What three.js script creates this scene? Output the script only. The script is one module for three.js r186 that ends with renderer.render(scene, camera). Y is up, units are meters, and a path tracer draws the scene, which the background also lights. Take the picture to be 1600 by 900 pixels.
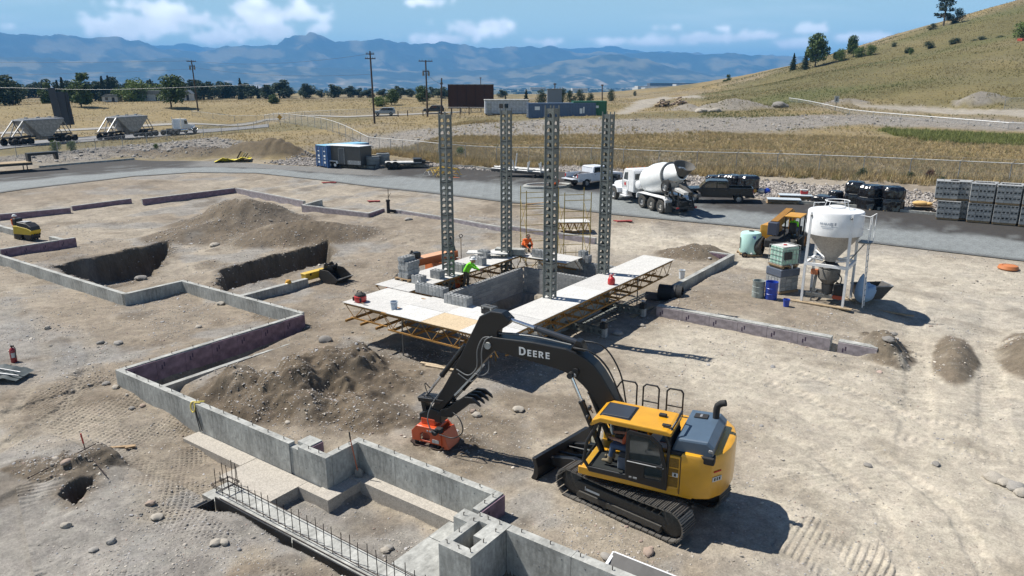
import * as THREE from 'three';
import { mergeGeometries, toCreasedNormals } from 'three/addons/utils/BufferGeometryUtils.js';
import { RoundedBoxGeometry } from 'three/addons/geometries/RoundedBoxGeometry.js';
import { MarchingCubes } from 'three/addons/objects/MarchingCubes.js';

// ---------------------------------------------------------------- camera, sky, sun, exposure
const scene = new THREE.Scene();
const EYE = 10.8, FOCAL = 1148, PITCH = 15.6 * Math.PI / 180;
const camera = new THREE.PerspectiveCamera(2 * Math.atan(450 / FOCAL) * 180 / Math.PI, 16 / 9, 0.3, 40000);
camera.position.set(0, EYE, 0);
camera.rotation.x = -PITCH;
scene.add(camera);
const renderer = new THREE.WebGLRenderer({ antialias: true });
renderer.setSize(1024, 576);
renderer.toneMapping = THREE.LinearToneMapping;
renderer.toneMappingExposure = 1.6;
renderer.shadowMap.enabled = true;

// seeded randomness and noise
let seedState = 7;
function srand(s) { seedState = s >>> 0; }
function rnd() { seedState = (seedState + 0x6D2B79F5) >>> 0; let t = seedState; t = Math.imul(t ^ (t >>> 15), t | 1); t ^= t + Math.imul(t ^ (t >>> 7), t | 61); return ((t ^ (t >>> 14)) >>> 0) / 4294967296; }
const rr = (a, b) => a + (b - a) * rnd();
const clamp = (v, a = 0, b = 1) => v < a ? a : v > b ? b : v;
const lerp = (a, b, t) => a + (b - a) * t;
const ss = (a, b, v) => { const t = clamp((v - a) / (b - a)); return t * t * (3 - 2 * t); };
function hash2(i, j) { let h = Math.imul(i, 374761393) + Math.imul(j, 668265263); h = Math.imul(h ^ (h >>> 13), 1274126177); return ((h ^ (h >>> 16)) >>> 0) / 4294967296; }
function noise(x, y) {
  const i = Math.floor(x), j = Math.floor(y), fx = x - i, fy = y - j;
  const u = fx * fx * (3 - 2 * fx), v = fy * fy * (3 - 2 * fy);
  const a = hash2(i, j), b = hash2(i + 1, j), c = hash2(i, j + 1), d = hash2(i + 1, j + 1);
  return a + (b - a) * u + (c - a) * v + (a - b - c + d) * u * v;
}
function fbm(x, y, o = 4) { let s = 0, a = 0.5, n = 0; for (let k = 0; k < o; k++) { s += a * noise(x, y); n += a; a *= 0.5; const t = x * 1.6 - y * 1.2 + 17.3; y = x * 1.2 + y * 1.6 + 5.1; x = t; } return s / n; }

// the photograph's pixel (1600 x 900) as a direction from the camera
function pixelRay(px, py) {
  const x = (px - 800) / FOCAL, y = (450 - py) / FOCAL, c = Math.cos(PITCH), s = Math.sin(PITCH);
  return new THREE.Vector3(x, y * c - s, -y * s - c);
}
// sky: clear blue air, fair-weather cumulus towards the horizon and thin high cloud
{
  const W = 2048, Hh = 1024, data = new Float32Array(W * Hh * 4);
  const puffs = [[215, 40, 62, 22], [262, 22, 60, 18], [298, 28, 40, 10], [240, 12, 50, 10], [18, 42, 26, 8], [415, 30, 60, 26], [465, 22, 55, 20], [440, 48, 60, 20], [500, 45, 22, 10], [350, 60, 34, 10],
    [660, 3, 40, 9], [735, 48, 60, 18], [765, 40, 34, 14], [700, 62, 60, 10], [850, 66, 40, 7], [1050, 43, 18, 6], [960, 66, 34, 7], [1030, 66, 60, 9], [1100, 60, 60, 9], [1180, 55, 40, 9], [1130, 45, 14, 6], [1270, 45, 30, 8], [1240, 70, 36, 9], [1360, 60, 40, 7]].map(([x, y, a, b]) => {
    const d = pixelRay(x, y).normalize(); return [Math.atan2(d.x, -d.z), Math.asin(d.y), a / FOCAL, b / FOCAL];
  });
  for (let j = 0; j < Hh; j++) for (let i = 0; i < W; i++) {
    const az = ((i + 0.5) / W - 0.5) * 2 * Math.PI, el = ((j + 0.5) / Hh - 0.5) * Math.PI;
    const dx = Math.cos(el) * Math.cos(az), dz = Math.cos(el) * Math.sin(az), dy = Math.sin(el);
    const a = Math.atan2(dx, -dz), e = Math.max(0, el), k = Math.exp(-e * 5.8), k2 = Math.exp(-e * 22);
    let r = lerp(0.01, 0.86, k) + 0.12 * k2, g = lerp(0.045, 1.22, k) + 0.08 * k2, b = lerp(0.17, 1.22, k) + 0.02 * k2;
    // thin high cloud, drawn out by the wind
    const s = 1 / (dy + 0.12), cx = dx * s, cz = dz * s;
    let veil = ss(0.5, 0.85, fbm(cx * 0.9 + 3 + 0.25 * cz, cz * 2.6 + 9, 6)) * 0.5 * ss(0.0, 0.08, el);
    veil += 0.42 * ss(0.1, 0.5, a) * ss(1.8, 1.0, a) * ss(0.45, 0.7, fbm(a * 6 + el * 9, el * 34 + 3, 5)) * ss(0.01, 0.06, el) * ss(0.3, 0.1, el);
    // cumulus
    const wob = fbm(a * 34 + 4, el * 60 + 8, 6) - 0.5, wob2 = fbm(a * 110, el * 150, 4) - 0.5;
    let c = 0;
    if (el > -0.01 && el < 0.35) for (const p of puffs) {
      const u = (a - p[0]) / p[2], v = (el - p[1]) / (el < p[1] ? p[3] * 0.75 : p[3]);
      const d = Math.sqrt(u * u + v * v);
      if (d < 2.2) c = Math.max(c, ss(0.6, -0.05, d - 0.55 + wob * -1.9 + wob2 * -1.0) * 0.9);
    }
    const out = Math.abs(a) > 0.72 ? ss(0.56, 0.7, fbm(a * 7 + 31, el * 20 + 2, 6)) * ss(0.01, 0.05, el) * ss(0.42, 0.2, el) : 0;
    c = clamp(Math.max(c, out) * (0.75 + 0.5 * fbm(a * 60, el * 90 + 5, 4)));
    veil = clamp(veil);
    r = lerp(r, 1.1, veil * 0.6); g = lerp(g, 1.2, veil * 0.6); b = lerp(b, 1.25, veil * 0.6);
    const br = 1.55 + 0.7 * (fbm(a * 50 + 7, el * 95 + 1, 4) - 0.5);
    r = lerp(r, br, c * 0.9); g = lerp(g, br * 1.02, c * 0.9); b = lerp(b, br * 1.05, c * 0.9);
    if (el < 0) { const t = ss(0, -0.12, el); r = lerp(r, 0.2, t); g = lerp(g, 0.19, t); b = lerp(b, 0.17, t); }
    const q = (j * W + i) * 4, f = 0.74; data[q] = r * f; data[q + 1] = g * f; data[q + 2] = b * f; data[q + 3] = 1;
  }
  const t = new THREE.DataTexture(data, W, Hh, THREE.RGBAFormat, THREE.FloatType);
  t.mapping = THREE.EquirectangularReflectionMapping; t.magFilter = THREE.LinearFilter; t.needsUpdate = true;
  scene.background = t; scene.environment = t;
}
// the sun stands to the left and a little ahead, 55 degrees up
const sun = new THREE.DirectionalLight(new THREE.Color(1.0, 0.955, 0.88), 5);
sun.position.set(-302, 471, -122); sun.target.position.set(0, 0, -40);
sun.position.add(sun.target.position);
sun.castShadow = true; sun.shadow.mapSize.set(4096, 4096);
Object.assign(sun.shadow.camera, { left: -140, right: 140, top: 140, bottom: -140, near: 10, far: 1200 });
scene.add(sun, sun.target);
// summer haze that turns the far mountains blue
scene.fog = new THREE.FogExp2(new THREE.Color(0.15, 0.48, 1.0), 0.000135);
// ---------------------------------------------------------------- helpers
const V3 = (x, y, z) => new THREE.Vector3(x, y, z);
const lin = (r, g, b) => new THREE.Color().setRGB(r, g, b);
const usedNames = new Map();
function numbered(n) { const k = usedNames.get(n) || 0; usedNames.set(n, k + 1); return k ? `${n}_${String(k).padStart(3, '0')}` : n; }
function shadows(o) { o.traverse(m => { if (m.isMesh) { m.castShadow = true; m.receiveShadow = true; } }); return o; }
function tag(o, label, category, group) { o.userData.label = label; o.userData.category = category; if (group) o.userData.group = group; if (!o.userData.kind) o.userData.kind = 'thing'; return o; }
function thing(name, label, category, pos = [0, 0, 0], turn = 0, group) {
  const o = new THREE.Group(); o.name = numbered(name); o.position.set(...(pos.isVector3 ? pos.toArray() : pos)); o.rotation.y = turn; scene.add(o);
  return tag(o, label, category, group);
}
function copyOf(root, pos, turn, label, group) {
  const c = root.clone(); c.name = numbered(root.name.replace(/_\d{3}$/, '')); c.userData = { ...root.userData }; scene.add(c);
  if (pos) c.position.set(...(pos.isVector3 ? pos.toArray() : pos)); if (turn !== undefined) c.rotation.y = turn;
  if (label) c.userData.label = label; if (group) c.userData.group = group;
  return c;
}
// texture coordinates in metres, from the side a face points to
function metreUV(g) {
  const p = g.attributes.position, n = g.attributes.normal, uv = new Float32Array(p.count * 2);
  for (let i = 0; i < p.count; i++) {
    const ax = Math.abs(n.getX(i)), ay = Math.abs(n.getY(i)), az = Math.abs(n.getZ(i)), x = p.getX(i), y = p.getY(i), z = p.getZ(i);
    if (ay >= ax && ay >= az) { uv[2 * i] = x; uv[2 * i + 1] = z; } else if (ax >= az) { uv[2 * i] = z; uv[2 * i + 1] = y; } else { uv[2 * i] = x; uv[2 * i + 1] = y; }
  }
  g.setAttribute('uv', new THREE.BufferAttribute(uv, 2)); return g;
}
function clean(g) {
  let q = g.index ? g.toNonIndexed() : g;
  for (const k of Object.keys(q.attributes)) if (k !== 'position' && k !== 'normal') q.deleteAttribute(k);
  if (!q.attributes.normal) q.computeVertexNormals();
  return metreUV(q);
}
function join(list) { list = list.flat(Infinity).map(clean); return list.length === 1 ? list[0] : mergeGeometries(list); }
function mesh(name, geos, material, parent) {
  const m = new THREE.Mesh(Array.isArray(geos) ? join(geos) : (geos.attributes.uv && geos.userData.keepUV ? geos : clean(geos)), material); m.name = name;
  if (parent) parent.add(m); else { m.name = numbered(name); scene.add(m); }
  return m;
}
function solo(name, geos, material, label, category, group, pos) { const m = mesh(name, geos, material); if (pos) m.position.set(...(pos.isVector3 ? pos.toArray() : pos)); return tag(m, label, category, group); }
function stuff(m) { m.userData.kind = 'stuff'; return m; }
function structure(m) { m.userData.kind = 'structure'; return m; }
// shapes, all returned as geometries in place
function box(cx, cy, cz, sx, sy, sz, ry = 0, rx = 0, rz = 0) { const g = new THREE.BoxGeometry(sx, sy, sz); if (rx || ry || rz) g.applyMatrix4(new THREE.Matrix4().makeRotationFromEuler(new THREE.Euler(rx, ry, rz, 'YXZ'))); return g.translate(cx, cy, cz); }
function rbox(cx, cy, cz, sx, sy, sz, r = 0.03, ry = 0, rx = 0, rz = 0) { const g = new RoundedBoxGeometry(sx, sy, sz, 2, Math.min(r, sx * 0.49, sy * 0.49, sz * 0.49)); if (rx || ry || rz) g.applyMatrix4(new THREE.Matrix4().makeRotationFromEuler(new THREE.Euler(rx, ry, rz, 'YXZ'))); return g.translate(cx, cy, cz); }
const UPV = V3(0, 1, 0);
function rod(p, q, r, r2 = r, seg = 6, open = false) {
  p = p.isVector3 ? p : V3(...p); q = q.isVector3 ? q : V3(...q);
  const d = q.clone().sub(p), g = new THREE.CylinderGeometry(r2, r, d.length(), seg, 1, open);
  return g.applyQuaternion(new THREE.Quaternion().setFromUnitVectors(UPV, d.clone().normalize())).translate((p.x + q.x) / 2, (p.y + q.y) / 2, (p.z + q.z) / 2);
}
// a bar of rectangular section from p to q, its height direction kept near up
function bar(p, q, w, h) {
  p = p.isVector3 ? p : V3(...p); q = q.isVector3 ? q : V3(...q);
  const d = q.clone().sub(p), L = d.length(); d.normalize();
  const side = Math.abs(d.y) > 0.99 ? V3(1, 0, 0) : d.clone().cross(UPV).normalize(), up = side.clone().cross(d).normalize();
  return new THREE.BoxGeometry(w, h, L).applyMatrix4(new THREE.Matrix4().makeBasis(side, up, d.clone().negate())).translate((p.x + q.x) / 2, (p.y + q.y) / 2, (p.z + q.z) / 2);
}
function tube(pts, r, seg = 24, rad = 6, closed = false) { return new THREE.TubeGeometry(new THREE.CatmullRomCurve3(pts.map(p => p.isVector3 ? p : V3(...p)), closed, 'centripetal'), seg, r, rad, closed); }
function bent(pts, r, rad = 6) { const out = []; for (let i = 0; i + 1 < pts.length; i++) out.push(rod(pts[i], pts[i + 1], r, r, rad)); for (let i = 1; i + 1 < pts.length; i++) out.push(new THREE.IcosahedronGeometry(r * 1.02, 1).translate(...(pts[i].isVector3 ? pts[i].toArray() : pts[i]))); return out; }
function ball(x, y, z, r, sy = 1, d = 2, sx = 1, sz = 1) { return new THREE.SphereGeometry(r, 8 + 4 * d, 6 + 2 * d).scale(sx, sy, sz).translate(x, y, z); }
function lathe(pts, seg = 24, x = 0, y = 0, z = 0) { return toCreasedNormals(new THREE.LatheGeometry(pts.map(p => new THREE.Vector2(p[0], p[1])), seg), 0.6).translate(x, y, z); }
// a side view (list of [x, y]) given width across z, centred
function slab(pts, w, bevel = 0, holes) {
  const s = new THREE.Shape(pts.map(p => new THREE.Vector2(p[0], p[1])));
  if (holes) for (const h of holes) s.holes.push(new THREE.Path(h.map(p => new THREE.Vector2(p[0], p[1]))));
  const g = new THREE.ExtrudeGeometry(s, { depth: w - 2 * bevel, bevelEnabled: bevel > 0, bevelThickness: bevel, bevelSize: bevel, bevelOffset: -bevel, bevelSegments: 2, curveSegments: 6 });
  return g.translate(0, 0, -(w - 2 * bevel) / 2);
}
function wheel(x, y, z, r, w, seg = 20) { // axle along z; a rounded tyre
  const h = w / 2, g = new THREE.LatheGeometry([[r * 0.55, -h], [r * 0.9, -h], [r * 0.985, -h * 0.72], [r, -h * 0.4], [r, h * 0.4], [r * 0.985, h * 0.72], [r * 0.9, h], [r * 0.55, h]].map(p => new THREE.Vector2(...p)), seg);
  return toCreasedNormals(g, 0.7).rotateX(Math.PI / 2).translate(x, y, z);
}
function rimOf(x, y, z, r, w, side = 1) { // dished wheel disc with hub, facing +z when side = 1
  const g = new THREE.LatheGeometry([[r * 0.6, w * 0.46], [r * 0.56, w * 0.46], [r * 0.5, w * 0.2], [r * 0.25, w * 0.22], [r * 0.22, w * 0.42], [0.001, w * 0.44]].map(p => new THREE.Vector2(...p)), 16);
  return toCreasedNormals(g, 0.6).rotateX(side > 0 ? Math.PI / 2 : -Math.PI / 2).translate(x, y, z);
}

// ---------------------------------------------------------------- textures and materials
function tex(size, fn, { srgb = true, repeat = 1, h = size } = {}) {
  const d = new Uint8Array(size * h * 4);
  for (let j = 0; j < h; j++) for (let i = 0; i < size; i++) { const c = fn(i / size, j / h, i, j), q = (j * size + i) * 4; d[q] = clamp(c[0]) * 255; d[q + 1] = clamp(c[1]) * 255; d[q + 2] = clamp(c[2]) * 255; d[q + 3] = 255; }
  const t = new THREE.DataTexture(d, size, h); t.wrapS = t.wrapT = THREE.RepeatWrapping; t.magFilter = THREE.LinearFilter; t.minFilter = THREE.LinearMipmapLinearFilter; t.generateMipmaps = true;
  if (srgb) t.colorSpace = THREE.SRGBColorSpace; t.repeat.set(repeat, repeat); t.needsUpdate = true; return t;
}
// noise that repeats after n cells
function pnoise(u, v, n, s = 0) {
  const x = u * n, y = v * n, i = Math.floor(x), j = Math.floor(y), fx = x - i, fy = y - j, a = fx * fx * (3 - 2 * fx), b = fy * fy * (3 - 2 * fy);
  const m = q => ((q % n) + n) % n, h = (p, q) => hash2(m(p) + s * 131, m(q) + s * 57);
  return lerp(lerp(h(i, j), h(i + 1, j), a), lerp(h(i, j + 1), h(i + 1, j + 1), a), b);
}
function pfbm(u, v, n, o = 4, s = 0) { let t = 0, a = 0.5, w = 0; for (let k = 0; k < o; k++) { t += a * pnoise(u, v, n, s + k); w += a; a *= 0.55; n *= 2; } return t / w; }
const texCache = new Map();
function grainTex(key, size, amp, cells, oct, metres) { // neutral grain, multiplies a colour
  const id = `${key}${metres}`; if (texCache.has(id)) return texCache.get(id);
  let t = texCache.get(key);
  if (!t) { t = tex(size, (u, v) => { const n = 1 - amp + amp * 2 * (pfbm(u, v, cells, oct) - 0.5) * 1.2 + amp * 0.6 * (pfbm(u, v, 3, 3, 9) - 0.5); return [n, n, n]; }); texCache.set(key, t); }
  const c = t.clone(); c.repeat.set(1 / metres, 1 / metres); c.needsUpdate = true; texCache.set(id, c); return c;
}
function mat(r, g, b, rough = 0.8, metal = 0, extra = {}) { return new THREE.MeshStandardMaterial({ color: lin(r, g, b), roughness: rough, metalness: metal, side: THREE.DoubleSide, ...extra }); }
const dirtyTex = () => grainTex('dirty', 512, 0.16, 8, 6, 1.3);
const softTex = () => grainTex('soft', 512, 0.05, 6, 6, 1.7);
const fineTex = () => grainTex('fine', 512, 0.13, 40, 4, 1.1);
function paint(r, g, b, rough = 0.42, extra = {}) { return new THREE.MeshPhysicalMaterial({ color: lin(r, g, b), roughness: rough, clearcoat: 0.25, clearcoatRoughness: 0.35, map: softTex(), side: THREE.DoubleSide, ...extra }); }
const concreteMap = tex(1024, (u, v, i, j) => {
  const n = pfbm(u, v, 4, 6, 1), m = pfbm(u, v, 40, 4, 5), st = pfbm(u, v * 0.25, 32, 3, 12);
  let c = 0.80 + 0.36 * (n - 0.5) + 0.18 * (m - 0.5) + 0.2 * (st - 0.5);
  if (hash2(i >> 1, (j >> 1) + 900) > 0.9985) c *= 0.72;
  return [c, c * 1.0, c * 0.985];
}, {});
concreteMap.repeat.set(0.4, 0.4);
const concreteBump = tex(512, (u, v) => { const c = 0.5 + 0.4 * (pfbm(u, v, 12, 5, 3) - 0.5); return [c, c, c]; }, { srgb: false }); concreteBump.repeat.set(0.8, 0.8);
const M = {
  concrete: mat(0.52, 0.525, 0.51, 0.88, 0, { map: concreteMap, bumpMap: concreteBump, bumpScale: 0.006 }),
  footing: mat(0.50, 0.46, 0.40, 0.95, 0, { map: fineTex() }),
  foam: mat(0.30, 0.20, 0.25, 0.8, 0, { map: dirtyTex() }),
  foamLit: mat(0.43, 0.38, 0.405, 0.8, 0, { map: dirtyTex() }),  // same foam for sun-facing walls, their sunlight put into a paler colour
  ink: mat(0.06, 0.04, 0.07, 0.8),
  rebar: mat(0.06, 0.045, 0.04, 0.75, 0.5),
  blockA: mat(0.40, 0.41, 0.41, 0.95, 0, { map: fineTex() }), blockB: mat(0.46, 0.465, 0.46, 0.95, 0, { map: fineTex() }), blockC: mat(0.34, 0.355, 0.36, 0.95, 0, { map: fineTex() }),
  steel: mat(0.30, 0.31, 0.31, 0.5, 0.65, { map: dirtyTex() }), galv: mat(0.50, 0.51, 0.52, 0.5, 0.5, { map: dirtyTex() }), darkSteel: mat(0.05, 0.05, 0.052, 0.55, 0.3, { map: dirtyTex() }),
  rustTruss: mat(0.43, 0.225, 0.055, 0.75, 0.15, { map: fineTex() }),
  black: mat(0.012, 0.013, 0.015, 0.45), matteBlack: mat(0.016, 0.016, 0.017, 0.8), rubber: mat(0.022, 0.022, 0.023, 0.9, 0, { map: fineTex() }), dustyRubber: mat(0.075, 0.07, 0.062, 0.95, 0, { map: fineTex() }),
  chrome: mat(0.75, 0.76, 0.78, 0.18, 1), white: paint(0.78, 0.79, 0.80, 0.4), whiteDull: mat(0.70, 0.70, 0.68, 0.75, 0, { map: dirtyTex() }),
  yellow: paint(0.66, 0.33, 0.018, 0.38), tan: mat(0.42, 0.32, 0.2, 0.9, 0, { map: fineTex() }), wood: mat(0.42, 0.29, 0.165, 0.85, 0, { map: fineTex() }), paleWood: mat(0.60, 0.48, 0.33, 0.85, 0, { map: fineTex() }),
  orange: paint(0.55, 0.125, 0.025, 0.4), red: paint(0.5, 0.018, 0.018, 0.4), blue: paint(0.015, 0.06, 0.42, 0.4),
  glassDark: new THREE.MeshPhysicalMaterial({ color: lin(0.02, 0.03, 0.033), roughness: 0.06, metalness: 0, clearcoat: 1, clearcoatRoughness: 0.03, side: THREE.DoubleSide }),
  pane: new THREE.MeshPhysicalMaterial({ color: lin(0.82, 0.9, 0.88), roughness: 0.02, transmission: 1, thickness: 0, side: THREE.DoubleSide }),
  skin: mat(0.42, 0.23, 0.15, 0.6), denim: mat(0.06, 0.09, 0.15, 0.95), darkPants: mat(0.075, 0.06, 0.045, 0.95), hiGreen: mat(0.22, 0.75, 0.02, 0.85), hiOrange: mat(0.75, 0.12, 0.01, 0.85), boot: mat(0.12, 0.07, 0.035, 0.9), hat: mat(0.75, 0.75, 0.74, 0.4), hair: mat(0.03, 0.02, 0.015, 0.9),
};
const blockMats = [M.blockA, M.blockB, M.blockC];
// ---------------------------------------------------------------- the lie of the land
const SITE_A = [0.58, -0.8146], SITE_B = [0.8146, 0.58];           // the building's two directions on the ground (x, z)
const TURN_B = Math.atan2(-SITE_B[1], SITE_B[0]);                   // rotation.y that turns +x onto B
function onPlane(px, py, y) { const d = pixelRay(px, py), t = (y - EYE) / d.y; return V3(d.x * t, y, d.z * t); }
function atDepth(px, py, depth) { const d = pixelRay(px, py), t = -depth / d.z; return V3(d.x * t, EYE + d.y * t, -depth); }
const known = [];
for (const [x, z] of [[-14, -14], [0, -12], [16, -14], [-24, -26], [0, -26], [24, -26], [-34, -44], [-14, -42], [6, -42], [26, -38], [-14, 0], [14, 0], [-30, 12], [30, 12], [-45, -30], [44, -24], [-52, -60], [-26, -64], [-60, -10], [60, -5]]) known.push([x, 0, z]);
for (const p of [[0, 302, 0.8], [210, 276, 0.8], [400, 271, 0.8], [640, 299, 0.75], [850, 322, 0.7], [1157, 355, 0.6], [1365, 381, 0.5], [1600, 409, 0.4], [1850, 440, 0.3],
  [-60, 272, 1.0], [61, 264, 1.0], [210, 250, 1.1], [400, 256, 1.1], [560, 264, 1.1], [700, 263, 1.1], [850, 270, 1.0], [1000, 288, 1.0], [1215, 318, 0.9], [1440, 336, 0.85], [1600, 352, 0.8], [1850, 376, 0.8],
  [1850, 310, 1.9], [1600, 289, 2.0], [1400, 279, 2.0], [1200, 269, 2.0], [1000, 262, 2.0], [860, 257, 2.0], [700, 250, 1.9]]) { const q = onPlane(...p); known.push([q.x, q.y, q.z]); }
for (const p of [[577, 236, 108], [415, 201, 170], [150, 240, 98], [20, 247, 92], [300, 226, 108], [430, 225, 106], [65, 226, 108], [200, 217, 122], [280, 211, 138], [-80, 232, 100], [0, 208, 135], [300, 192, 165], [420, 186, 170], [640, 178, 168], [100, 166, 190], [300, 166, 200], [500, 160, 220], [640, 157, 230], [300, 156, 300], [600, 152, 350], [-100, 168, 190], [-60, 155, 300],
  [1000, 215, 104], [900, 195, 119], [700, 200, 124], [890, 184, 132], [760, 180, 160], [1000, 176, 148], [1000, 156, 215], [1090, 150, 250], [1150, 166, 165], [1300, 166, 145], [1600, 181, 118], [1450, 174, 135], [1500, 216, 98], [1300, 200, 112], [1750, 190, 112],
  [1140, 130, 330], [1230, 106, 265], [1330, 79, 258], [1430, 51, 262], [1500, 35, 268], [1600, 1, 280], [1400, 110, 190], [1600, 90, 172], [1500, 140, 148], [1280, 140, 175], [900, 154, 330], [1040, 145, 330], [1700, -20, 290], [1800, 60, 180]]) { const q = atDepth(...p); known.push([q.x, q.y, q.z]); }
known.push([60, 8, -420], [130, 16, -420], [230, 30, -430], [330, 50, -260], [280, 26, -100], [120, 6, -60], [-160, 2, -60], [-220, 4, -160]);
const landWeights = (() => { // smooth interpolation through the known heights
  const n = known.length, A = [], K = (i, j) => Math.sqrt((known[i][0] - known[j][0]) ** 2 + (known[i][2] - known[j][2]) ** 2 + 36);
  for (let i = 0; i < n; i++) { A.push([]); for (let j = 0; j < n; j++) A[i].push(K(i, j) + (i === j ? -0.35 : 0)); A[i].push(known[i][1]); }
  for (let c = 0; c < n; c++) { let p = c; for (let r = c + 1; r < n; r++) if (Math.abs(A[r][c]) > Math.abs(A[p][c])) p = r; [A[c], A[p]] = [A[p], A[c]]; for (let r = c + 1; r < n; r++) { const f = A[r][c] / A[c][c]; if (f) for (let k = c; k <= n; k++) A[r][k] -= f * A[c][k]; } }
  const w = new Array(n).fill(0); for (let r = n - 1; r >= 0; r--) { let s = A[r][n]; for (let k = r + 1; k < n; k++) s -= A[r][k] * w[k]; w[r] = s / A[r][r]; } return w;
})();
function land(x, z) {
  const r = Math.hypot(x, z); let y = 0;
  if (r < 900) for (let i = 0; i < known.length; i++) { const k = known[i], dx = x - k[0], dz = z - k[2]; y += landWeights[i] * Math.sqrt(dx * dx + dz * dz + 36); }
  const far = ss(360, 820, r + 0.25 * Math.min(0, x)); return lerp(clamp(y, -3, 60), -26 + 6 * (noise(x / 900, z / 900) - 0.5), far);
}
function at(px, py) { // where the line of sight through a pixel meets the land
  const d = pixelRay(px, py); let t0 = 5, t = 5;
  for (let i = 0; i < 900; i++) { t0 = t; t *= 1.012; if (EYE + d.y * t < land(d.x * t, d.z * t)) break; }
  for (let i = 0; i < 24; i++) { const m = (t0 + t) / 2; if (EYE + d.y * m < land(d.x * m, d.z * m)) t = m; else t0 = m; }
  return V3(d.x * t, land(d.x * t, d.z * t), d.z * t);
}
const zone = pts => { const q = pts.map(p => { const g = at(...p); return [g.x, g.z]; }); const b = [1e9, -1e9, 1e9, -1e9]; for (const p of q) { b[0] = Math.min(b[0], p[0]); b[1] = Math.max(b[1], p[0]); b[2] = Math.min(b[2], p[1]); b[3] = Math.max(b[3], p[1]); } q.b = b; return q; };
function inside(q, x, z) { const b = q.b; if (x < b[0] || x > b[1] || z < b[2] || z > b[3]) return false; let c = false; for (let i = 0, j = q.length - 1; i < q.length; j = i++) { const [xi, zi] = q[i], [xj, zj] = q[j]; if ((zi > z) !== (zj > z) && x < (xj - xi) * (z - zi) / (zj - zi) + xi) c = !c; } return c; }
function edgeDist(q, x, z) { // signed distance to a zone's edge, positive inside
  let m = 1e9; for (let i = 0, j = q.length - 1; i < q.length; j = i++) { const ax = q[j][0], az = q[j][1], bx = q[i][0] - ax, bz = q[i][1] - az, t = clamp(((x - ax) * bx + (z - az) * bz) / (bx * bx + bz * bz)); m = Math.min(m, Math.hypot(x - ax - bx * t, z - az - bz * t)); }
  return inside(q, x, z) ? m : -m;
}
function near(q, x, z, pad) { const b = q.b; return x > b[0] - pad && x < b[1] + pad && z > b[2] - pad && z < b[3] + pad; }
// heaps: where, half-lengths, turn, height
function resample(pts, n) { const L = [0]; for (let i = 1; i < pts.length; i++) L.push(L[i - 1] + pts[i].distanceTo(pts[i - 1])); const out = []; for (let k = 0; k <= n; k++) { const s = L[L.length - 1] * k / n; let i = 1; while (i < L.length - 1 && L[i] < s) i++; out.push(pts[i - 1].clone().lerp(pts[i], (s - L[i - 1]) / (L[i] - L[i - 1]))); } return out; }
const heap = (px, py, rx, rz, h, turn = 0, rough = 0.25) => { const p = at(px, py); return [p.x, p.z, rx, rz, h, turn, rough]; };
const heaps = [
  heap(375, 352, 6.2, 4.6, 2.1, 0.1), heap(470, 372, 6, 3.4, 1.25, -0.25), heap(300, 372, 4, 2.6, 0.6, 0.2),
  heap(540, 592, 2.6, 2.3, 1.05, 0.5, 0.6), heap(455, 628, 2.9, 2.0, 0.95, 0.4, 0.6), heap(375, 612, 2.2, 1.5, 0.65, 0.3, 0.5), heap(590, 650, 1.8, 1.2, 0.4, 0, 0.5),
  heap(1085, 398, 2.6, 1.7, 0.75, 0.2), heap(1382, 548, 1.25, 1.9, 0.8, 0.3, 0.4), heap(1490, 556, 0.85, 3.4, 0.5, 0.55, 0.35), heap(1608, 556, 1.2, 3.6, 0.65, 0.55, 0.4),
  heap(150, 722, 1.2, 0.8, 0.42, 0.3, 0.6), heap(80, 735, 1.4, 0.8, 0.22, 0.3, 0.5), heap(425, 240, 6.5, 3.2, 2.0, 0.1, 0.5), heap(300, 240, 12, 3, 0.9, 0.15, 0.5),
  heap(700, 690, 1.0, 0.8, 0.18, 0.4, 0.9),
  heap(1140, 172, 9, 5, 2.4, 0, 0.2), heap(1075, 172, 5, 4, 1.2, 0, 0.2), heap(1320, 162, 5, 3, 1.2, 0, 0.3), heap(1530, 158, 5, 3, 2.0, 0, 0.3),
];
const pits = [ // outline, depth, width of the side
  [zone([[82, 414], [150, 402], [262, 380], [268, 392], [238, 432], [180, 447], [120, 430]]), 1.7, 0.5],
  [zone([[345, 424], [420, 402], [512, 381], [522, 392], [516, 410], [350, 456], [340, 446]]), 1.5, 0.45],
  [zone([[92, 776], [108, 757], [150, 745], [140, 765], [118, 790]]), 0.75, 0.25],
];
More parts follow.
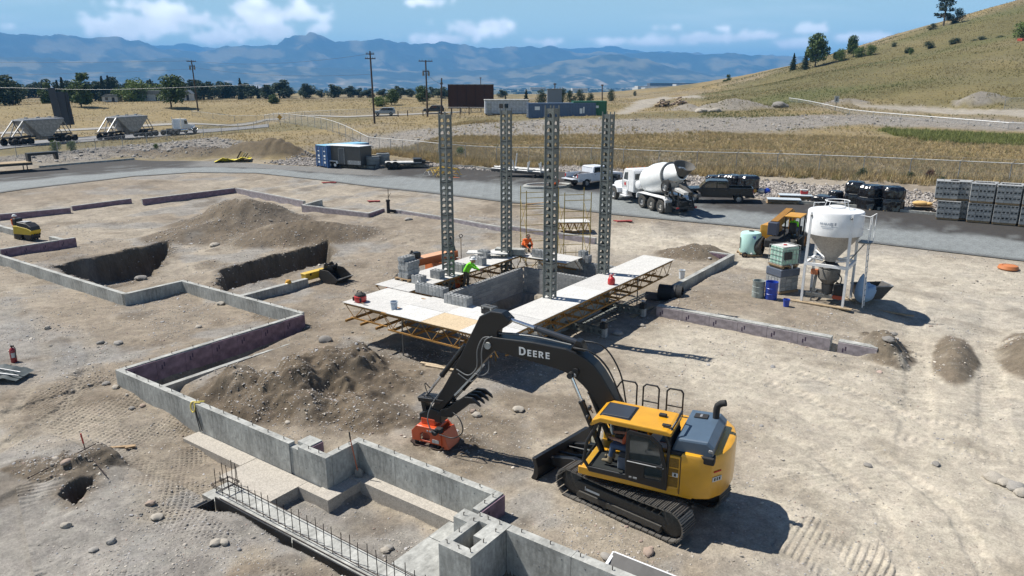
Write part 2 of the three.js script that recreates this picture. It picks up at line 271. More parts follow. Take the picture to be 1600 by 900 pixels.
// ground dug out (or filled, when negative) inside and round the foundation, on the building's own grid: along A, along B
const ORIGIN = onPlane(180, 578, 0.6);
const P = (a, b, y = 0) => V3(ORIGIN.x + a * SITE_A[0] + b * SITE_B[0], y, ORIGIN.z + a * SITE_A[1] + b * SITE_B[1]);
const zoneAB = pts => { const q = pts.map(p => { const g = P(...p); return [g.x, g.z]; }), bb = [1e9, -1e9, 1e9, -1e9]; for (const p of q) { bb[0] = Math.min(bb[0], p[0]); bb[1] = Math.max(bb[1], p[0]); bb[2] = Math.min(bb[2], p[1]); bb[3] = Math.max(bb[3], p[1]); } q.b = bb; return q; };
const sunk = [
  [zoneAB([[0.05, 0.05], [8.4, 0.05], [8.4, 0.7], [5, 1.3], [1.6, 1.9], [1.1, 3], [1.0, 6], [0.7, 10.2], [0.05, 10.2]]), 0.62, 0.55],
  [zoneAB([[-4, -1], [0.1, -1], [0.1, 11.4], [1.3, 11.4], [1.3, 16.6], [0.3, 16.8], [0.3, 24], [-4, 24]]), 0.62, 0.08, (a, b) => (0.16 * ss(-3.6, -2.6, a) + 0.84 * ss(-2.5, -2.32, a + Math.max(0, 9 - b) * 0.12)) * (0.1 + 0.9 * ss(0, 8.4, b + 0.5 * Math.min(0, a + 1)))],
  [zoneAB([[-1.5, 10.6], [0.2, 10.6], [0.2, 11.9], [0.95, 11.9], [0.95, 15.4], [-1.5, 15.4]]), 0.2, 0.12],
  [zoneAB([[-2.95, 9.55], [-2.31, 9.55], [-2.31, 11.3]]), 0.5, 0.1], [zoneAB([[-2.62, 12.6], [-2.31, 12.6], [-2.31, 15], [-2.55, 15]]), 0.3, 0.15],
  [zoneAB([[19.45, 12.2], [19.45, 22.4], [24, 25], [31, 22], [31.6, 12.3], [23, 12.3]]), -0.34, 0.25, (a, b) => ss(23.4, 19, b) * ss(31, 26, a)],
  [zoneAB([[5.75, -26], [8.4, -26], [8.4, -9.7], [5.75, -9.2]]), 0.1, 0.4],
  [zoneAB([[12.3, 5.1], [18.9, 5.1], [18.9, 9.8], [12.3, 9.8]]), 0.5, 0.1],
];
const roadZones = [];
const paveZone = zone([[-400, 350], [0, 303], [210, 277], [300, 271], [400, 272], [520, 285], [640, 300], [785, 317], [850, 323], [950, 336], [1157, 356], [1365, 382], [1600, 411], [1900, 447], [1900, 378], [1600, 351], [1440, 334], [1215, 316], [1000, 283], [850, 268], [700, 261], [560, 262], [400, 255], [210, 249], [61, 262], [-300, 290]]);
roadZones.push(zone([[-300, 260], [0, 236], [150, 222], [300, 211], [420, 201], [420, 193], [300, 202], [150, 212], [0, 224], [-300, 246]]), zone([[-200, 224], [0, 212], [150, 205], [300, 197], [420, 190], [540, 186], [640, 182], [720, 178], [720, 173], [640, 176], [540, 180], [420, 184], [300, 191], [150, 198], [0, 205], [-200, 216]]));
const padRows = zone([[100, 860], [170, 790], [215, 700], [300, 650], [380, 690], [340, 740], [330, 800], [430, 870], [500, 930], [200, 960]]), padRows2 = zone([[20, 640], [130, 570], [230, 590], [330, 670], [250, 720], [120, 700]]), cleats = zone([[-60, 800], [90, 730], [180, 850], [170, 960], [-60, 960]]), cleats2 = zone([[1175, 838], [1260, 800], [1370, 830], [1420, 910], [1330, 940]]), cleats3 = zone([[1395, 500], [1462, 490], [1462, 640], [1395, 645]]), cleats4 = zone([[1520, 490], [1575, 490], [1580, 650], [1522, 650]]), cleats5 = zone([[60, 480], [95, 468], [100, 520], [55, 545]]), cleats6 = zone([[1010, 470], [1080, 430], [1190, 470], [1150, 500]]), cleats7 = zone([[1180, 720], [1340, 690], [1420, 760], [1230, 780]]);
const printed = [padRows, padRows2, cleats, cleats2]; let coarse = false; // rolled ground whose prints get a finer sheet of their own
function relief(x, z) { // height of the ground above the smooth land; also a mask for freshly dug soil and painted pit shade
  const r = Math.hypot(x, z); let y = 0, fresh = 0;
  let pave = near(paveZone, x, z, 2) ? ss(-1.2, 0.3, edgeDist(paveZone, x, z)) : 0;
  if (r > 80) for (const q of roadZones) if (near(q, x, z, 4)) pave = Math.max(pave, ss(-3, 0.3, edgeDist(q, x, z)));
  if (r < 130) {
    const calm = 1 - pave;
    y += calm * (0.16 * (fbm(x * 0.22, z * 0.22, 3) - 0.5) + 0.07 * (fbm(x * 1.1 + 7, z * 1.1, 3) - 0.5));
    if (r < 60) y += calm * 0.05 * (fbm(x * 4.3, z * 4.3 + 3, 3) - 0.5);
    // wheel ruts that run with the building's directions
    const u = x * SITE_B[0] + z * SITE_B[1], w = x * SITE_A[0] + z * SITE_A[1];
    y += calm * 0.05 * ss(0.55, 0.75, noise(u * 0.12 + 4, w * 0.12)) * Math.sin(u * 2.4 + 2 * noise(w * 0.3, u * 0.1));
    if (r < 75 && calm > 0) { const [k, s] = trackAt(x, z); if (k > 0) y -= calm * k * (0.06 + (r < 40 ? 0.02 * Math.sin(s * 22) : 0)); }
    if (r < 45) {
      const fade = ss(0.3, 0.55, noise(x * 0.8 + 3, z * 0.8 + 71)), soft = 0.55 + 0.9 * (fbm(x * 0.9 + 40, z * 0.9, 3) - 0.35);
      const jx = x + 0.5 * (noise(x * 0.4, z * 0.4) - 0.5), jz = z + 0.5 * (noise(x * 0.4 + 9, z * 0.4) - 0.5);
      if (coarse) { for (const q of printed) if (near(q, x, z, 0) && inside(q, x, z)) y -= 0.14 * ss(0.03, 0.3, edgeDist(q, x, z)); }
      else if (inside(padRows, jx, jz)) { const a = jx * 0.86 + jz * 0.5, b = -jx * 0.5 + jz * 0.86; y -= 0.05 * (0.2 + soft) * fade * ss(0.3, 0.75, Math.sin(a * 32 + (Math.floor(b * 32 / Math.PI) % 2) * 3.1416) * Math.abs(Math.sin(b * 32))); }
      else if (inside(padRows2, jx, jz)) { const a = jx * 0.6 + jz * 0.8, b = -jx * 0.8 + jz * 0.6; y -= 0.045 * (0.2 + soft) * fade * ss(0.3, 0.75, Math.sin(a * 30 + (Math.floor(b * 30 / Math.PI) % 2) * 3.1416) * Math.abs(Math.sin(b * 30))); }
      if (!coarse && inside(cleats, jx, jz)) y -= 0.045 * (0.2 + soft) * fade * ss(-0.2, 0.8, Math.sin((jx * 0.35 + jz * 0.94) * 30)) * ss(0.3, 0.5, noise(x * 1.0, z * 1.0 + 6));
      if (!coarse && inside(cleats2, jx, jz)) y -= 0.045 * soft * fade * ss(-0.1, 0.7, Math.sin((jx * SITE_B[0] + jz * SITE_B[1]) * 36));
      for (const q of [cleats3, cleats4]) if (near(q, x, z, 1)) y -= ss(-0.5, 0.5, edgeDist(q, x, z)) * (0.09 + 0.03 * Math.sin(z * 22 + 2 * noise(x, z)));
      if (inside(cleats5, jx, jz)) y -= 0.035 * ss(-0.2, 0.8, Math.sin((jx * 0.93 - jz * 0.3) * 16));
      if (inside(cleats6, jx, jz)) y -= 0.03 * ss(-0.2, 0.8, Math.sin((jx * 0.3 + jz * 0.95) * 14 + 3 * noise(x * 0.5, z * 0.5)));
      if (inside(cleats7, jx, jz)) y -= 0.03 * soft * ss(-0.1, 0.8, Math.sin((jx * 0.2 + jz * 0.97) * 30));
    }
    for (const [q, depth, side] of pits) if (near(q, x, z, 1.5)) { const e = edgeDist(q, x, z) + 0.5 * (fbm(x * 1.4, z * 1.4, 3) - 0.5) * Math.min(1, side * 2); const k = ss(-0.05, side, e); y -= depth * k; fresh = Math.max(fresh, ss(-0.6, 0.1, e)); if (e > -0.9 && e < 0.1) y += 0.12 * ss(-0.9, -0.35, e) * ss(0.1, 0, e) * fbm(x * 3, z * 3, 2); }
    for (const [q, depth, side, f] of sunk) if (near(q, x, z, 1.5)) { const k = ss(-0.02, side, edgeDist(q, x, z)), dx = x - ORIGIN.x, dz = z - ORIGIN.z; if (k > 0) y -= depth * k * (f ? f(dx * SITE_A[0] + dz * SITE_A[1], dx * SITE_B[0] + dz * SITE_B[1]) : 1); }
  }
  for (const [hx, hz, rx, rz, h, turn, rough] of heaps) {
    const dx = x - hx, dz = z - hz, m = Math.max(rx, rz) * 1.7; if (Math.abs(dx) > m || Math.abs(dz) > m) continue;
    const c = Math.cos(turn), s = Math.sin(turn), u = (dx * c + dz * s) / rx, v = (-dx * s + dz * c) / rz, k = 1.1 / Math.max(rx, rz);
    const d = Math.sqrt(u * u + v * v) + rough * 1.6 * (fbm(x * k * 2 + 11, z * k * 2, 4) - 0.5); if (d > 1.25) continue;
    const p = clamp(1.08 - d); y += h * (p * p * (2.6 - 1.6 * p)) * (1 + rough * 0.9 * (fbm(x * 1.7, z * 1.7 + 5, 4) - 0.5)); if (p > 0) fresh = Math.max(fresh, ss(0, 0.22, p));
    y += 0.06 * rough * ss(0, 0.2, p) * (fbm(x * 5, z * 5, 2) - 0.5) * 2;
  }
  if (r > 75) { // tussocks and gullies of the open country
    const w = ss(75, 95, r) * (1 - pave);
    y += w * (0.5 * (fbm(x * 0.09, z * 0.09 + 3, 4) - 0.5) + 0.22 * (fbm(x * 0.5, z * 0.5, 3) - 0.5));
    if (x > 50) y += ss(50, 90, x) * ss(150, 200, r) * 3.0 * (fbm(x * 0.018, z * 0.03 + 4, 5) - 0.5);
  }
  return [y, fresh, pave];
}
const groundY = (x, z) => land(x, z) + relief(x, z)[0];
function put(px, py) { const p = at(px, py); p.y = groundY(p.x, p.z); return p; }

// what the ground is made of, as a base colour
const goldZone = zone([[-300, 205], [0, 197], [200, 186], [420, 178], [640, 172], [690, 168], [690, 152], [300, 158], [-300, 158]]);
const gravelBench = zone([[480, 232], [560, 215], [640, 202], [800, 190], [960, 187], [1200, 182], [1330, 178], [1600, 190], [1800, 205], [1800, 216], [1600, 204], [1330, 196], [1200, 205], [1000, 212], [800, 214], [690, 216], [600, 240]]);
const greenStrip = zone([[1370, 204], [1450, 207], [1600, 214], [1800, 225], [1800, 245], [1600, 232], [1440, 222]]);
const bankGravel = zone([[-300, 275], [0, 258], [75, 255], [200, 246], [330, 244], [390, 222], [330, 215], [200, 226], [0, 246], [-300, 262]]);
const hillSlope = zone([[1085, 151], [1180, 171], [1330, 163], [1600, 168], [1900, 178], [1900, 20], [1700, -10], [1600, 3], [1500, 37], [1430, 53], [1330, 81], [1230, 108], [1145, 131]]);
const dirtRoad = zone([[955, 178], [985, 165], [1010, 155], [1040, 150], [1090, 149], [1100, 154], [1050, 154], [1030, 160], [1000, 172], [975, 180]]);
const hillRoad = zone([[1330, 164], [1450, 166], [1600, 171], [1800, 178], [1800, 192], [1600, 183], [1440, 174], [1340, 168]]);
const paleZone = zone([[940, 352], [1160, 362], [1600, 420], [2100, 520], [2100, 960], [1240, 960], [1160, 800], [1140, 640], [960, 560], [1010, 520], [1120, 500], [1300, 560], [1380, 520], [1330, 450], [1180, 420], [1060, 385], [980, 400], [900, 385]]);
const greyA = zone([[-200, 720], [60, 690], [200, 690], [240, 800], [240, 960], [-200, 960]]), greyB = zone([[440, 760], [560, 745], [720, 820], [640, 900], [470, 820]]), greyC = zone([[0, 470], [110, 520], [180, 560], [60, 600], [-60, 570]]);
const dug = zone([[630, 720], [640, 660], [720, 625], [800, 655], [840, 720], [770, 745], [720, 760]]), dug2 = zone([[300, 610], [400, 555], [520, 525], [640, 560], [650, 640], [560, 690], [420, 670]]);
const mixC = (a, b, t) => [lerp(a[0], b[0], t), lerp(a[1], b[1], t), lerp(a[2], b[2], t)];
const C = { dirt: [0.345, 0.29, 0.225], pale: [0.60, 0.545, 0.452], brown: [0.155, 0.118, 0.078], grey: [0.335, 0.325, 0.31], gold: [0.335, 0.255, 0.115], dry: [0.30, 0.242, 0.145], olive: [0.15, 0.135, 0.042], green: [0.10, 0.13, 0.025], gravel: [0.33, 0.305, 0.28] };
function soft(q, x, z, w) { return near(q, x, z, w) ? ss(-w, w, edgeDist(q, x, z) + w * 1.6 * (fbm(x / w * 0.9, z / w * 0.9 + 8, 3) - 0.5)) : 0; }
// wheel tracks: middle line (pixels), half gauge
const wheelTracks = [[[[1428, 470], [1432, 540], [1436, 640], [1420, 720], [1360, 830], [1300, 930]], 0.0, 0.55], [[[1548, 470], [1550, 540], [1552, 650], [1570, 740], [1600, 820], [1640, 900]], 0.0, 0.55], [[[930, 372], [1040, 378], [1180, 412], [1330, 428], [1470, 450], [1680, 480]], 0.95, 0.32], [[[960, 392], [1080, 372], [1300, 405], [1600, 440], [1750, 460]], 0.95, 0.3], [[[1130, 560], [1260, 600], [1400, 660], [1520, 690], [1700, 720]], 0.95, 0.3], [[[1180, 640], [1300, 690], [1430, 790], [1500, 930]], 0.9, 0.3], [[[0, 460], [90, 500], [110, 560], [60, 640], [-40, 700]], 0.8, 0.28], [[[330, 300], [200, 330], [120, 345], [-50, 365]], 0.9, 0.3], [[[420, 285], [640, 325], [800, 345], [930, 372]], 0.9, 0.3], [[[560, 400], [640, 370], [760, 372]], 0.9, 0.3]].map(([p, g, w]) => { const q = resample(p.map(a => at(...a)), 24), b = [1e9, -1e9, 1e9, -1e9]; for (const v of q) { b[0] = Math.min(b[0], v.x - 2); b[1] = Math.max(b[1], v.x + 2); b[2] = Math.min(b[2], v.z - 2); b[3] = Math.max(b[3], v.z + 2); } return { q, g, w, b }; });
function trackAt(x, z) { // how much a wheel has pressed here, and how far along
  let best = 0, along = 0;
  for (const { q, g, w, b } of wheelTracks) { if (x < b[0] || x > b[1] || z < b[2] || z > b[3]) continue; let m = 1e9, s = 0; for (let i = 0; i + 1 < q.length; i++) { const a = q[i], c = q[i + 1], ux = c.x - a.x, uz = c.z - a.z, L2 = ux * ux + uz * uz, t = clamp(((x - a.x) * ux + (z - a.z) * uz) / L2), d = Math.hypot(x - a.x - ux * t, z - a.z - uz * t); if (d < m) { m = d; s = (i + t) * Math.sqrt(L2); } } const k = ss(w, w * 0.55, Math.abs(m - g) + 0.12 * (noise(x * 3, z * 3) - 0.5)) * (0.35 + 0.65 * ss(0.25, 0.6, noise(s * 0.35 + g * 9, g * 7 + w * 31))); if (k > best) { best = k; along = s; } }
  return [best, along];
}
function groundColour(x, z, fresh) {
  const r = Math.hypot(x, z); let c;
  const n1 = fbm(x * 0.11 + 3, z * 0.11, 4), n2 = fbm(x * 0.7, z * 0.7 + 6, 4), n3 = fbm(x * 3.1, z * 3.1, 3);
  const w = Math.max(ss(77, 86, x * 0.5 - z * 0.85 + 5 * (n1 - 0.5)), ss(84, 96, -z + 6 * (n1 - 0.5)), ss(110, 120, Math.abs(x))); // grassland past the fence, the road and the highway bank
  if (w < 1) {
    c = mixC(C.dirt, C.pale, 0.34 * ss(0.38, 0.66, n1));
    c = mixC(c, C.pale, 0.95 * soft(paleZone, x, z, 2.2));
    c = mixC(c, C.grey, 0.75 * Math.max(soft(greyA, x, z, 0.8), soft(greyB, x, z, 0.3), soft(greyC, x, z, 0.8)));
    c = mixC(c, C.grey, 0.7 * ss(0.55, 0.68, fbm(x * 0.35 + 50, z * 0.35, 4)) * (x > 4 ? 0.4 : 1));
    c = mixC(c, C.brown, (x > 4 ? 0.3 : 0.55) * ss(0.58, 0.75, fbm(x * 0.5 + 20, z * 0.5 + 30, 4)));
    c = mixC(c, C.brown, 0.85 * fresh * ss(0.25, 0.6, n2 + 0.15));  // fresh soil is browner; on pit walls this brown also paints their shade
    c = mixC(c, C.brown, 0.6 * ss(0.3, 0.6, n2 + 0.1) * Math.max(soft(dug, x, z, 0.6), 0.7 * soft(dug2, x, z, 0.8)));
    if (fresh < 0.3) c = mixC(c, x > 2 ? [0.66, 0.60, 0.50] : [0.44, 0.385, 0.31], 0.55 * trackAt(x, z)[0]);
  } else c = C.dry;
  if (w > 0) {
    let d = mixC(C.dry, C.gold, ss(0.35, 0.65, n1)); d = mixC(d, C.olive, 0.6 * ss(0.45, 0.7, fbm(x * 0.05 + 8, z * 0.05, 4)));
    d = mixC(d, C.gold, 0.7 * soft(goldZone, x, z, 6));
    const slope = soft(hillSlope, x, z, 9); if (slope > 0) d = mixC(d, mixC(mixC(mixC(d, [0.185, 0.165, 0.06], 0.6), C.olive, 0.8 * ss(0.25, 0.6, fbm(x * 0.03, z * 0.055 + 2, 5))), C.green, 0.45 * ss(0.52, 0.72, fbm(x * 0.02 + 5, z * 0.06, 5))), slope);
    d = mixC(d, C.gravel, 0.9 * Math.max(soft(gravelBench, x, z, 3), soft(bankGravel, x, z, 1.5)));
    d = mixC(d, C.green, 0.85 * soft(greenStrip, x, z, 2));
    d = mixC(d, [0.46, 0.42, 0.36], 0.9 * Math.max(soft(dirtRoad, x, z, 1.5), soft(hillRoad, x, z, 1)));
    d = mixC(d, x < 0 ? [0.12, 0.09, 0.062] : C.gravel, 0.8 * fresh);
    const far = ss(480, 800, -z + 260 * (noise(x / 150, z / 150) - 0.5)); if (far > 0) { const f = noise(x / 420, z / 160), g = noise(x / 160 + 7, z / 70); d = mixC(d, f > 0.55 ? [0.34, 0.30, 0.17] : f > 0.35 ? [0.20, 0.20, 0.09] : [0.07, 0.09, 0.04], far); if (g > 0.72) d = mixC(d, [0.04, 0.06, 0.03], far); }
    const onSite = near(paveZone, x, z, 6) ? ss(-6, -1, edgeDist(paveZone, x, z)) : 0;
    c = mixC(c, d, w * (1 - onSite * 0.6));
  }
  const k = (r < 80 && x > 4 ? 0.92 + 0.11 * n2 + 0.09 * (n3 - 0.5) : 0.80 + 0.34 * n2 + 0.16 * (n3 - 0.5)); return [c[0] * k, c[1] * k * (1 + 0.03 * (n3 - 0.5)), c[2] * k];
}
function steps(list) { const out = [list[0][0]]; for (let k = 1; k < list.length; k++) { let [end, s0, grow] = list[k], s = s0; while (out[out.length - 1] < end) { out.push(out[out.length - 1] + s); s += s * grow; } } return out; }
const groundTex = tex(1024, (u, v, i, j) => {
  const a = pfbm(u, v, 10, 6, 2), b = pfbm(u, v, 70, 3, 20), peb = pnoise(u, v, 128, 31), peb2 = pnoise(u, v, 256, 41);
  let c = 0.80 + 0.26 * (a - 0.5) + 0.22 * (b - 0.5); if (peb > 0.82) c += 0.5 * (peb - 0.82); if (peb < 0.14) c -= 0.9 * (0.14 - peb); if (peb2 > 0.9) c += 0.12; if (peb2 < 0.1) c -= 0.12; return [c, c * 0.995, c * 0.985];
}, { repeat: 1 / 3.1 });
const groundBump = tex(1024, (u, v) => { const a = pfbm(u, v, 16, 5, 6), peb = pnoise(u, v, 128, 31), peb2 = pnoise(u, v, 256, 41); const c = 0.35 + 0.3 * (a - 0.5) + 0.5 * ss(0.7, 0.95, peb) + 0.3 * ss(0.75, 0.95, peb2); return [c, c, c]; }, { srgb: false, repeat: 1 / 3.1 });
{
  const xr = steps([[0], [18, 0.07, 0], [100, 0.072, 0.02], [9000, 1.7, 0.07]]), xs = [...xr.slice(1).reverse().map(v => -v), ...xr];
  const za = steps([[11], [27, 0.07, 0], [78, 0.071, 0.0105], [330, 0.62, 0.028], [9500, 8, 0.06]]), zb = steps([[-11], [60, 0.5, 0.1]]);
  const zs = [...za.slice().reverse().map(v => -v), ...zb.slice(1)];
  const nx = xs.length, nz = zs.length, pos = new Float32Array(nx * nz * 3), col = new Float32Array(nx * nz * 3), uv = new Float32Array(nx * nz * 2);
  coarse = true;
  for (let j = 0, q = 0; j < nz; j++) for (let i = 0; i < nx; i++, q++) {
    const x = xs[i], z = zs[j], visible = z < -9 && Math.abs(x) < 0.78 * -z + 6 || Math.hypot(x, z) < 14;
    let y = land(x, z), c = C.dirt;
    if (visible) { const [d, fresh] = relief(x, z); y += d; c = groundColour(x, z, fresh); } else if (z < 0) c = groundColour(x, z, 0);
    pos[q * 3] = x; pos[q * 3 + 1] = y; pos[q * 3 + 2] = z; col.set(c, q * 3); uv[q * 2] = x; uv[q * 2 + 1] = z;
  }
  coarse = false;
  const idx = new Uint32Array((nx - 1) * (nz - 1) * 6); let k = 0;
  for (let j = 0; j < nz - 1; j++) for (let i = 0; i < nx - 1; i++) { const a = j * nx + i, b = a + 1, c = a + nx, d = c + 1; idx[k++] = a; idx[k++] = c; idx[k++] = b; idx[k++] = b; idx[k++] = c; idx[k++] = d; }
  const g = new THREE.BufferGeometry(); g.setAttribute('position', new THREE.BufferAttribute(pos, 3)); g.setAttribute('color', new THREE.BufferAttribute(col, 3)); g.setAttribute('uv', new THREE.BufferAttribute(uv, 2)); g.setIndex(new THREE.BufferAttribute(idx, 1)); g.computeVertexNormals();
  const m = new THREE.Mesh(g, new THREE.MeshStandardMaterial({ vertexColors: true, roughness: 0.97, map: groundTex, bumpMap: groundBump, bumpScale: 0.018 })); m.name = 'ground'; structure(m); m.userData.label = 'bare dirt of the building site running out to grassland'; scene.add(m);
  for (const q of printed) {
    const [x0, x1, z0, z1] = [q.b[0] - 0.1, q.b[1] + 0.1, Math.max(q.b[2], -26) - 0.1, Math.min(q.b[3] + 0.1, -10.5)], st = q === padRows2 ? 0.034 : 0.03, n = Math.ceil((x1 - x0) / st), k = Math.ceil((z1 - z0) / st), id = new Int32Array((n + 1) * (k + 1)).fill(-1), ps = [], cs = [], us = [], ix = [];
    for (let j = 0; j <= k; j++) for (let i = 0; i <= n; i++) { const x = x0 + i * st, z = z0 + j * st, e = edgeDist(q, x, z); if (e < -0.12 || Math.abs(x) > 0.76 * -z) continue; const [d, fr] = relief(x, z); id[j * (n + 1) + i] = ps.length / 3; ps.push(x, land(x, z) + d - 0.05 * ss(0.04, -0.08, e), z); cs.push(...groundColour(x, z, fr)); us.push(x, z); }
    for (let j = 0; j < k; j++) for (let i = 0; i < n; i++) { const a = id[j * (n + 1) + i], b = id[j * (n + 1) + i + 1], c = id[(j + 1) * (n + 1) + i], d = id[(j + 1) * (n + 1) + i + 1]; if (a >= 0 && b >= 0 && c >= 0 && d >= 0) ix.push(a, c, b, b, c, d); }
    const h = new THREE.BufferGeometry(); h.setAttribute('position', new THREE.Float32BufferAttribute(ps, 3)); h.setAttribute('color', new THREE.Float32BufferAttribute(cs, 3)); h.setAttribute('uv', new THREE.Float32BufferAttribute(us, 2)); h.setIndex(ix); h.computeVertexNormals();
    const o = new THREE.Mesh(h, m.material); o.name = numbered('rolled_ground'); structure(o); o.userData.label = 'dirt printed by roller pads and crawler tracks'; scene.add(o);
  }
}
// sheet between two edge lines (pixels), laid on the land
function ribbon(name, nearPx, farPx, n, m, lift, colour, material) {
  const a = resample(nearPx.map(p => at(...p)), n), b = resample(farPx.map(p => at(...p)), n), pos = [], col = [], uv = [], idx = [];
  for (let i = 0; i <= n; i++) for (let j = 0; j <= m; j++) { const p = a[i].clone().lerp(b[i], j / m); pos.push(p.x, land(p.x, p.z) + lift, p.z); col.push(...colour(i / n, j / m, p.x, p.z)); uv.push(p.x, p.z); if (i < n && j < m) { const q = i * (m + 1) + j; idx.push(q, q + m + 1, q + 1, q + 1, q + m + 1, q + m + 2); } }
  const g = new THREE.BufferGeometry(); g.setAttribute('position', new THREE.Float32BufferAttribute(pos, 3)); g.setAttribute('color', new THREE.Float32BufferAttribute(col, 3)); g.setAttribute('uv', new THREE.Float32BufferAttribute(uv, 2)); g.setIndex(idx); g.computeVertexNormals();
  if (g.attributes.normal.getY(0) < 0) { for (let k = 0; k < idx.length; k += 3) [idx[k], idx[k + 1]] = [idx[k + 1], idx[k]]; g.setIndex(idx); g.computeVertexNormals(); }
  const o = new THREE.Mesh(g, material); o.name = numbered(name); structure(o); scene.add(o); return o;
}
const asphaltMat = new THREE.MeshStandardMaterial({ vertexColors: true, roughness: 0.9, map: grainTex('asphalt', 512, 0.22, 40, 4, 1.1), side: THREE.DoubleSide });
const nearEdge = [[-420, 352], [0, 302], [100, 289], [210, 276], [300, 270], [400, 271], [520, 284], [640, 299], [785, 316], [850, 322], [950, 335], [1157, 355], [1365, 381], [1600, 409], [1900, 446]];
const farEdge = [[-300, 290], [0, 270], [61, 263], [140, 256], [210, 250], [300, 252], [400, 256], [560, 264], [640, 262], [740, 263], [850, 269], [1000, 284], [1215, 317], [1330, 325], [1440, 335], [1600, 352], [1900, 379]];
ribbon('asphalt_road', nearEdge, farEdge, 420, 44, 0.05, (t, s, x, z) => {
  const n = fbm(x * 0.25, z * 0.25, 4), w = fbm(x * 0.8 + 0.6 * z, z * 0.35 - x * 0.2, 4), n3 = fbm(x * 2, z * 2, 3);
  const dusty = ss(0.62, 0.40, s + 0.34 * (n - 0.5) + 0.22 * (w - 0.5) + (t < 0.3 ? 0.06 : 0)), streak = ss(0.56, 0.7, w) * 0.4 * ss(0.95, 0.6, s);
  let c = mixC([0.055, 0.05, 0.046], [0.30, 0.325, 0.325], clamp(dusty * (0.8 + 0.4 * w) + streak));
  if (s < 0.05) c = mixC(c, [0.10, 0.10, 0.095], 0.7 * ss(0.06, 0.02, s)); if (t > 0.27 && t < 0.5 && s > 0.55) c = mixC(c, [0.27, 0.265, 0.25], 0.85 * ss(0.27, 0.3, t) * ss(0.5, 0.46, t + 0.05 * (s - 0.7)));
  const k = 0.85 + 0.3 * n3; return [c[0] * k, c[1] * k, c[2] * k];
}, asphaltMat);
const roadGrey = (r, g, b) => (t, s, x, z) => { const k = 0.85 + 0.3 * fbm(x * 0.5, z * 0.5, 3); return [r * k, g * k, b * k]; };
ribbon('highway', [[-300, 258], [0, 234], [150, 221], [300, 209], [420, 199]], [[-300, 248], [0, 225], [150, 213], [300, 203], [420, 194]], 60, 4, 0.1, roadGrey(0.30, 0.30, 0.30), asphaltMat);
ribbon('access_road', [[-200, 222], [0, 210], [150, 203], [300, 195], [420, 188], [540, 184], [640, 180], [720, 176]], [[-200, 218], [0, 207], [150, 200], [300, 192.5], [420, 185.5], [540, 182], [640, 178], [720, 174.5]], 60, 3, 0.1, roadGrey(0.44, 0.42, 0.38), asphaltMat);
// kerbs along the road's far side
function kerb(pts, label) { const p = resample(pts.map(q => at(...q)), 30), list = []; for (let i = 0; i < 30; i++) { const a = p[i], b = p[i + 1]; list.push(bar(V3(a.x, land(a.x, a.z) + 0.1, a.z), V3(b.x, land(b.x, b.z) + 0.1, b.z), 0.18, 0.28)); } return tag(mesh('kerb', list, M.concrete), label, 'kerb'); }
kerb([[61, 262.5], [140, 255.5], [210, 249.5]], 'pale concrete kerb behind the flatbed trailer');
kerb([[690, 261], [740, 262], [850, 268]], 'pale concrete kerb behind the white pipe rack');
kerb([[1215, 316], [1330, 324], [1480, 338.5]], 'pale concrete kerb behind the black wrapped pallets');
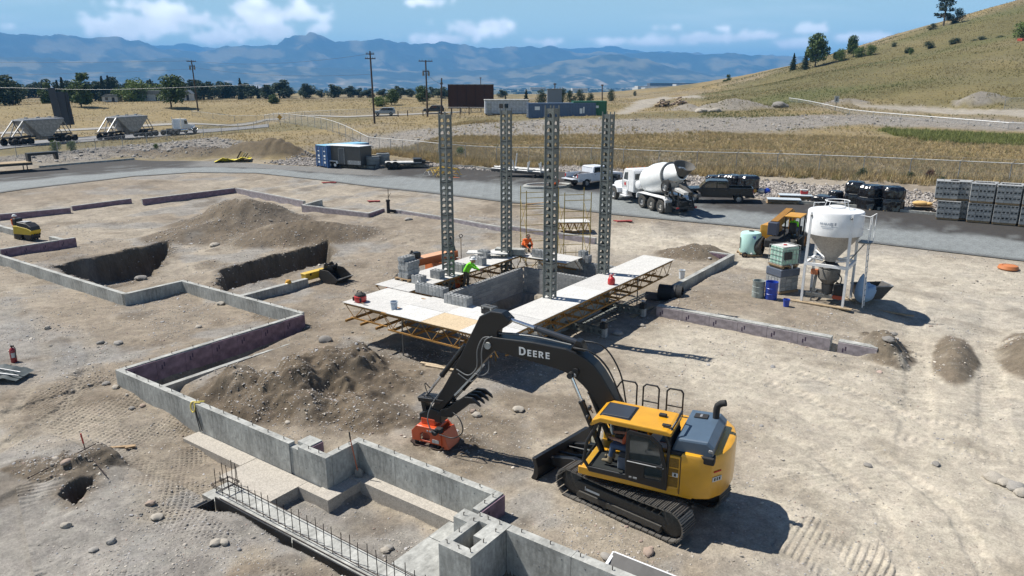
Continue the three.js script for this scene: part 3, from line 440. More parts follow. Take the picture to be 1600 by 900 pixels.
// ---------------------------------------------------------------- mountains
function profile(pts) { return px => { if (px <= pts[0][0]) return pts[0][1]; for (let i = 1; i < pts.length; i++) if (px <= pts[i][0]) { const t = (px - pts[i - 1][0]) / (pts[i][0] - pts[i - 1][0]), s = t * t * (3 - 2 * t) * 0.5 + t * 0.5; return lerp(pts[i - 1][1], pts[i][1], s); } return pts[pts.length - 1][1]; }; }
function range(name, pts, crest, foot, seed, label) {
  const prof = profile(pts), n = 420, m = 46, pos = [], col = [], idx = [];
  for (let i = 0; i <= n; i++) {
    const px = -700 + 2700 * i / n, d = pixelRay(px, 130), az = Math.atan2(d.x, -d.z), top = atDepth(px, prof(px), 1), tops = (top.y - EYE) / Math.hypot(top.x, 1);
    for (let j = 0; j <= m; j++) {
      const s = j / m, dist = j <= 36 ? lerp(foot, crest, j / 36) : lerp(crest, crest * 1.18, (j - 36) / 10), k = clamp((dist - foot) / (crest - foot));
      const spur = Math.abs(fbm(az * 30 + seed + k * 2.6, k * 2.8 + seed, 3) - 0.5) * 2, f2 = fbm(az * 80 + seed * 3 + k * 5, k * 10, 5);
      let h = k <= 0 ? 0 : Math.pow(k, 1.15) * (1 - 0.8 * (1 - k) * (1 - spur) * 1.2) * (1 + 0.7 * (f2 - 0.5) * (1 - k * 0.8));
      if (j > 36) h = 1 - 0.5 * (j - 36) / 10;
      const y = -30 + (crest * tops + 40 + (k > 0.9 ? crest * 0.0022 * (fbm(az * 300, seed, 4) - 0.5) : 0)) * h, x = Math.sin(az) * dist, z = -Math.cos(az) * dist;
      pos.push(x, y, z);
      const scar = ss(0.56, 0.72, fbm(az * 90 + 4, k * 14 + seed, 4)) * ss(0.75, 0.3, k), q = 0.7 + 0.6 * fbm(az * 260, k * 40, 4);
      const c = mixC(mixC([0.030 * q, 0.045 * q, 0.026 * q], [0.20, 0.18, 0.10], 0.75 * ss(0.5, 0.66, fbm(az * 46 + seed, k * 7 + 3, 4))), [0.42, 0.34, 0.24], scar * 0.8); col.push(...c);
      if (i < n && j < m) { const a = i * (m + 1) + j; idx.push(a, a + m + 1, a + 1, a + 1, a + m + 1, a + m + 2); }
    }
  }
  const g = new THREE.BufferGeometry(); g.setAttribute('position', new THREE.Float32BufferAttribute(pos, 3)); g.setAttribute('color', new THREE.Float32BufferAttribute(col, 3)); g.setIndex(idx); g.computeVertexNormals();
  const o = new THREE.Mesh(g, new THREE.MeshStandardMaterial({ vertexColors: true, roughness: 1, side: THREE.DoubleSide })); o.name = numbered(name); structure(o); o.userData.label = label; scene.add(o);
}
range('mountain_range', [[-700, 58], [-200, 50], [0, 52], [60, 55], [110, 54], [150, 61], [182, 56], [225, 63], [262, 78], [330, 80], [352, 73], [400, 71], [440, 68], [455, 61], [472, 54], [487, 51.5], [502, 53.5], [516, 58.5], [530, 65], [570, 63], [600, 61], [640, 68], [685, 66], [720, 71], [780, 74], [802, 71], [860, 74], [900, 82], [1000, 82], [1050, 83], [1090, 86], [1140, 82], [1180, 86], [1230, 88], [1400, 86], [2000, 70]], 9200, 6400, 3, 'forested blue mountain range along the horizon');
range('mountain_range', [[-700, 70], [200, 80], [240, 72], [295, 68], [340, 75], [420, 85], [820, 80], [880, 76], [955, 72], [1000, 80], [1100, 84], [1400, 92], [2000, 90]], 12500, 10000, 8, 'paler mountain ridge standing behind the nearer range');
range('mountain_range', [[-700, 96], [0, 90], [60, 88], [120, 97], [200, 94], [280, 90], [330, 100], [450, 103], [560, 108], [700, 112], [800, 107], [900, 92], [960, 84], [1000, 92], [1060, 108], [1120, 118], [1300, 124], [2000, 120]], 7000, 5400, 15, 'lower foothills at the foot of the blue mountains');

// ---------------------------------------------------------------- trees and shrubs
const leaf = (r, g, b) => new THREE.MeshPhysicalMaterial({ color: lin(r, g, b), roughness: 0.9, transmission: 0.12, thickness: 0, side: THREE.DoubleSide });
const LEAF = { mid: leaf(0.075, 0.115, 0.03), dark: leaf(0.035, 0.06, 0.025), pine: leaf(0.03, 0.05, 0.028), light: leaf(0.12, 0.17, 0.035), bush: leaf(0.10, 0.15, 0.03), dry: leaf(0.17, 0.15, 0.05) };
const bark = mat(0.09, 0.07, 0.05, 0.95);
function leaves(n, size, place) { // small leaf sprays as bent quads
  const pos = [];
  for (let i = 0; i < n; i++) {
    const p = place(i), s = size * rr(0.6, 1.3), u = V3(rr(-1, 1), rr(-1, 1), rr(-1, 1)).normalize(), v = V3(rr(-1, 1), rr(-1, 1), rr(-1, 1)).cross(u).normalize();
    const a = p.clone().addScaledVector(u, -s), b = p.clone().addScaledVector(v, s * 0.55), c = p.clone().addScaledVector(u, s), d = p.clone().addScaledVector(v, -s * 0.55); c.y -= s * 0.3;
    for (const q of [a, b, c, a, c, d]) pos.push(q.x, q.y, q.z);
  }
  const g = new THREE.BufferGeometry(); g.setAttribute('position', new THREE.Float32BufferAttribute(pos, 3)); g.computeVertexNormals(); return g;
}
function broadTree(h, w, seed, trunkShare = 0.2) { // unit builder: returns [trunk, crown]
  srand(seed); const lobes = [];
  const n = 17; for (let i = 0; i < n; i++) { const a = rr(0, 6.28), k = Math.sqrt(rnd()), y = rr(trunkShare + 0.1, 0.92); const room = 1 - Math.abs((y - 0.52) / 0.55) ** 2; lobes.push([V3(Math.cos(a) * k * w * 0.36 * room, y * h, Math.sin(a) * k * w * 0.36 * room), rr(0.15, 0.27) * w * (0.6 + 0.5 * room)]); }
  const crown = leaves(2600, h * 0.042, () => { const [c, r] = lobes[Math.floor(rnd() * n)], d = V3(rr(-1, 1), rr(-1, 1), rr(-1, 1)).normalize(); return c.clone().addScaledVector(d, r * Math.pow(rnd(), 0.35)).add(V3(0, 0, 0)); });
  const trunk = [rod([0, -0.3, 0], [0.02 * w, h * 0.45, 0], w * 0.035, w * 0.02, 7)];
  for (let i = 0; i < 6; i++) trunk.push(rod([0.01 * w, h * rr(0.18, 0.42), 0], lobes[i][0], w * 0.016, w * 0.005, 5));
  return [join(trunk), crown];
}
function coneTree(h, w, seed) {
  srand(seed); const crown = leaves(2000, h * 0.036, () => { const t = Math.pow(rnd(), 0.75), lay = 0.75 + 0.25 * Math.cos(t * 50), y = h * (0.07 + 0.93 * (1 - t)), a = rr(0, 6.28), r = w * 0.5 * (t * 0.95 + 0.04) * lay * Math.sqrt(rnd()) * (0.8 + 0.35 * Math.sin(a * 3 + t * 9)); return V3(Math.cos(a) * r, y - r * 0.25, Math.sin(a) * r); });
  return [rod([0, -0.3, 0], [0, h * 0.95, 0], w * 0.04, 0.02, 6), crown];
}
function openPine(h, w, seed) {
  srand(seed); const tufts = []; for (let i = 0; i < 26; i++) { const t = rr(0.22, 1), a = rr(0, 6.28), r = w * 0.5 * (1.08 - t) * rr(0.35, 1) + 0.1 * w; tufts.push([V3(Math.cos(a) * r, t * h, Math.sin(a) * r), w * rr(0.09, 0.16)]); }
  const crown = leaves(2000, h * 0.03, () => { const [c, r] = tufts[Math.floor(rnd() * tufts.length)]; return c.clone().add(V3(rr(-1, 1) * r, rr(-0.6, 0.6) * r, rr(-1, 1) * r)); });
  return [join([rod([0, -0.4, 0], [0, h * 0.97, 0], w * 0.035, 0.03, 7), ...tufts.map(([c]) => rod([0, c.y - 0.06 * h, 0], c, w * 0.012, 0.015, 4))]), crown];
}
const KIND = {
  ash: [broadTree(1, 0.85, 11), LEAF.mid], elm: [broadTree(1, 1.0, 12, 0.1), LEAF.dark], poplar: [broadTree(1, 0.6, 13, 0.08), LEAF.mid], willow: [broadTree(1, 1.25, 14, 0.04), LEAF.light], bush: [broadTree(1, 1.5, 15, -0.15), LEAF.bush], dark_bush: [broadTree(1, 1.45, 19, -0.15), LEAF.dark],
  spruce: [coneTree(1, 0.5, 16), LEAF.pine], juniper: [coneTree(1, 0.72, 17), LEAF.dark], pine: [openPine(1, 0.7, 18), LEAF.pine],
};
function plant(kind, name, px, py, depth, hPx, label, group, stretch = 1) {
  const p = depth ? atDepth(px, py, depth) : at(px, py), h = hPx / FOCAL * Math.hypot(p.z, p.x * 0.5); const [[tr, cr], lm] = KIND[kind];
  if (Math.hypot(p.x, p.z) < 420) p.y = Math.min(p.y + 0.1, groundY(p.x, p.z));
  const o = thing(name, label, /bush|shrub|juniper/.test(name) ? 'shrub' : 'tree', [p.x, p.y - 0.15, p.z], px * 1.7, group); o.scale.set(h * stretch, h, h * stretch);
  const t = new THREE.Mesh(tr, bark); t.name = 'trunk'; const c = new THREE.Mesh(cr, lm); c.name = 'crown'; o.add(t, c); return o;
}
const GF = 'trees across the far field';
for (const [k, name, px, py, d, h, l, st] of [
  ['elm', 'broadleaf_tree', 22, 172, 205, 47, 'broad dark tree at the end of the tree line, beside the sign panels', 1.15], ['poplar', 'broadleaf_tree', 127, 165, 190, 48, 'upright leafy tree behind the hopper trailers, shadow on the grass', 1.2], ['ash', 'broadleaf_tree', 268, 165, 195, 46, 'rounded leafy tree beside the leaning utility pole', 1],
  ['poplar', 'broadleaf_tree', 78, 172, 215, 38, 'slim tree rising behind the tall dark sign panels', 0.9], ['willow', 'broadleaf_tree', 205, 158, 240, 33, 'bright green willow in front of the small houses', 1.1], ['willow', 'broadleaf_tree', 232, 158, 250, 26, 'small bright green tree beside the low houses', 1.2], ['elm', 'broadleaf_tree', 318, 154, 290, 28, 'dark round tree beyond the utility pole', 1.2], ['elm', 'broadleaf_tree', 292, 155, 285, 25, 'dark round tree close behind the rounded leafy tree', 1.2], ['elm', 'broadleaf_tree', 350, 156, 320, 24, 'grey green tree between the pole and the dark conifer', 1.2],
  ['elm', 'broadleaf_tree', 438, 154, 330, 26, 'wide dark tree at the head of the mid-field row', 1.5], ['elm', 'broadleaf_tree', 478, 154, 330, 21, 'dark tree second in the mid-field row', 1.5], ['elm', 'broadleaf_tree', 522, 154, 335, 20, 'dark tree third in the mid-field row', 1.4], ['elm', 'broadleaf_tree', 545, 153, 340, 17, 'small dark tree ending the mid-field row', 1.4],
  ['ash', 'broadleaf_tree', 428, 166, 215, 17, 'small lone sapling standing in the golden grass', 1.1], ['willow', 'broadleaf_tree', 594, 166, 200, 17, 'small bright tree close beside the tall pole', 1.2], ['ash', 'broadleaf_tree', 612, 165, 205, 24, 'loose leafy tree between the two tall poles', 1.1], ['ash', 'broadleaf_tree', 661, 164, 210, 28, 'leafy tree right behind the crossarm pole', 0.9], ['elm', 'broadleaf_tree', 625, 152, 330, 18, 'dark tree behind the loose leafy tree', 1.3],
  ['elm', 'broadleaf_tree', 575, 154, 340, 14, 'low dark tree behind the tall pole', 1.6], ['elm', 'broadleaf_tree', 690, 152, 335, 17, 'dark tree behind the short pole', 1.6], ['elm', 'broadleaf_tree', 172, 158, 260, 34, 'dark tree between the two leafy roadside trees', 1.1], ['elm', 'broadleaf_tree', 150, 160, 255, 28, 'dark tree tucked behind the upright leafy tree', 1.1], ['elm', 'broadleaf_tree', 375, 152, 330, 20, 'low dark tree under the pointed conifer', 1.5], ['elm', 'broadleaf_tree', 5, 165, 230, 38, 'tall dark tree where the tree line leaves the frame', 1.1],
]) plant(k, name, px, py, d, h, l, GF, st * 1.18);
for (const [px, py, d, h, l] of [[163, 158, 250, 37, 'pointed dark conifer behind the second hopper trailer'], [173, 158, 255, 38, 'taller of the twin dark conifers behind the hopper trailer'], [94, 165, 225, 36, 'dark conifer rising over the sign panels'], [102, 165, 235, 40, 'tall narrow conifer just beside the sign panels'], [377, 154, 300, 32, 'lone pointed dark conifer in the middle of the tree line'], [238, 156, 260, 32, 'dark conifer above the bright green willow'], [404, 153, 320, 19, 'small dark conifer at the edge of the mid-field row'], [822, 160, 190, 27, 'dark pine standing behind the blue container'], [790, 158, 200, 17, 'small conifer behind the white site office']]) plant('spruce', 'conifer_tree', px, py, d, h, l, GF, 1.1);
for (const [px, py, d, h, l] of [[846, 160, 195, 22, 'dark rounded bush behind the blue container'], [893, 158, 205, 18, 'dark bush behind the joint of the two containers'], [908, 157, 210, 18, 'dark bush behind the green container'], [921, 158, 200, 15, 'small dark bush beside the green container'], [955, 155, 225, 16, 'dark bush beside the thin far pole'], [992, 147, 300, 7, 'low bush on the crest near the dirt track'], [877, 156, 215, 20, 'dark bush over the top of the blue container']]) plant('dark_bush', 'round_bush', px, py, d, h, l, 'bushes behind the containers', 0.75);
srand(15); for (let px = -10; px < 430; px += 21) plant('elm', 'broadleaf_tree', px + rr(-6, 6), 157, rr(300, 330), rr(20, 29), 'dark tree in the unbroken belt behind the far houses', GF, rr(1.2, 1.6)); for (let px = 455; px < 790; px += 27) plant('elm', 'broadleaf_tree', px + rr(-8, 8), 152, rr(340, 360), rr(11, 16), 'low dark tree in the thin belt behind the poles', GF, rr(1.5, 2));
// on the hillside
plant('pine', 'pine_tree', 1474, 41, 262, 44, 'tall open pine on the crest of the grassy hill');
for (const [k, px, py, d, h, l, st] of [['juniper', 1239, 108, 258, 25, 'dense dark juniper lowest on the hill crest', 1.0], ['juniper', 1258, 104, 250, 26, 'dark juniper leaning against the big hill tree', 1.1], ['dark_bush', 1493, 36, 262, 18, 'dark shrub close beside the crest pine', 0.9], ['dark_bush', 1456, 42, 258, 8, 'low dark shrub under the crest pine', 1.3], ['bush', 1315, 84, 245, 15, 'bright shrub at the start of the hedge on the slope', 1.1], ['bush', 1342, 82, 242, 13, 'bright low shrub in the middle of the hillside hedge', 1.2], ['bush', 1362, 80, 240, 13, 'bright low shrub ending the hillside hedge', 1.0], ['dark_bush', 1398, 60, 245, 6, 'tiny dark shrub below the rocky crest', 1.4], ['dark_bush', 1420, 66, 228, 8, 'dark low shrub on the old hill track', 1.6], ['bush', 1425, 76, 222, 8, 'small bright shrub under the hill track', 0.8], ['dark_bush', 1455, 64, 226, 9, 'dark shrub in the thicket across the slope', 1.8], ['dark_bush', 1490, 66, 222, 8, 'second dark shrub of the thicket across the slope', 2.0], ['dark_bush', 1530, 67, 218, 8, 'third dark shrub of the thicket across the slope', 2.0], ['bush', 1594, 66, 205, 24, 'big bright green bush by the red box on the slope', 1.2], ['dark_bush', 1565, 67, 214, 9, 'dark shrub beside the big bright bush', 1.7]]) plant(k, k === 'juniper' ? 'juniper_shrub' : 'hillside_shrub', px, py, d, h, l, 'shrubs on the hillside', st);
plant('ash', 'broadleaf_tree', 1274, 100, 248, 47, 'large leafy tree between the junipers on the hill', 'trees on the hillside', 0.95); plant('ash', 'broadleaf_tree', 1334, 78, 246, 30, 'thin leafy tree rising out of the hillside hedge', 'trees on the hillside', 0.8); plant('poplar', 'broadleaf_tree', 1136, 135, 300, 17, 'small lone tree where the hill meets the plain', 'trees on the hillside', 1.3); plant('ash', 'broadleaf_tree', 1308, 78, 250, 12, 'small bare-stemmed tree at the hedge end', 'trees on the hillside', 1);
solo('storage_box', [rbox(0, 0.7, 0, 4, 1.4, 2, 0.05)], paint(0.4, 0.06, 0.03), 'red box half out of frame beside the big hillside bush', 'box', null, atDepth(1604, 69, 200));
// far tree belts and town roofs on the valley floor
{ srand(5); const g = leaves(420, 0.16, () => V3(rr(-0.8, 0.8), Math.sqrt(rnd()) * rr(0.2, 1), rr(-0.8, 0.8))); const n = 1500, im = new THREE.InstancedMesh(g, LEAF.dark, n), m = new THREE.Matrix4();
  for (let i = 0; i < n; i++) { const px = rr(-250, 1300), dist = rr(900, 5200) * (rnd() < 0.5 ? 1 : 0.75), d = pixelRay(px, 130), az = Math.atan2(d.x, -d.z), belt = Math.round(dist / 420) * 420 + rr(-25, 25), x = Math.sin(az) * belt, z = -Math.cos(az) * belt; const s = rr(5, 10); m.makeScale(s * 1.2, s, s * 1.2).setPosition(x, land(x, z) - 0.5, z); im.setMatrixAt(i, m); }
  im.name = 'far_woods'; stuff(im); tag(im, 'belts of dark trees across the valley floor', 'woods'); scene.add(im); }
{ srand(6); const roofs = [[1085, 141, 1500, 230, 9], [1030, 143, 1400, 60, 8], [1120, 138, 1700, 190, 10], [1060, 137, 1900, 150, 12], [905, 142, 1500, 30, 6], [840, 140, 1700, 34, 6], [1005, 141, 1600, 40, 6]];
  for (const [px, py, d, w, h] of roofs) { const p = atDepth(px, py, d); solo('warehouse', [box(0, h / 2 - 1, 0, w, h, 40)], px === 1060 ? mat(0.07, 0.08, 0.09) : M.whiteDull, px === 1060 ? 'dark warehouse in the distant valley' : 'long white roofed warehouse in the distant valley', 'warehouse', 'far valley warehouses', p); } }
for (const [px, py, d, w, h, c, l] of [[240, 157.5, 245, 8, 3.2, M.whiteDull, 'low white house below the bright willow'], [207, 158, 250, 4, 3, M.tan, 'small tan shed among the far trees'], [292, 157, 255, 4, 3.4, M.whiteDull, 'small gabled white house beyond the round tree'], [176, 158.5, 240, 4.5, 2.2, M.whiteDull, 'white camper parked under the dark conifers'], [108, 158, 240, 4, 2.4, M.whiteDull, 'pale roof glimpsed behind the sign panels']]) {
  const p = atDepth(px, py, d), o = thing('house', l, 'house', p, 0.2, 'small houses by the far trees'); mesh('wall', [box(0, h * 0.33, 0, w, h * 0.66, 5)], c, o); mesh('roof', [slab([[-w / 2 - 0.2, h * 0.64], [w / 2 + 0.2, h * 0.64], [w / 2 - 1.0, h], [-w / 2 + 1.0, h]], 5.4)], M.steel, o); mesh('window', [box(-w * 0.2, h * 0.4, 2.52, 0.9, 0.8, 0.05)], M.glassDark, o); mesh('door', [box(w * 0.22, h * 0.3, 2.52, 0.8, h * 0.55, 0.05)], M.darkSteel, o);
}
// ---------------------------------------------------------------- poles, wires, signs, fences
const poleWood = mat(0.075, 0.055, 0.04, 0.95);
const poles = [];
function pole(px, py, topX, topY, d, arms, label) {
  const b = atDepth(px, py, d), t = atDepth(topX, topY, d); b.y = Math.min(b.y, groundY(b.x, b.z)); const h = t.y - b.y, o = thing('utility_pole', label, 'utility pole', b, 0, 'utility poles');
  mesh('post', [rod([0, -0.5, 0], [t.x - b.x, h, 0], 0.2, 0.14, 8)], poleWood, o);
  for (const [down, w, kind] of arms) { const lx = (t.x - b.x) * (1 - down / h); mesh('crossarm', [box(lx, h - down, 0.15, w, 0.16, 0.14, 0.35)], poleWood, o); for (const k of [-0.45, 0.45, -0.25, 0.25]) mesh('insulator', [lathe([[0.05, 0], [0.07, 0.12], [0.03, 0.25]], 6, lx + k * w * 0.93, h - down + 0.08, 0.15 - k * w * 0.34)], M.steel, o); if (kind) for (const s of [-1, 1]) mesh('transformer', [rod([lx + s * 0.55, h - down - 0.9, 0.1], [lx + s * 0.55, h - down - 0.1, 0.1], 0.22, 0.22, 8)], M.steel, o); }
  poles.push([b, t]); return o;
}
pole(309, 167, 299, 94, 190, [[0.3, 2.2], [1.4, 1.4, 1]], 'leaning wooden utility pole among the far leafy trees');
pole(585, 183, 578, 80, 140, [[0.5, 1.5], [1.3, 1.9]], 'tallest wooden utility pole beside the silver car');
pole(668, 180, 665, 94, 158, [[0.2, 2.9], [2.2, 1.4, 1]], 'wooden utility pole with one wide crossarm and transformers');
pole(689.5, 178, 690, 122, 160, [[1.2, 0.6]], 'short bare wooden pole in front of the brown billboard');
pole(941, 160, 941, 132, 220, [[0.3, 0.8]], 'thin far pole beyond the green container'); pole(867, 160, 867, 130, 210, [[0.3, 0.9]], 'thin far pole beyond the blue container'); pole(751, 136, 751, 121, 330, [[0.3, 0.9]], 'small far pole above the brown billboard');
function wire(a, b, sag, r, label) { const pts = []; for (let i = 0; i <= 14; i++) { const t = i / 14, p = a.clone().lerp(b, t); p.y -= sag * 4 * t * (1 - t); pts.push(p); } solo('power_line', [tube(pts, r, 28, 4)], M.darkSteel, label, 'wire', 'overhead wires'); }
wire(atDepth(-300, 92, 190), atDepth(299, 95, 190), 0.6, 0.025, 'highest overhead wire running off from the leaning pole'); wire(atDepth(-300, 116, 190), atDepth(300, 108, 190), 0.8, 0.02, 'lower overhead wire running off from the leaning pole'); wire(atDepth(299, 95, 190), atDepth(578, 84, 140), 1.2, 0.018, 'overhead wire between the leaning pole and the tallest pole'); wire(atDepth(301, 105, 190), atDepth(580, 116, 140), 1.0, 0.018, 'lower overhead wire between the leaning pole and the tallest pole');
solo('power_line', [tube([[-300, 138], [0, 137], [150, 140], [300, 136], [420, 131]].map(p => atDepth(...p, 150)), 0.028, 40, 4)], M.galv, 'pale sagging cable crossing in front of the far trees', 'wire', 'overhead wires'); wire(atDepth(665, 112, 158), atDepth(690, 131, 160), 0.5, 0.02, 'short wire dropping from the crossarm pole to the bare pole');
{ // tall dark sign panels by the highway, edge on
  const p = atDepth(101, 196, 128), o = thing('sign_panels', 'three tall dark sign panels beside the hopper trailers', 'sign', [p.x, p.y, p.z], 0.5);
  for (const [x, h, z] of [[-0.9, 6.2, 0], [0.15, 5.5, -0.8], [0.8, 5.4, -1.6]]) mesh('panel', [box(x, h / 2, z, 1.05, h, 0.14, 0, 0, 0.06)], mat(0.05, 0.055, 0.065, 0.6, 0.3), o);
  for (const x of [-0.8, 0.8]) mesh('post', [rod([x, -0.5, -0.9], [x, 5, -0.9], 0.1, 0.1, 6)], M.darkSteel, o);
}
{ // brown billboard seen from behind
  const a = atDepth(701, 170, 172), b = atDepth(771, 170, 172), h = 35.5 / FOCAL * 172, w = b.x - a.x, o = thing('billboard', 'large brown billboard back with ribbed panels on short posts', 'billboard', [(a.x + b.x) / 2, a.y - 0.1, a.z], 0.08), brown = mat(0.075, 0.03, 0.014, 0.85, 0, { map: fineTex() });
  for (let i = 0; i < 5; i++) mesh('panel', [box(-w / 2 + w * (i + 0.5) / 5, h / 2 + 0.1, 0, w / 5 - 0.08, h - 0.15, 0.12)], brown, o);
  for (let i = 0; i <= 5; i++) mesh('rib', [box(-w / 2 + w * i / 5, h / 2 + 0.1, 0.1, 0.14, h, 0.16)], mat(0.035, 0.016, 0.01, 0.85), o);
  mesh('top_rail', [box(0, h + 0.1, 0, w + 0.2, 0.16, 0.3)], M.steel, o); for (let i = 0; i < 5; i++) mesh('post', [box(-w / 2 + 0.6 + (w - 1.2) * i / 4, -1, -0.2, 0.2, 2.4, 0.2)], poleWood, o);
}
const linkAlpha = tex(128, (u, v) => { const a = Math.abs(((u + v) * 4) % 1 - 0.5), b = Math.abs(((u - v + 2) * 4) % 1 - 0.5), c = Math.min(a, b) < 0.045 ? 1 : 0; return [c, c, c]; }, { srgb: false }); linkAlpha.repeat.set(4, 4);
const linkMat = mat(0.42, 0.43, 0.43, 0.6, 0.4, { alphaMap: linkAlpha, transparent: true });
function fence(pts, h, spacing, label, { barbs = 0, rail = 0.03, lift = 0, railMat = M.galv } = {}) {
  const o = thing('chain_link_fence', label, 'fence'); let L = 0; for (let i = 1; i < pts.length; i++) L += pts[i].distanceTo(pts[i - 1]);
  const n = Math.max(1, Math.round(L / spacing)), q = resample(pts, n); for (const p of q) p.y = groundY(p.x, p.z) + lift;
  for (let k = 0; k < 3; k++) for (let i = 1; i < n; i++) q[i].y = (q[i - 1].y + 2 * q[i].y + q[i + 1].y) / 4;
  for (const p of q) mesh('post', [rod([p.x, p.y - 0.4, p.z], [p.x, p.y + h, p.z], 0.04, 0.04, 6), ...(barbs ? [rod([p.x, p.y + h, p.z], [p.x + 0.22, p.y + h + 0.35, p.z + 0.2], 0.025, 0.02, 4)] : [])], M.galv, o);
  const sheet = []; for (let i = 0; i < n; i++) { const a = q[i], b = q[i + 1], g = new THREE.BufferGeometry(); mesh('top_rail', [rod(a.clone().setY(a.y + h), b.clone().setY(b.y + h), rail, rail, 5)], railMat, o); const d = a.distanceTo(b); g.setAttribute('position', new THREE.Float32BufferAttribute([a.x, a.y, a.z, b.x, b.y, b.z, b.x, b.y + h, b.z, a.x, a.y, a.z, b.x, b.y + h, b.z, a.x, a.y + h, a.z], 3)); g.computeVertexNormals(); g.setAttribute('uv', new THREE.Float32BufferAttribute([0, 0, d, 0, d, h, 0, 0, d, h, 0, h], 2)); sheet.push(g); }
  const wm = new THREE.Mesh(mergeGeometries(sheet), linkMat); wm.name = 'chain_link'; o.add(wm);
  if (barbs) mesh('barbed_wire', q.slice(0, -1).map((p, i) => rod([p.x + 0.2, p.y + h + 0.32, p.z + 0.18], [q[i + 1].x + 0.2, q[i + 1].y + h + 0.32, q[i + 1].z + 0.18], 0.008, 0.008, 3)), M.galv, o);
  return o;
}
fence([[577, 236.5], [640, 243], [700, 250], [860, 257.5], [1000, 263], [1200, 270], [1400, 280], [1600, 290.5], [1850, 308]].map(p => at(...p)), 1.95, 4.0, 'chain link fence with steel top rail behind the parked vehicles', { barbs: 1, rail: 0.045, railMat: M.whiteDull });
fence([at(577, 236.5), atDepth(500, 219, 136), atDepth(415, 200, 172)], 1.95, 4.5, 'chain link fence running away behind the blue container', { barbs: 1, rail: 0.06, railMat: M.whiteDull });
fence([[1232, 167, 162], [1270, 177, 148], [1330, 189, 132], [1440, 196, 118], [1600, 210, 104], [1800, 222, 100]].map(p => atDepth(...p)), 0.75, 6, 'low fence with a white top rail across the gravel bank', { rail: 0.06, railMat: M.white });
fence([[-120, 268, 84], [20, 249, 92], [63, 244, 95], [142, 236, 100], [225, 223, 110], [315, 211, 125], [420, 205, 145]].map(p => atDepth(...p)), 1.6, 5, 'wire fence between the highway and the gravel bank');
fence([[300, 178, 180], [420, 178, 172], [560, 176, 168], [660, 174, 172], [760, 174, 165]].map(p => atDepth(...p)), 1.3, 6, 'wire fence along the pale access road');
fence([[1570, 164, 128], [1640, 166, 124]].map(p => atDepth(...p)), 1.9, 3, 'short piece of chain link fence at the foot of the hill');
{ const p = atDepth(1306, 166, 140), o = thing('road_sign', 'small white road sign on a post by the hill road', 'sign', [p.x, groundY(p.x, p.z), p.z]); mesh('post', [rod([0, -0.2, 0], [0, 2.4, 0], 0.05, 0.05, 6)], M.darkSteel, o); mesh('plate', [box(0, 1.85, 0.06, 0.85, 1.15, 0.04)], M.whiteDull, o); mesh('symbol', [slab([[-0.2, -0.28], [0.2, -0.28], [0.06, 0.0], [0.12, 0.3], [-0.12, 0.3], [-0.06, 0]], 0.01).translate(0, 1.85, 0.09)], M.black, o); }
{ const p = atDepth(438, 194, 150), o = thing('road_sign', 'yellow diamond road sign at the fence corner', 'sign', [p.x, groundY(p.x, p.z), p.z]); mesh('post', [rod([0, -0.2, 0], [0, 2.0, 0], 0.05, 0.05, 6)], M.steel, o); mesh('plate', [box(0, 1.6, 0.05, 0.75, 0.75, 0.03, 0, 0, Math.PI / 4)], M.yellow, o); }
for (const [px, py, d, h] of [[622, 181, 160, 7], [637, 180, 160, 7], [661, 180, 160, 7], [706, 177, 160, 7], [719, 176, 160, 7], [733, 176, 160, 9]]) { const p = atDepth(px, py, d); solo('bollard', [rod([0, -0.4, 0], [0, h / FOCAL * d, 0], 0.12, 0.11, 6), ball(0, h / FOCAL * d, 0, 0.11, 0.5, 0)], poleWood, 'short dark wooden post along the access road', 'post', 'posts along the access road', [p.x, p.y, p.z]); }
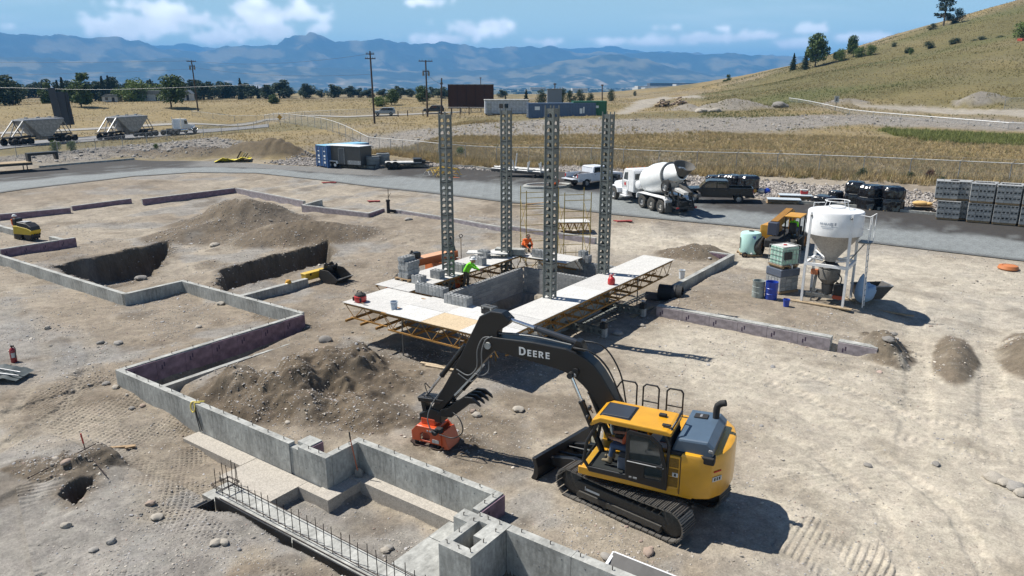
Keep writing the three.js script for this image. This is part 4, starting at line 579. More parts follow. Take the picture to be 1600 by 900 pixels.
// ---------------------------------------------------------------- containers and site office
function corrugated(L, h, depth = 0.04, pitch = 0.28) { // panel in x, y with waves towards +z
  const pts = [], n = Math.round(L / pitch); for (let i = 0; i < n; i++) { const x = -L / 2 + L * i / n, p = L / n; pts.push([x, 0], [x + p * 0.3, 0], [x + p * 0.5, depth], [x + p * 0.8, depth]); } pts.push([L / 2, 0]);
  const pos = []; for (let i = 0; i + 1 < pts.length; i++) { const [x0, z0] = pts[i], [x1, z1] = pts[i + 1]; for (const q of [[x0, 0, z0], [x1, 0, z1], [x1, h, z1], [x0, 0, z0], [x1, h, z1], [x0, h, z0]]) pos.push(...q); }
  const g = new THREE.BufferGeometry(); g.setAttribute('position', new THREE.Float32BufferAttribute(pos, 3)); g.computeVertexNormals(); return g;
}
function container(L, colour, label, pos, turn, opts = {}) { // doors at the -x end
  const o = thing('shipping_container', label, 'container', pos, turn, opts.group), H = 2.6, W = 2.44, m = paint(...colour, 0.55), dk = m, lt = mat(0.72, 0.74, 0.75, 0.7);
  for (const s of [-1, 1]) mesh('side_panel', [corrugated(L - 0.3, H - 0.35).rotateY(s > 0 ? 0 : Math.PI).translate(0, 0.2, s * (W / 2 - 0.06))], m, o);
  mesh('end_panel', [corrugated(W - 0.3, H - 0.35).rotateY(Math.PI / 2).translate(L / 2 - 0.06, 0.2, 0)], m, o);
  mesh('roof', [rbox(0, H - 0.06, 0, L - 0.02, 0.1, W - 0.04, 0.03)], opts.roof || m, o); mesh('floor', [box(0, 0.16, 0, L - 0.2, 0.12, W - 0.2)], dk, o);
  for (const x of [-1, 1]) for (const z of [-1, 1]) mesh('corner_post', [rbox(x * (L / 2 - 0.08), H / 2, z * (W / 2 - 0.08), 0.16, H, 0.16, 0.02)], dk, o);
  for (const z of [-1, 1]) for (const y of [0.09, H - 0.1]) mesh('frame_rail', [box(0, y, z * (W / 2 - 0.05), L - 0.34, 0.16, 0.1)], dk, o);
  for (const z of [-1, 1]) { const d = mesh('door', [box(-L / 2 + 0.06, H / 2, z * (W / 4 - 0.04), 0.06, H - 0.34, W / 2 - 0.14)], m, o); for (const k of [-0.28, 0.25]) mesh('lock_rod', [rod([-L / 2 - 0.01, 0.2, z * W / 4 + k], [-L / 2 - 0.01, H - 0.2, z * W / 4 + k], 0.025, 0.025, 5)], opts.rods || M.galv, d); mesh('marking', [0.6, 1.0, 1.35, 1.9].map((y, i) => box(-L / 2 + 0.025, y, z * W / 4 - 0.02, 0.012, i % 2 ? 0.1 : 0.22, 0.36)), lt, d); }
  if (opts.marks) mesh('marking', opts.marks.map(([x, y, w, h]) => box(x, y, W / 2 + 0.005, w, h, 0.01)), lt, o);
  return o;
}
const siteTurn = (a, b) => Math.atan2(-(b.z - a.z), b.x - a.x);
{ const a = put(489, 262), b = put(521, 263), w = V3(b.x - a.x, 0, b.z - a.z).normalize(), ax = V3(w.z, 0, -w.x); if (ax.z > 0) ax.negate(); const dir = ax.clone().applyAxisAngle(UPV, -0.42); const c = a.clone().addScaledVector(w, 1.22).addScaledVector(dir, 3.1); c.y = groundY(c.x, c.z); container(6.06, [0.018, 0.085, 0.25], 'blue shipping container with pale roof behind the grey trailer', c, Math.atan2(-dir.z, dir.x), { roof: paint(0.22, 0.48, 0.66, 0.5) }); }
{ const a = atDepth(858, 184, 134); container(12.2, [0.07, 0.12, 0.22], 'long faded blue shipping container beside the green one', [a.x + 2.2, groundY(a.x, a.z) - 0.1, a.z - 1.6], 0.12, { marks: [[3.4, 1.2, 0.5, 0.9], [3.9, 1.35, 0.25, 1.1], [-4.5, 1.7, 0.9, 0.6]] }); const b = atDepth(921, 183, 137); container(6.06, [0.012, 0.13, 0.055], 'green shipping container with a white marking block', [b.x - 0.2, groundY(b.x, b.z) - 0.1, b.z + 0.4], 0.1, { marks: [[0.6, 1.6, 1.9, 0.42], [-2.2, 1.9, 0.5, 0.5]] }); }
{ const a = atDepth(791, 179, 158), o = thing('site_office', 'white portable site office with two windows beside the billboard', 'cabin', [a.x, groundY(a.x, a.z), a.z], 0.1), L = 9.0, m = mat(0.58, 0.62, 0.68, 0.6, 0, { map: dirtyTex() }); mesh('body', [rbox(0, 1.5, 0, L, 2.7, 2.9, 0.05)], m, o); mesh('roof', [rbox(0, 2.92, 0, L + 0.2, 0.16, 3.1, 0.04)], M.whiteDull, o); for (const x of [-1.2, -0.1]) { const w = mesh('window', [box(x, 1.7, 1.47, 0.8, 0.9, 0.06)], M.glassDark, o); mesh('frame', [box(x, 1.7, 1.46, 0.92, 1.02, 0.05)], M.whiteDull, w); } mesh('door', [box(-3.6, 1.3, 1.47, 0.9, 2.0, 0.05)], M.galv, o); mesh('steps', [box(-3.6, 0.2, 1.9, 1.1, 0.35, 0.8), box(-3.6, 0.05, 2.4, 1.1, 0.2, 0.4)], M.steel, o); mesh('skirt', [box(0, 0.1, 0, L - 0.2, 0.3, 2.7)], M.darkSteel, o); }
{ const a = atDepth(866, 160, 190), o = thing('shed', 'grey box shaped shed standing behind the blue container', 'shed', [a.x, a.y, a.z]); mesh('wall', [box(0, 1.5, 0, 3.6, 3.4, 3)], mat(0.16, 0.19, 0.23, 0.7), o); mesh('roof', [box(0, 3.26, 0, 3.9, 0.14, 3.3)], M.steel, o); }
// rubble and boulders
const rockGeo = seed => { srand(seed); const g = new THREE.IcosahedronGeometry(1, 2), p = g.attributes.position, k = V3(rr(0.7, 1.2), rr(0.45, 0.8), rr(0.7, 1.1)), o = rr(0, 99); for (let i = 0; i < p.count; i++) { const v = V3().fromBufferAttribute(p, i); const f = 0.72 + 0.55 * fbm(v.x * 1.3 + o, v.y * 1.3 + v.z * 1.7 + o, 3); p.setXYZ(i, v.x * f * k.x, v.y * f * k.y, v.z * f * k.z); } g.computeVertexNormals(); return toCreasedNormals(g, 0.55); };
const ROCKS = [1, 2, 3, 4, 5].map(rockGeo), rockMats = [[0.36, 0.34, 0.31], [0.44, 0.40, 0.34], [0.27, 0.255, 0.235], [0.40, 0.31, 0.25]].map(c => mat(...c, 0.95, 0, { map: fineTex() }));
const boulder = (px, py, s, label, mi = 0, group, d) => { const p = d ? atDepth(px, py, d) : put(px, py), o = new THREE.Mesh(metreUV(ROCKS[(px | 0) % 5].clone()), rockMats[mi]); o.name = numbered('boulder'); o.scale.setScalar(s); o.rotation.y = px; o.position.set(p.x, groundY(p.x, p.z) + s * 0.22, p.z); scene.add(o); return tag(o, label, 'rock', group); };
boulder(1218, 170, 1.5, 'dark boulder at the end of the white railed fence', 2, null, 150); boulder(1095, 175, 1.3, 'pale boulder in front of the gravel heap', 1, 'pale boulders by the gravel heap', 146); boulder(1105, 173, 1.1, 'pale boulder in front of the gravel heap', 1, 'pale boulders by the gravel heap', 146); boulder(1118, 176, 1.0, 'pale boulder in front of the gravel heap', 1, 'pale boulders by the gravel heap', 145);
{ srand(77); for (let i = 0; i < 70; i++) { const left = i < 38, px = left ? rr(1024, 1046) : rr(1050, 1070), k = 1 - Math.abs(px - (left ? 1035 : 1060)) / 13, p = atDepth(px, 169, 172); const h = k * 1.9 * rnd(); const L = rr(0.5, 1.3), a = rr(-0.6, 0.6); solo('log', [rod([-L / 2, 0, 0], [L / 2, 0.2, 0.3], rr(0.14, 0.26), rr(0.12, 0.22), 7)], i % 4 ? [M.paleWood, M.tan, rockMats[3]][i % 3] : poleWood, 'cut log in the timber heap beside the dirt track', 'log', 'logs in the timber heap', [p.x, groundY(p.x, p.z) + h + 0.2, p.z + rr(-1, 1)]).rotation.y = a; } }
// ---------------------------------------------------------------- foundation
// a thing standing on the building's grid; inside it x runs along B and -z along A
function siteThing(name, label, category, a, b, y = 0, group) { return thing(name, label, category, P(a, b, y), TURN_B, group); }
const SB = (a0, a1, b0, b1, y0, y1) => box((b0 + b1) / 2, (y0 + y1) / 2, -(a0 + a1) / 2, Math.abs(b1 - b0), y1 - y0, Math.abs(a1 - a0));
const formTie = mat(0.16, 0.16, 0.155, 0.95);
const hookGeo = join([rod([0, -0.05, 0], [0, 0.09, 0], 0.012, 0.012, 5), rod([0, 0.085, 0], [0.04, 0.085, 0], 0.01, 0.01, 4)]);
// one straight wall, cast in panels: along 'A' or 'B', at c (its face) .. c + t
function castWall(label, axis, c, t, from, to, o = {}) {
  const { top = 0.6, bottom = -0.9, panel = 1.83, bolts = 0.9, foam = 0, foamFrom = from, foamTo = to, ties = 0, foamMat = M.foam, material = M.concrete, group = 'foundation walls' } = o;
  const a0 = axis === 'B' ? c : from, b0 = axis === 'B' ? from : c, w = siteThing('foundation_wall', label, 'wall', a0, b0, 0, group), L = to - from, n = Math.max(1, Math.round(L / panel));
  const put = (f, g, k0, k1, y0, y1) => axis === 'B' ? SB(k0, k1, f, g, y0, y1) : SB(f, g, k0, k1, y0, y1); // f..g along the wall from its start
  for (let i = 0; i < n; i++) { const f = L * i / n + (i ? 0.006 : 0), g = L * (i + 1) / n - (i < n - 1 ? 0.006 : 0); mesh('panel', [put(f, g, 0, t, bottom, top + (i % 2 ? 0.003 : 0))], material, w); }
  mesh('core', [put(0.05, L - 0.05, t * 0.2, t * 0.8, bottom, top - 0.02)], material, w);
  if (ties) { const list = []; for (let s = 0.3; s < L; s += 0.61) for (const y of [top - 0.18, top - 0.62]) if (y > bottom + 0.1) list.push(put(s, s + 0.03, -0.004, 0.01, y, y + 0.03)); mesh('form_tie_marks', list, formTie, w); }
  if (bolts) for (let s = 0.35, k = 0; s < L - 0.1; s += bolts, k++) { const m = new THREE.Mesh(hookGeo, M.rebar); m.name = 'anchor_bolt'; const x = axis === 'B' ? s : t / 2, z = axis === 'B' ? -t / 2 : -s; m.position.set(x, top, z); m.rotation.y = k * 0.7; w.add(m); }
  if (foam) { const F = foamTo - foamFrom, k = Math.max(1, Math.round(F / 1.22)), k0 = foam > 0 ? t : -0.05, k1 = foam > 0 ? t + 0.05 : 0;
    for (let i = 0; i < k; i++) { const f = foamFrom - from + F * i / k + 0.006, g = foamFrom - from + F * (i + 1) / k - 0.006; const m = mesh('foam_board', [put(f, g, k0, k1, bottom, top - 0.04 - (i % 3) * 0.012)], foamMat, w); const e = k0 < 0 ? k0 - 0.003 : k1; mesh('printed_marks', [0.12, 0.3].map((y, j) => put(f + 0.18 + 0.1 * j, f + 0.24 + 0.1 * j, e, e + 0.003, top - 0.5 + y * 0.5, top - 0.32 + y * 0.5)), M.ink, m); } }
  return w;
}
castWall('long concrete wall with the yellow strap hung over it', 'B', 0, 0.22, 0.22, 9.92, { ties: 1, bolts: 0.75 });
castWall('concrete wall lined inside with purple foam, from the sharp corner to the dirt heap', 'A', 0, 0.22, 0, 8.5, { foam: 1, foamFrom: 0.22, foamTo: 8.5, bolts: 0.9 });
castWall('low wall stub beside the beam pocket', 'B', 0.03, 0.22, 9.93, 10.28, { top: 0.5, bolts: 0 });
castWall('short concrete wall between beam pocket and inner corner', 'B', 0.03, 0.22, 10.29, 11.49, { ties: 1, bolts: 0.45 });
{ const p = siteThing('wall_pilaster', 'pale square pilaster behind the beam pocket', 'pilaster', 0.3, 10.0, 0, 'foundation walls'); mesh('body', [SB(-0.04, 0.42, 0, 0.55, -0.9, 0.6)], M.concrete, p); mesh('foam_board', [SB(0.0, 0.42, 0.551, 0.6, -0.9, 0.56)], M.foam, p); }
castWall('short cross wall with the red handled shovel leaning on it', 'A', 11.28, 0.22, 0.26, 1.24, { bolts: 0.4 });
castWall('long niche wall behind the gravel bed', 'B', 1.25, 0.23, 11.28, 16.42, { ties: 1, bolts: 0.62 });
castWall('end wall of the niche, backed with purple foam', 'A', 16.43, 0.22, 0.47, 1.48, { foam: 1, bolts: 0.35 });
castWall('concrete wall running off from the hollow box, towards the excavator tracks', 'B', 0.21, 0.25, 17.66, 23, { ties: 1, bolts: 0.8 });
{ // hollow box with a notch
  const p = siteThing('foundation_box', 'hollow concrete box with a rectangular pocket at the wall corner', 'foundation', -1.13, 16.7, 0, 'foundation walls'), y0 = -0.9, y1 = 0.6, A0 = -1.13, B0 = 16.7, S = (a0, a1, b0, b1) => SB(a0 - A0, a1 - A0, b0 - B0, b1 - B0, y0, y1);
  mesh('panel', [S(-1.13, -0.86, 16.7, 17.64)], M.concrete, p); mesh('panel', [S(-0.858, 0.45, 16.7, 16.9)], M.concrete, p); mesh('panel', [S(-0.858, 0.45, 17.41, 17.64)], M.concrete, p); mesh('panel', [S(0.13, 0.448, 16.902, 17.408)], M.concrete, p); mesh('panel', [S(-0.42, 0.128, 17.16, 17.408)], M.concrete, p); mesh('nib', [S(-0.08, 0.34, 16.27, 16.698)], M.concrete, p); mesh('pocket_floor', [SB(0.28, 1.24, 0.21, 0.7, -0.5, -0.2)], M.footing, p);
  for (const [a, b] of [[-1.0, 16.85], [-1.0, 17.2], [-0.95, 17.5], [-0.5, 16.8], [-0.5, 17.52], [0, 17.5], [0.05, 16.8], [0.3, 17.05], [0.3, 17.4], [0.3, 16.8], [0.1, 16.45]]) { const m = new THREE.Mesh(hookGeo, M.rebar); m.name = 'anchor_bolt'; m.position.set(b - B0, y1, -(a - A0)); m.rotation.y = a * 9; p.add(m); }
}
castWall('concrete wall between the two far corners, lettered inside', 'B', 8.5, 0.22, -9.7, -0.02, { bolts: 1.0 });
castWall('short stepped wall with a dark inner face beside the pit', 'A', -9.95, 0.24, 5.4, 8.72, { bolts: 0 });
castWall('long wall with a stepped ledge running off past the first pit', 'B', 5.4, 0.22, -48, -9.72, { bolts: 0 });
{ const p = siteThing('footing_ledge', 'concrete brick ledge behind the long stepped wall', 'ledge', 5.63, -48, 0, 'foundation walls'); for (let i = 0; i < 16; i++) mesh('panel', [SB(0, 0.35, i * 2.39, i * 2.39 + 2.38, -0.6, 0.34 + (i % 2) * 0.004)], M.concrete, p); }
castWall('low interior wall beside the dug pit with the yellow box at its end', 'A', -5.5, 0.3, 8.73, 13.2, { top: 0.42, bolts: 0 });
castWall('inner strip wall in the dirt behind the foam lined wall', 'A', 1.35, 0.22, 0.9, 6.6, { top: 0.0, bolts: 0, bottom: -0.8 });
castWall('purple foam faced wall close beside the trench roller', 'A', -26.9, 0.22, 6.3, 10.9, { foam: 1, top: 0.55, bolts: 0 });
castWall('low pale wall behind the trench roller', 'B', 9.9, 0.3, -40, -32.2, { top: 0.4, bolts: 0 }); castWall('broken off piece of pale wall beyond the trench roller', 'B', 10.4, 0.3, -29.6, -27.6, { top: 0.35, bolts: 0 });
function farWall(label, pts, foamSide, o = {}) { // walls on the sloping far side, set out by their top edge
  const q = pts.map(p => onPlane(p[0], p[1], p[2] ?? 0.6)), w = thing('foundation_wall', label, 'wall', [q[0].x, 0, q[0].z], 0, 'foundation walls');
  for (let i = 0; i + 1 < q.length; i++) { const a = q[i], b = q[i + 1], L = a.distanceTo(b), n = Math.max(1, Math.round(L / 2.4)), d = b.clone().sub(a).normalize(), s = V3(-d.z, 0, d.x); if (s.z < 0) s.negate();
    for (let k = 0; k < n; k++) { const u = a.clone().lerp(b, k / n).addScaledVector(d, 0.01), v = a.clone().lerp(b, (k + 1) / n), h = 1.2, put = (off, wd, dy, hh) => bar(u.clone().addScaledVector(s, off).sub(q[0].clone().setY(0)).add(V3(0, dy - hh / 2, 0)), v.clone().addScaledVector(s, off).sub(q[0].clone().setY(0)).add(V3(0, dy - hh / 2, 0)), wd, hh);
      const y = 0; mesh('panel', [put(-0.11, 0.22, y, h)], M.concrete, w); if (foamSide) mesh('foam_board', [put(0.035, 0.06, y - 0.04 - 0.01 * (k % 2), h)], foamSide > 1 ? M.foamLit : M.foam, w); } }
  return w;
}
farWall('far foam faced wall running to the outer corner of the plot', [[-60, 340, 0.55], [110, 324.5, 0.6]], 1); farWall('far foam faced wall in the middle of the outer line', [[112, 322, 0.6], [205, 310, 0.7]], 1); farWall('far foam faced wall ending at the outer corner', [[222, 311, 0.7], [367, 293.5, 0.85]], 1); farWall('pale sunlit wall from the outer corner to the first jog', [[368, 293.5, 0.85], [474, 314, 0.75]], 2);
farWall('short return wall at the first jog', [[474, 320, 0.75], [504, 312, 0.8]], 0); farWall('pale foam faced wall between the two jogs', [[472, 320, 0.75], [576, 333, 0.7]], 2); farWall('short dark return wall beside the black pipe riser', [[577, 333, 0.7], [600, 325.5, 0.72]], 1); farWall('pale foam faced wall running behind the steel masts', [[616, 327, 0.72], [705, 341, 0.7], [786, 355.5, 0.68]], 2); farWall('pale foam faced wall behind the yellow scaffold frames', [[790, 352, 0.68], [930, 372, 0.66]], 2);
castWall('foam faced wall below the mortar silo', 'B', 19.4, 0.36, 12.7, 20.6, { foam: -1, foamMat: M.foamLit, top: 0.5, bolts: 0, panel: 2.4 }); castWall('end piece of the foam faced wall, next to the spoil heap', 'B', 19.42, 0.36, 20.9, 22.4, { foam: -1, foamMat: M.foamLit, top: 0.4, bolts: 0 });
castWall('concrete wall with a white bucket standing by its end', 'A', 11.9, 0.26, 22.4, 31.6, { top: 0.62, bolts: 0, panel: 2.4 }); castWall('short foam faced return wall running into the small dirt mound', 'B', 31.62, 0.24, 9.0, 12.15, { foam: -1, top: 0.62, bolts: 0 });
{ // footings in the front corner
  const p = siteThing('wall_footing', 'poured footing with rows of upright dowels round the gravel bed', 'footing', -2.2, 8.8, -0.38), S = (a0, a1, b0, b1, y0 = -0.75, y1 = 0) => SB(a0 + 2.2, a1 + 2.2, b0 - 8.8, b1 - 8.8, y0, y1);
  for (const [i, q] of [[-2.2, -1.36, 8.8, 12.2], [-2.2, -1.36, 12.21, 15.6], [-2.2, -1.36, 15.61, 19.5], [-1.34, -0.02, 15.35, 16.68], [0.0, 0.82, 15.35, 16.25]].entries()) mesh('slab', [S(...q, -0.75, i * 0.003)], M.concrete, p);
  for (const [i, q] of [[-1.34, -0.02, 8.3, 10.68], [-0.6, -0.02, 5.2, 8.28]].entries()) mesh('slab', [S(...q, -0.75, 0.004 + i * 0.003)], M.footing, p);
  mesh('ledge', [S(-0.36, -0.02, 10.69, 11.25)], M.footing, p); mesh('ledge', [S(-0.36, 0.24, 11.251, 11.95)], M.footing, p); mesh('ledge', [S(0.24, 0.84, 11.51, 11.95)], M.footing, p); mesh('ledge', [S(0.84, 1.24, 11.51, 16.25, -0.75, 0.03)], M.footing, p);
  const dowel = join([rod([0, -0.3, 0], [0, 0.78, 0], 0.011, 0.011, 5)]);
  const dw = (a, b, h = 1, tilt = 0) => { const m = new THREE.Mesh(dowel, M.rebar); m.name = 'dowel'; m.position.set(b - 8.8, 0, -(a + 2.2)); m.scale.y = h; m.rotation.z = tilt; p.add(m); };
  srand(21); for (let b = 9.0; b < 18.6; b += 0.305) dw(-1.87 + rr(-0.02, 0.02), b, rr(0.85, 1.0), rr(-0.04, 0.04)); for (const [a, b] of [[-1.6, 8.95], [-1.35, 9.0], [-1.62, 9.2], [-1.4, 9.25], [-1.5, 9.5]]) dw(a, b, 1, rr(-0.05, 0.05));
  for (const a of [-1.92, -1.45]) mesh('reinforcing_bar', [rod([0.1, 0.13, -(a + 2.2)], [9.6, 0.05, -(a + 2.2)], 0.012, 0.012, 5)], M.rebar, p); for (const a of [-2.05]) mesh('reinforcing_bar', [rod([0.6, 0.03, -(a + 2.2)], [9, 0.03, -(a + 2.24)], 0.012, 0.012, 5)], M.rebar, p);
  for (const [y, o] of [[0.2, 0], [0.24, 0.02]]) mesh('tie_frame', bent([[0.1, y, -0.25], [0.12 + o, y, -0.8], [0.6, y, -0.82], [0.6, y, -0.27], [0.1, y, -0.25]], 0.011, 5), M.rebar, p);
  const f = siteThing('form_board', 'dark form boards standing along the edge of the trench', 'form board', -2.3, 9.6, -0.4); mesh('board', [SB(0, 0.035, 0, 3.2, -0.4, 0.26)], M.darkSteel, f); mesh('board', [SB(-0.01, 0.025, 3.3, 7.4, -0.4, 0.24)], M.darkSteel, f); mesh('end_board', [SB(-0.62, -0.04, 0, 0.035, -0.4, 0.24)], M.darkSteel, f);
}
{ const o = siteThing('strap', 'yellow lifting strap looped over the long concrete wall', 'strap', 0.11, 5.05, 0.6), q = mat(0.62, 0.5, 0.12, 0.8); mesh('loop', [tube([[0.2, 0.02, -0.16], [0.05, 0.03, 0], [-0.08, 0.02, 0.12], [-0.12, -0.18, 0.16], [0.0, -0.3, 0.17], [0.12, -0.15, 0.15], [0.05, 0.02, 0.1], [0.2, 0.03, 0]], 0.024, 40, 5)], q, o); mesh('tail', [tube([[0.1, -0.1, 0.15], [0.16, -0.5, 0.15], [0.3, -0.9, 0.17]], 0.016, 12, 4), tube([[0.14, -0.1, 0.15], [0.24, -0.5, 0.15], [0.42, -0.86, 0.17]], 0.016, 12, 4)], M.darkSteel, o); }
{ const o = siteThing('shovel', 'shovel with an orange handle leaning in the wall corner', 'shovel', 0.95, 11.75, -0.36); mesh('handle', [rod([0, 0.25, 0], [-0.2, 1.2, 0.02], 0.018, 0.018, 6)], paint(0.5, 0.12, 0.05), o); mesh('grip', [rod([-0.2, 1.2, 0.02], [-0.23, 1.42, 0.02], 0.022, 0.022, 6)], M.black, o); mesh('blade', [slab([[-0.11, 0], [0.11, 0], [0.12, 0.2], [0.05, 0.3], [-0.05, 0.3], [-0.12, 0.2]], 0.012).rotateX(-0.12).rotateY(0.5).translate(0.03, 0.02, 0)], M.steel, o); }

// ---------------------------------------------------------------- block shaft, masts and working platforms
const blockGeo = (() => { const s = new THREE.Shape([[-0.195, -0.095], [0.195, -0.095], [0.195, 0.095], [-0.195, 0.095]].map(p => new THREE.Vector2(...p))); for (const x of [-0.095, 0.095]) s.holes.push(new THREE.Path([[x - 0.065, -0.06], [x + 0.065, -0.06], [x + 0.065, 0.06], [x - 0.065, 0.06]].map(p => new THREE.Vector2(...p)))); return clean(new THREE.ExtrudeGeometry(s, { depth: 0.19, bevelEnabled: false }).rotateX(-Math.PI / 2)); })();
const solidBlock = clean(rbox(0, 0, 0, 0.392, 0.192, 0.19, 0.008));
{
  const o = siteThing('block_shaft', 'half built grey concrete block shaft between the working platforms', 'block wall', 12.8, 4.8, -0.5); srand(3);
  const top = 9, put = (x, y, z, turn, top) => { const m = new THREE.Mesh(top ? blockGeo : solidBlock, blockMats[Math.floor(rnd() * 3)]); m.name = 'block'; m.position.set(x, top ? y - 0.096 : y, z); m.rotation.y = turn; o.add(m); };
  for (let k = 0; k < top; k++) { const y = 0.1 + k * 0.2, off = (k % 2) * 0.2;
    for (let i = 0; i < 16; i++) put(0.1, y, -(0.2 + off + i * 0.4), Math.PI / 2, k === top - 1);              // left wall along A
    for (let i = 0; i < 12; i++) put(0.4 + off + i * 0.4, y, -6.6, 0, k === top - 1);                            // back wall along B
    if (k < 6) for (let i = 0; i < 12; i++) put(0.4 + off + i * 0.4, y, -0.1, 0, k === 5); if (k < 8) for (let i = 0; i < 16; i++) put(5.3, y, -(0.2 + off + i * 0.4), Math.PI / 2, k === 7); }
  mesh('mortar', [SB(0.05, 6.5, 0.03, 0.17, 0, 1.7), SB(6.53, 6.67, 0.2, 5.2, 0, 1.7), SB(0.03, 0.17, 0.2, 5.2, 0, 1.1), SB(0.1, 6.5, 5.23, 5.37, 0, 1.5)], mat(0.42, 0.42, 0.41, 0.95), o);
  for (let i = 0; i < 8; i++) mesh('dowel', [rod([0.1, 1.7, -(0.5 + i * 0.8)], [0.1, 2.35, -(0.5 + i * 0.8)], 0.01, 0.01, 5)], M.rebar, o); for (let i = 0; i < 5; i++) mesh('dowel', [rod([0.9 + i * 0.9, 1.7, -6.6], [0.9 + i * 0.9, 2.3, -6.6], 0.01, 0.01, 5)], M.rebar, o);
  const q = siteThing('block_wall', 'second grey block wall standing behind the shaft, dowels on top', 'block wall', 21.6, 4.6, -0.1); for (let k = 0; k < 8; k++) for (let i = 0; i < 12; i++) { const m = new THREE.Mesh(k === 7 ? blockGeo : solidBlock, blockMats[Math.floor(rnd() * 3)]); m.name = 'block'; m.position.set((k % 2) * 0.2 + i * 0.4, k * 0.2 + (k === 7 ? 0.004 : 0.1), 0); q.add(m); } mesh('mortar', [SB(-0.07, 0.07, -0.15, 4.5, 0, 1.5)], mat(0.42, 0.42, 0.41, 0.95), q); for (let i = 0; i < 7; i++) mesh('dowel', [rod([0.3 + i * 0.65, 1.5, 0], [0.3 + i * 0.65, 2.3, 0], 0.01, 0.01, 5)], M.rebar, q);
}
// a mast: square steel tube of four plates with D-shaped holes
const mastPlate = (h, w = 0.4) => { const s = new THREE.Shape([[-w / 2, 0], [w / 2, 0], [w / 2, h], [-w / 2, h]].map(p => new THREE.Vector2(...p))), n = Math.floor(h / 0.285); for (let i = 0; i < n; i++) { const y = 0.07 + i * 0.285, r = w * 0.29, p = new THREE.Path(); p.moveTo(-r, y); p.lineTo(r, y); p.lineTo(r, y + 0.06); p.absarc(0, y + 0.06, r, 0, Math.PI, false); p.lineTo(-r, y); s.holes.push(p); } return clean(new THREE.ExtrudeGeometry(s, { depth: 0.014, bevelEnabled: false, curveSegments: 4 })); };
const mastSteel = mat(0.235, 0.255, 0.24, 0.6, 0.25, { map: fineTex() }), mastSection = mastPlate(1.56);
function mast(a, b, h, label) {
  const o = siteThing('scaffold_mast', label, 'mast', a, b, 0, 'steel scaffold masts'), n = Math.round(h / 1.58);
  for (let k = 0; k < n; k++) for (let f = 0; f < 4; f++) { const m = new THREE.Mesh(mastSection, mastSteel); m.name = 'plate'; m.position.set([0, 0.186, 0, -0.2][f], 0.12 + k * h / n, [0.186, 0, -0.2, 0][f]); m.scale.y = h / n / 1.58; m.rotation.y = f % 2 ? Math.PI / 2 : 0; o.add(m); }
  for (const [x, z] of [[1, 1], [1, -1], [-1, 1], [-1, -1]]) mesh('corner_tube', [rod([x * 0.2, 0.1, z * 0.2], [x * 0.2, h + 0.22, z * 0.2], 0.028, 0.028, 6)], mastSteel, o);
  for (let k = 1; k < n; k++) mesh('collar', [box(0, 0.12 + k * h / n, 0, 0.425, 0.03, 0.425)], M.darkSteel, o);
  mesh('base_plate', [box(0, 0.06, 0, 0.8, 0.12, 0.8)], M.darkSteel, o); return o;
}
mast(13.8, 10.15, 9.7, 'steel mast rising through the platform nearest the excavator boom'); mast(18.9, 10.0, 9.3, 'steel mast at the platform corner beside the red fuel can'); mast(19.1, 4.0, 9.35, 'steel mast behind the worker with a plank laid across its foot'); mast(14.3, 4.0, 9.3, 'steel mast beside the worker in green, by the orange machine');
const ply = [mat(0.66, 0.65, 0.62, 0.9, 0, { map: fineTex() }), mat(0.70, 0.695, 0.67, 0.9, 0, { map: fineTex() }), mat(0.62, 0.61, 0.585, 0.9, 0, { map: fineTex() }), mat(0.66, 0.52, 0.34, 0.9, 0, { map: fineTex() })];
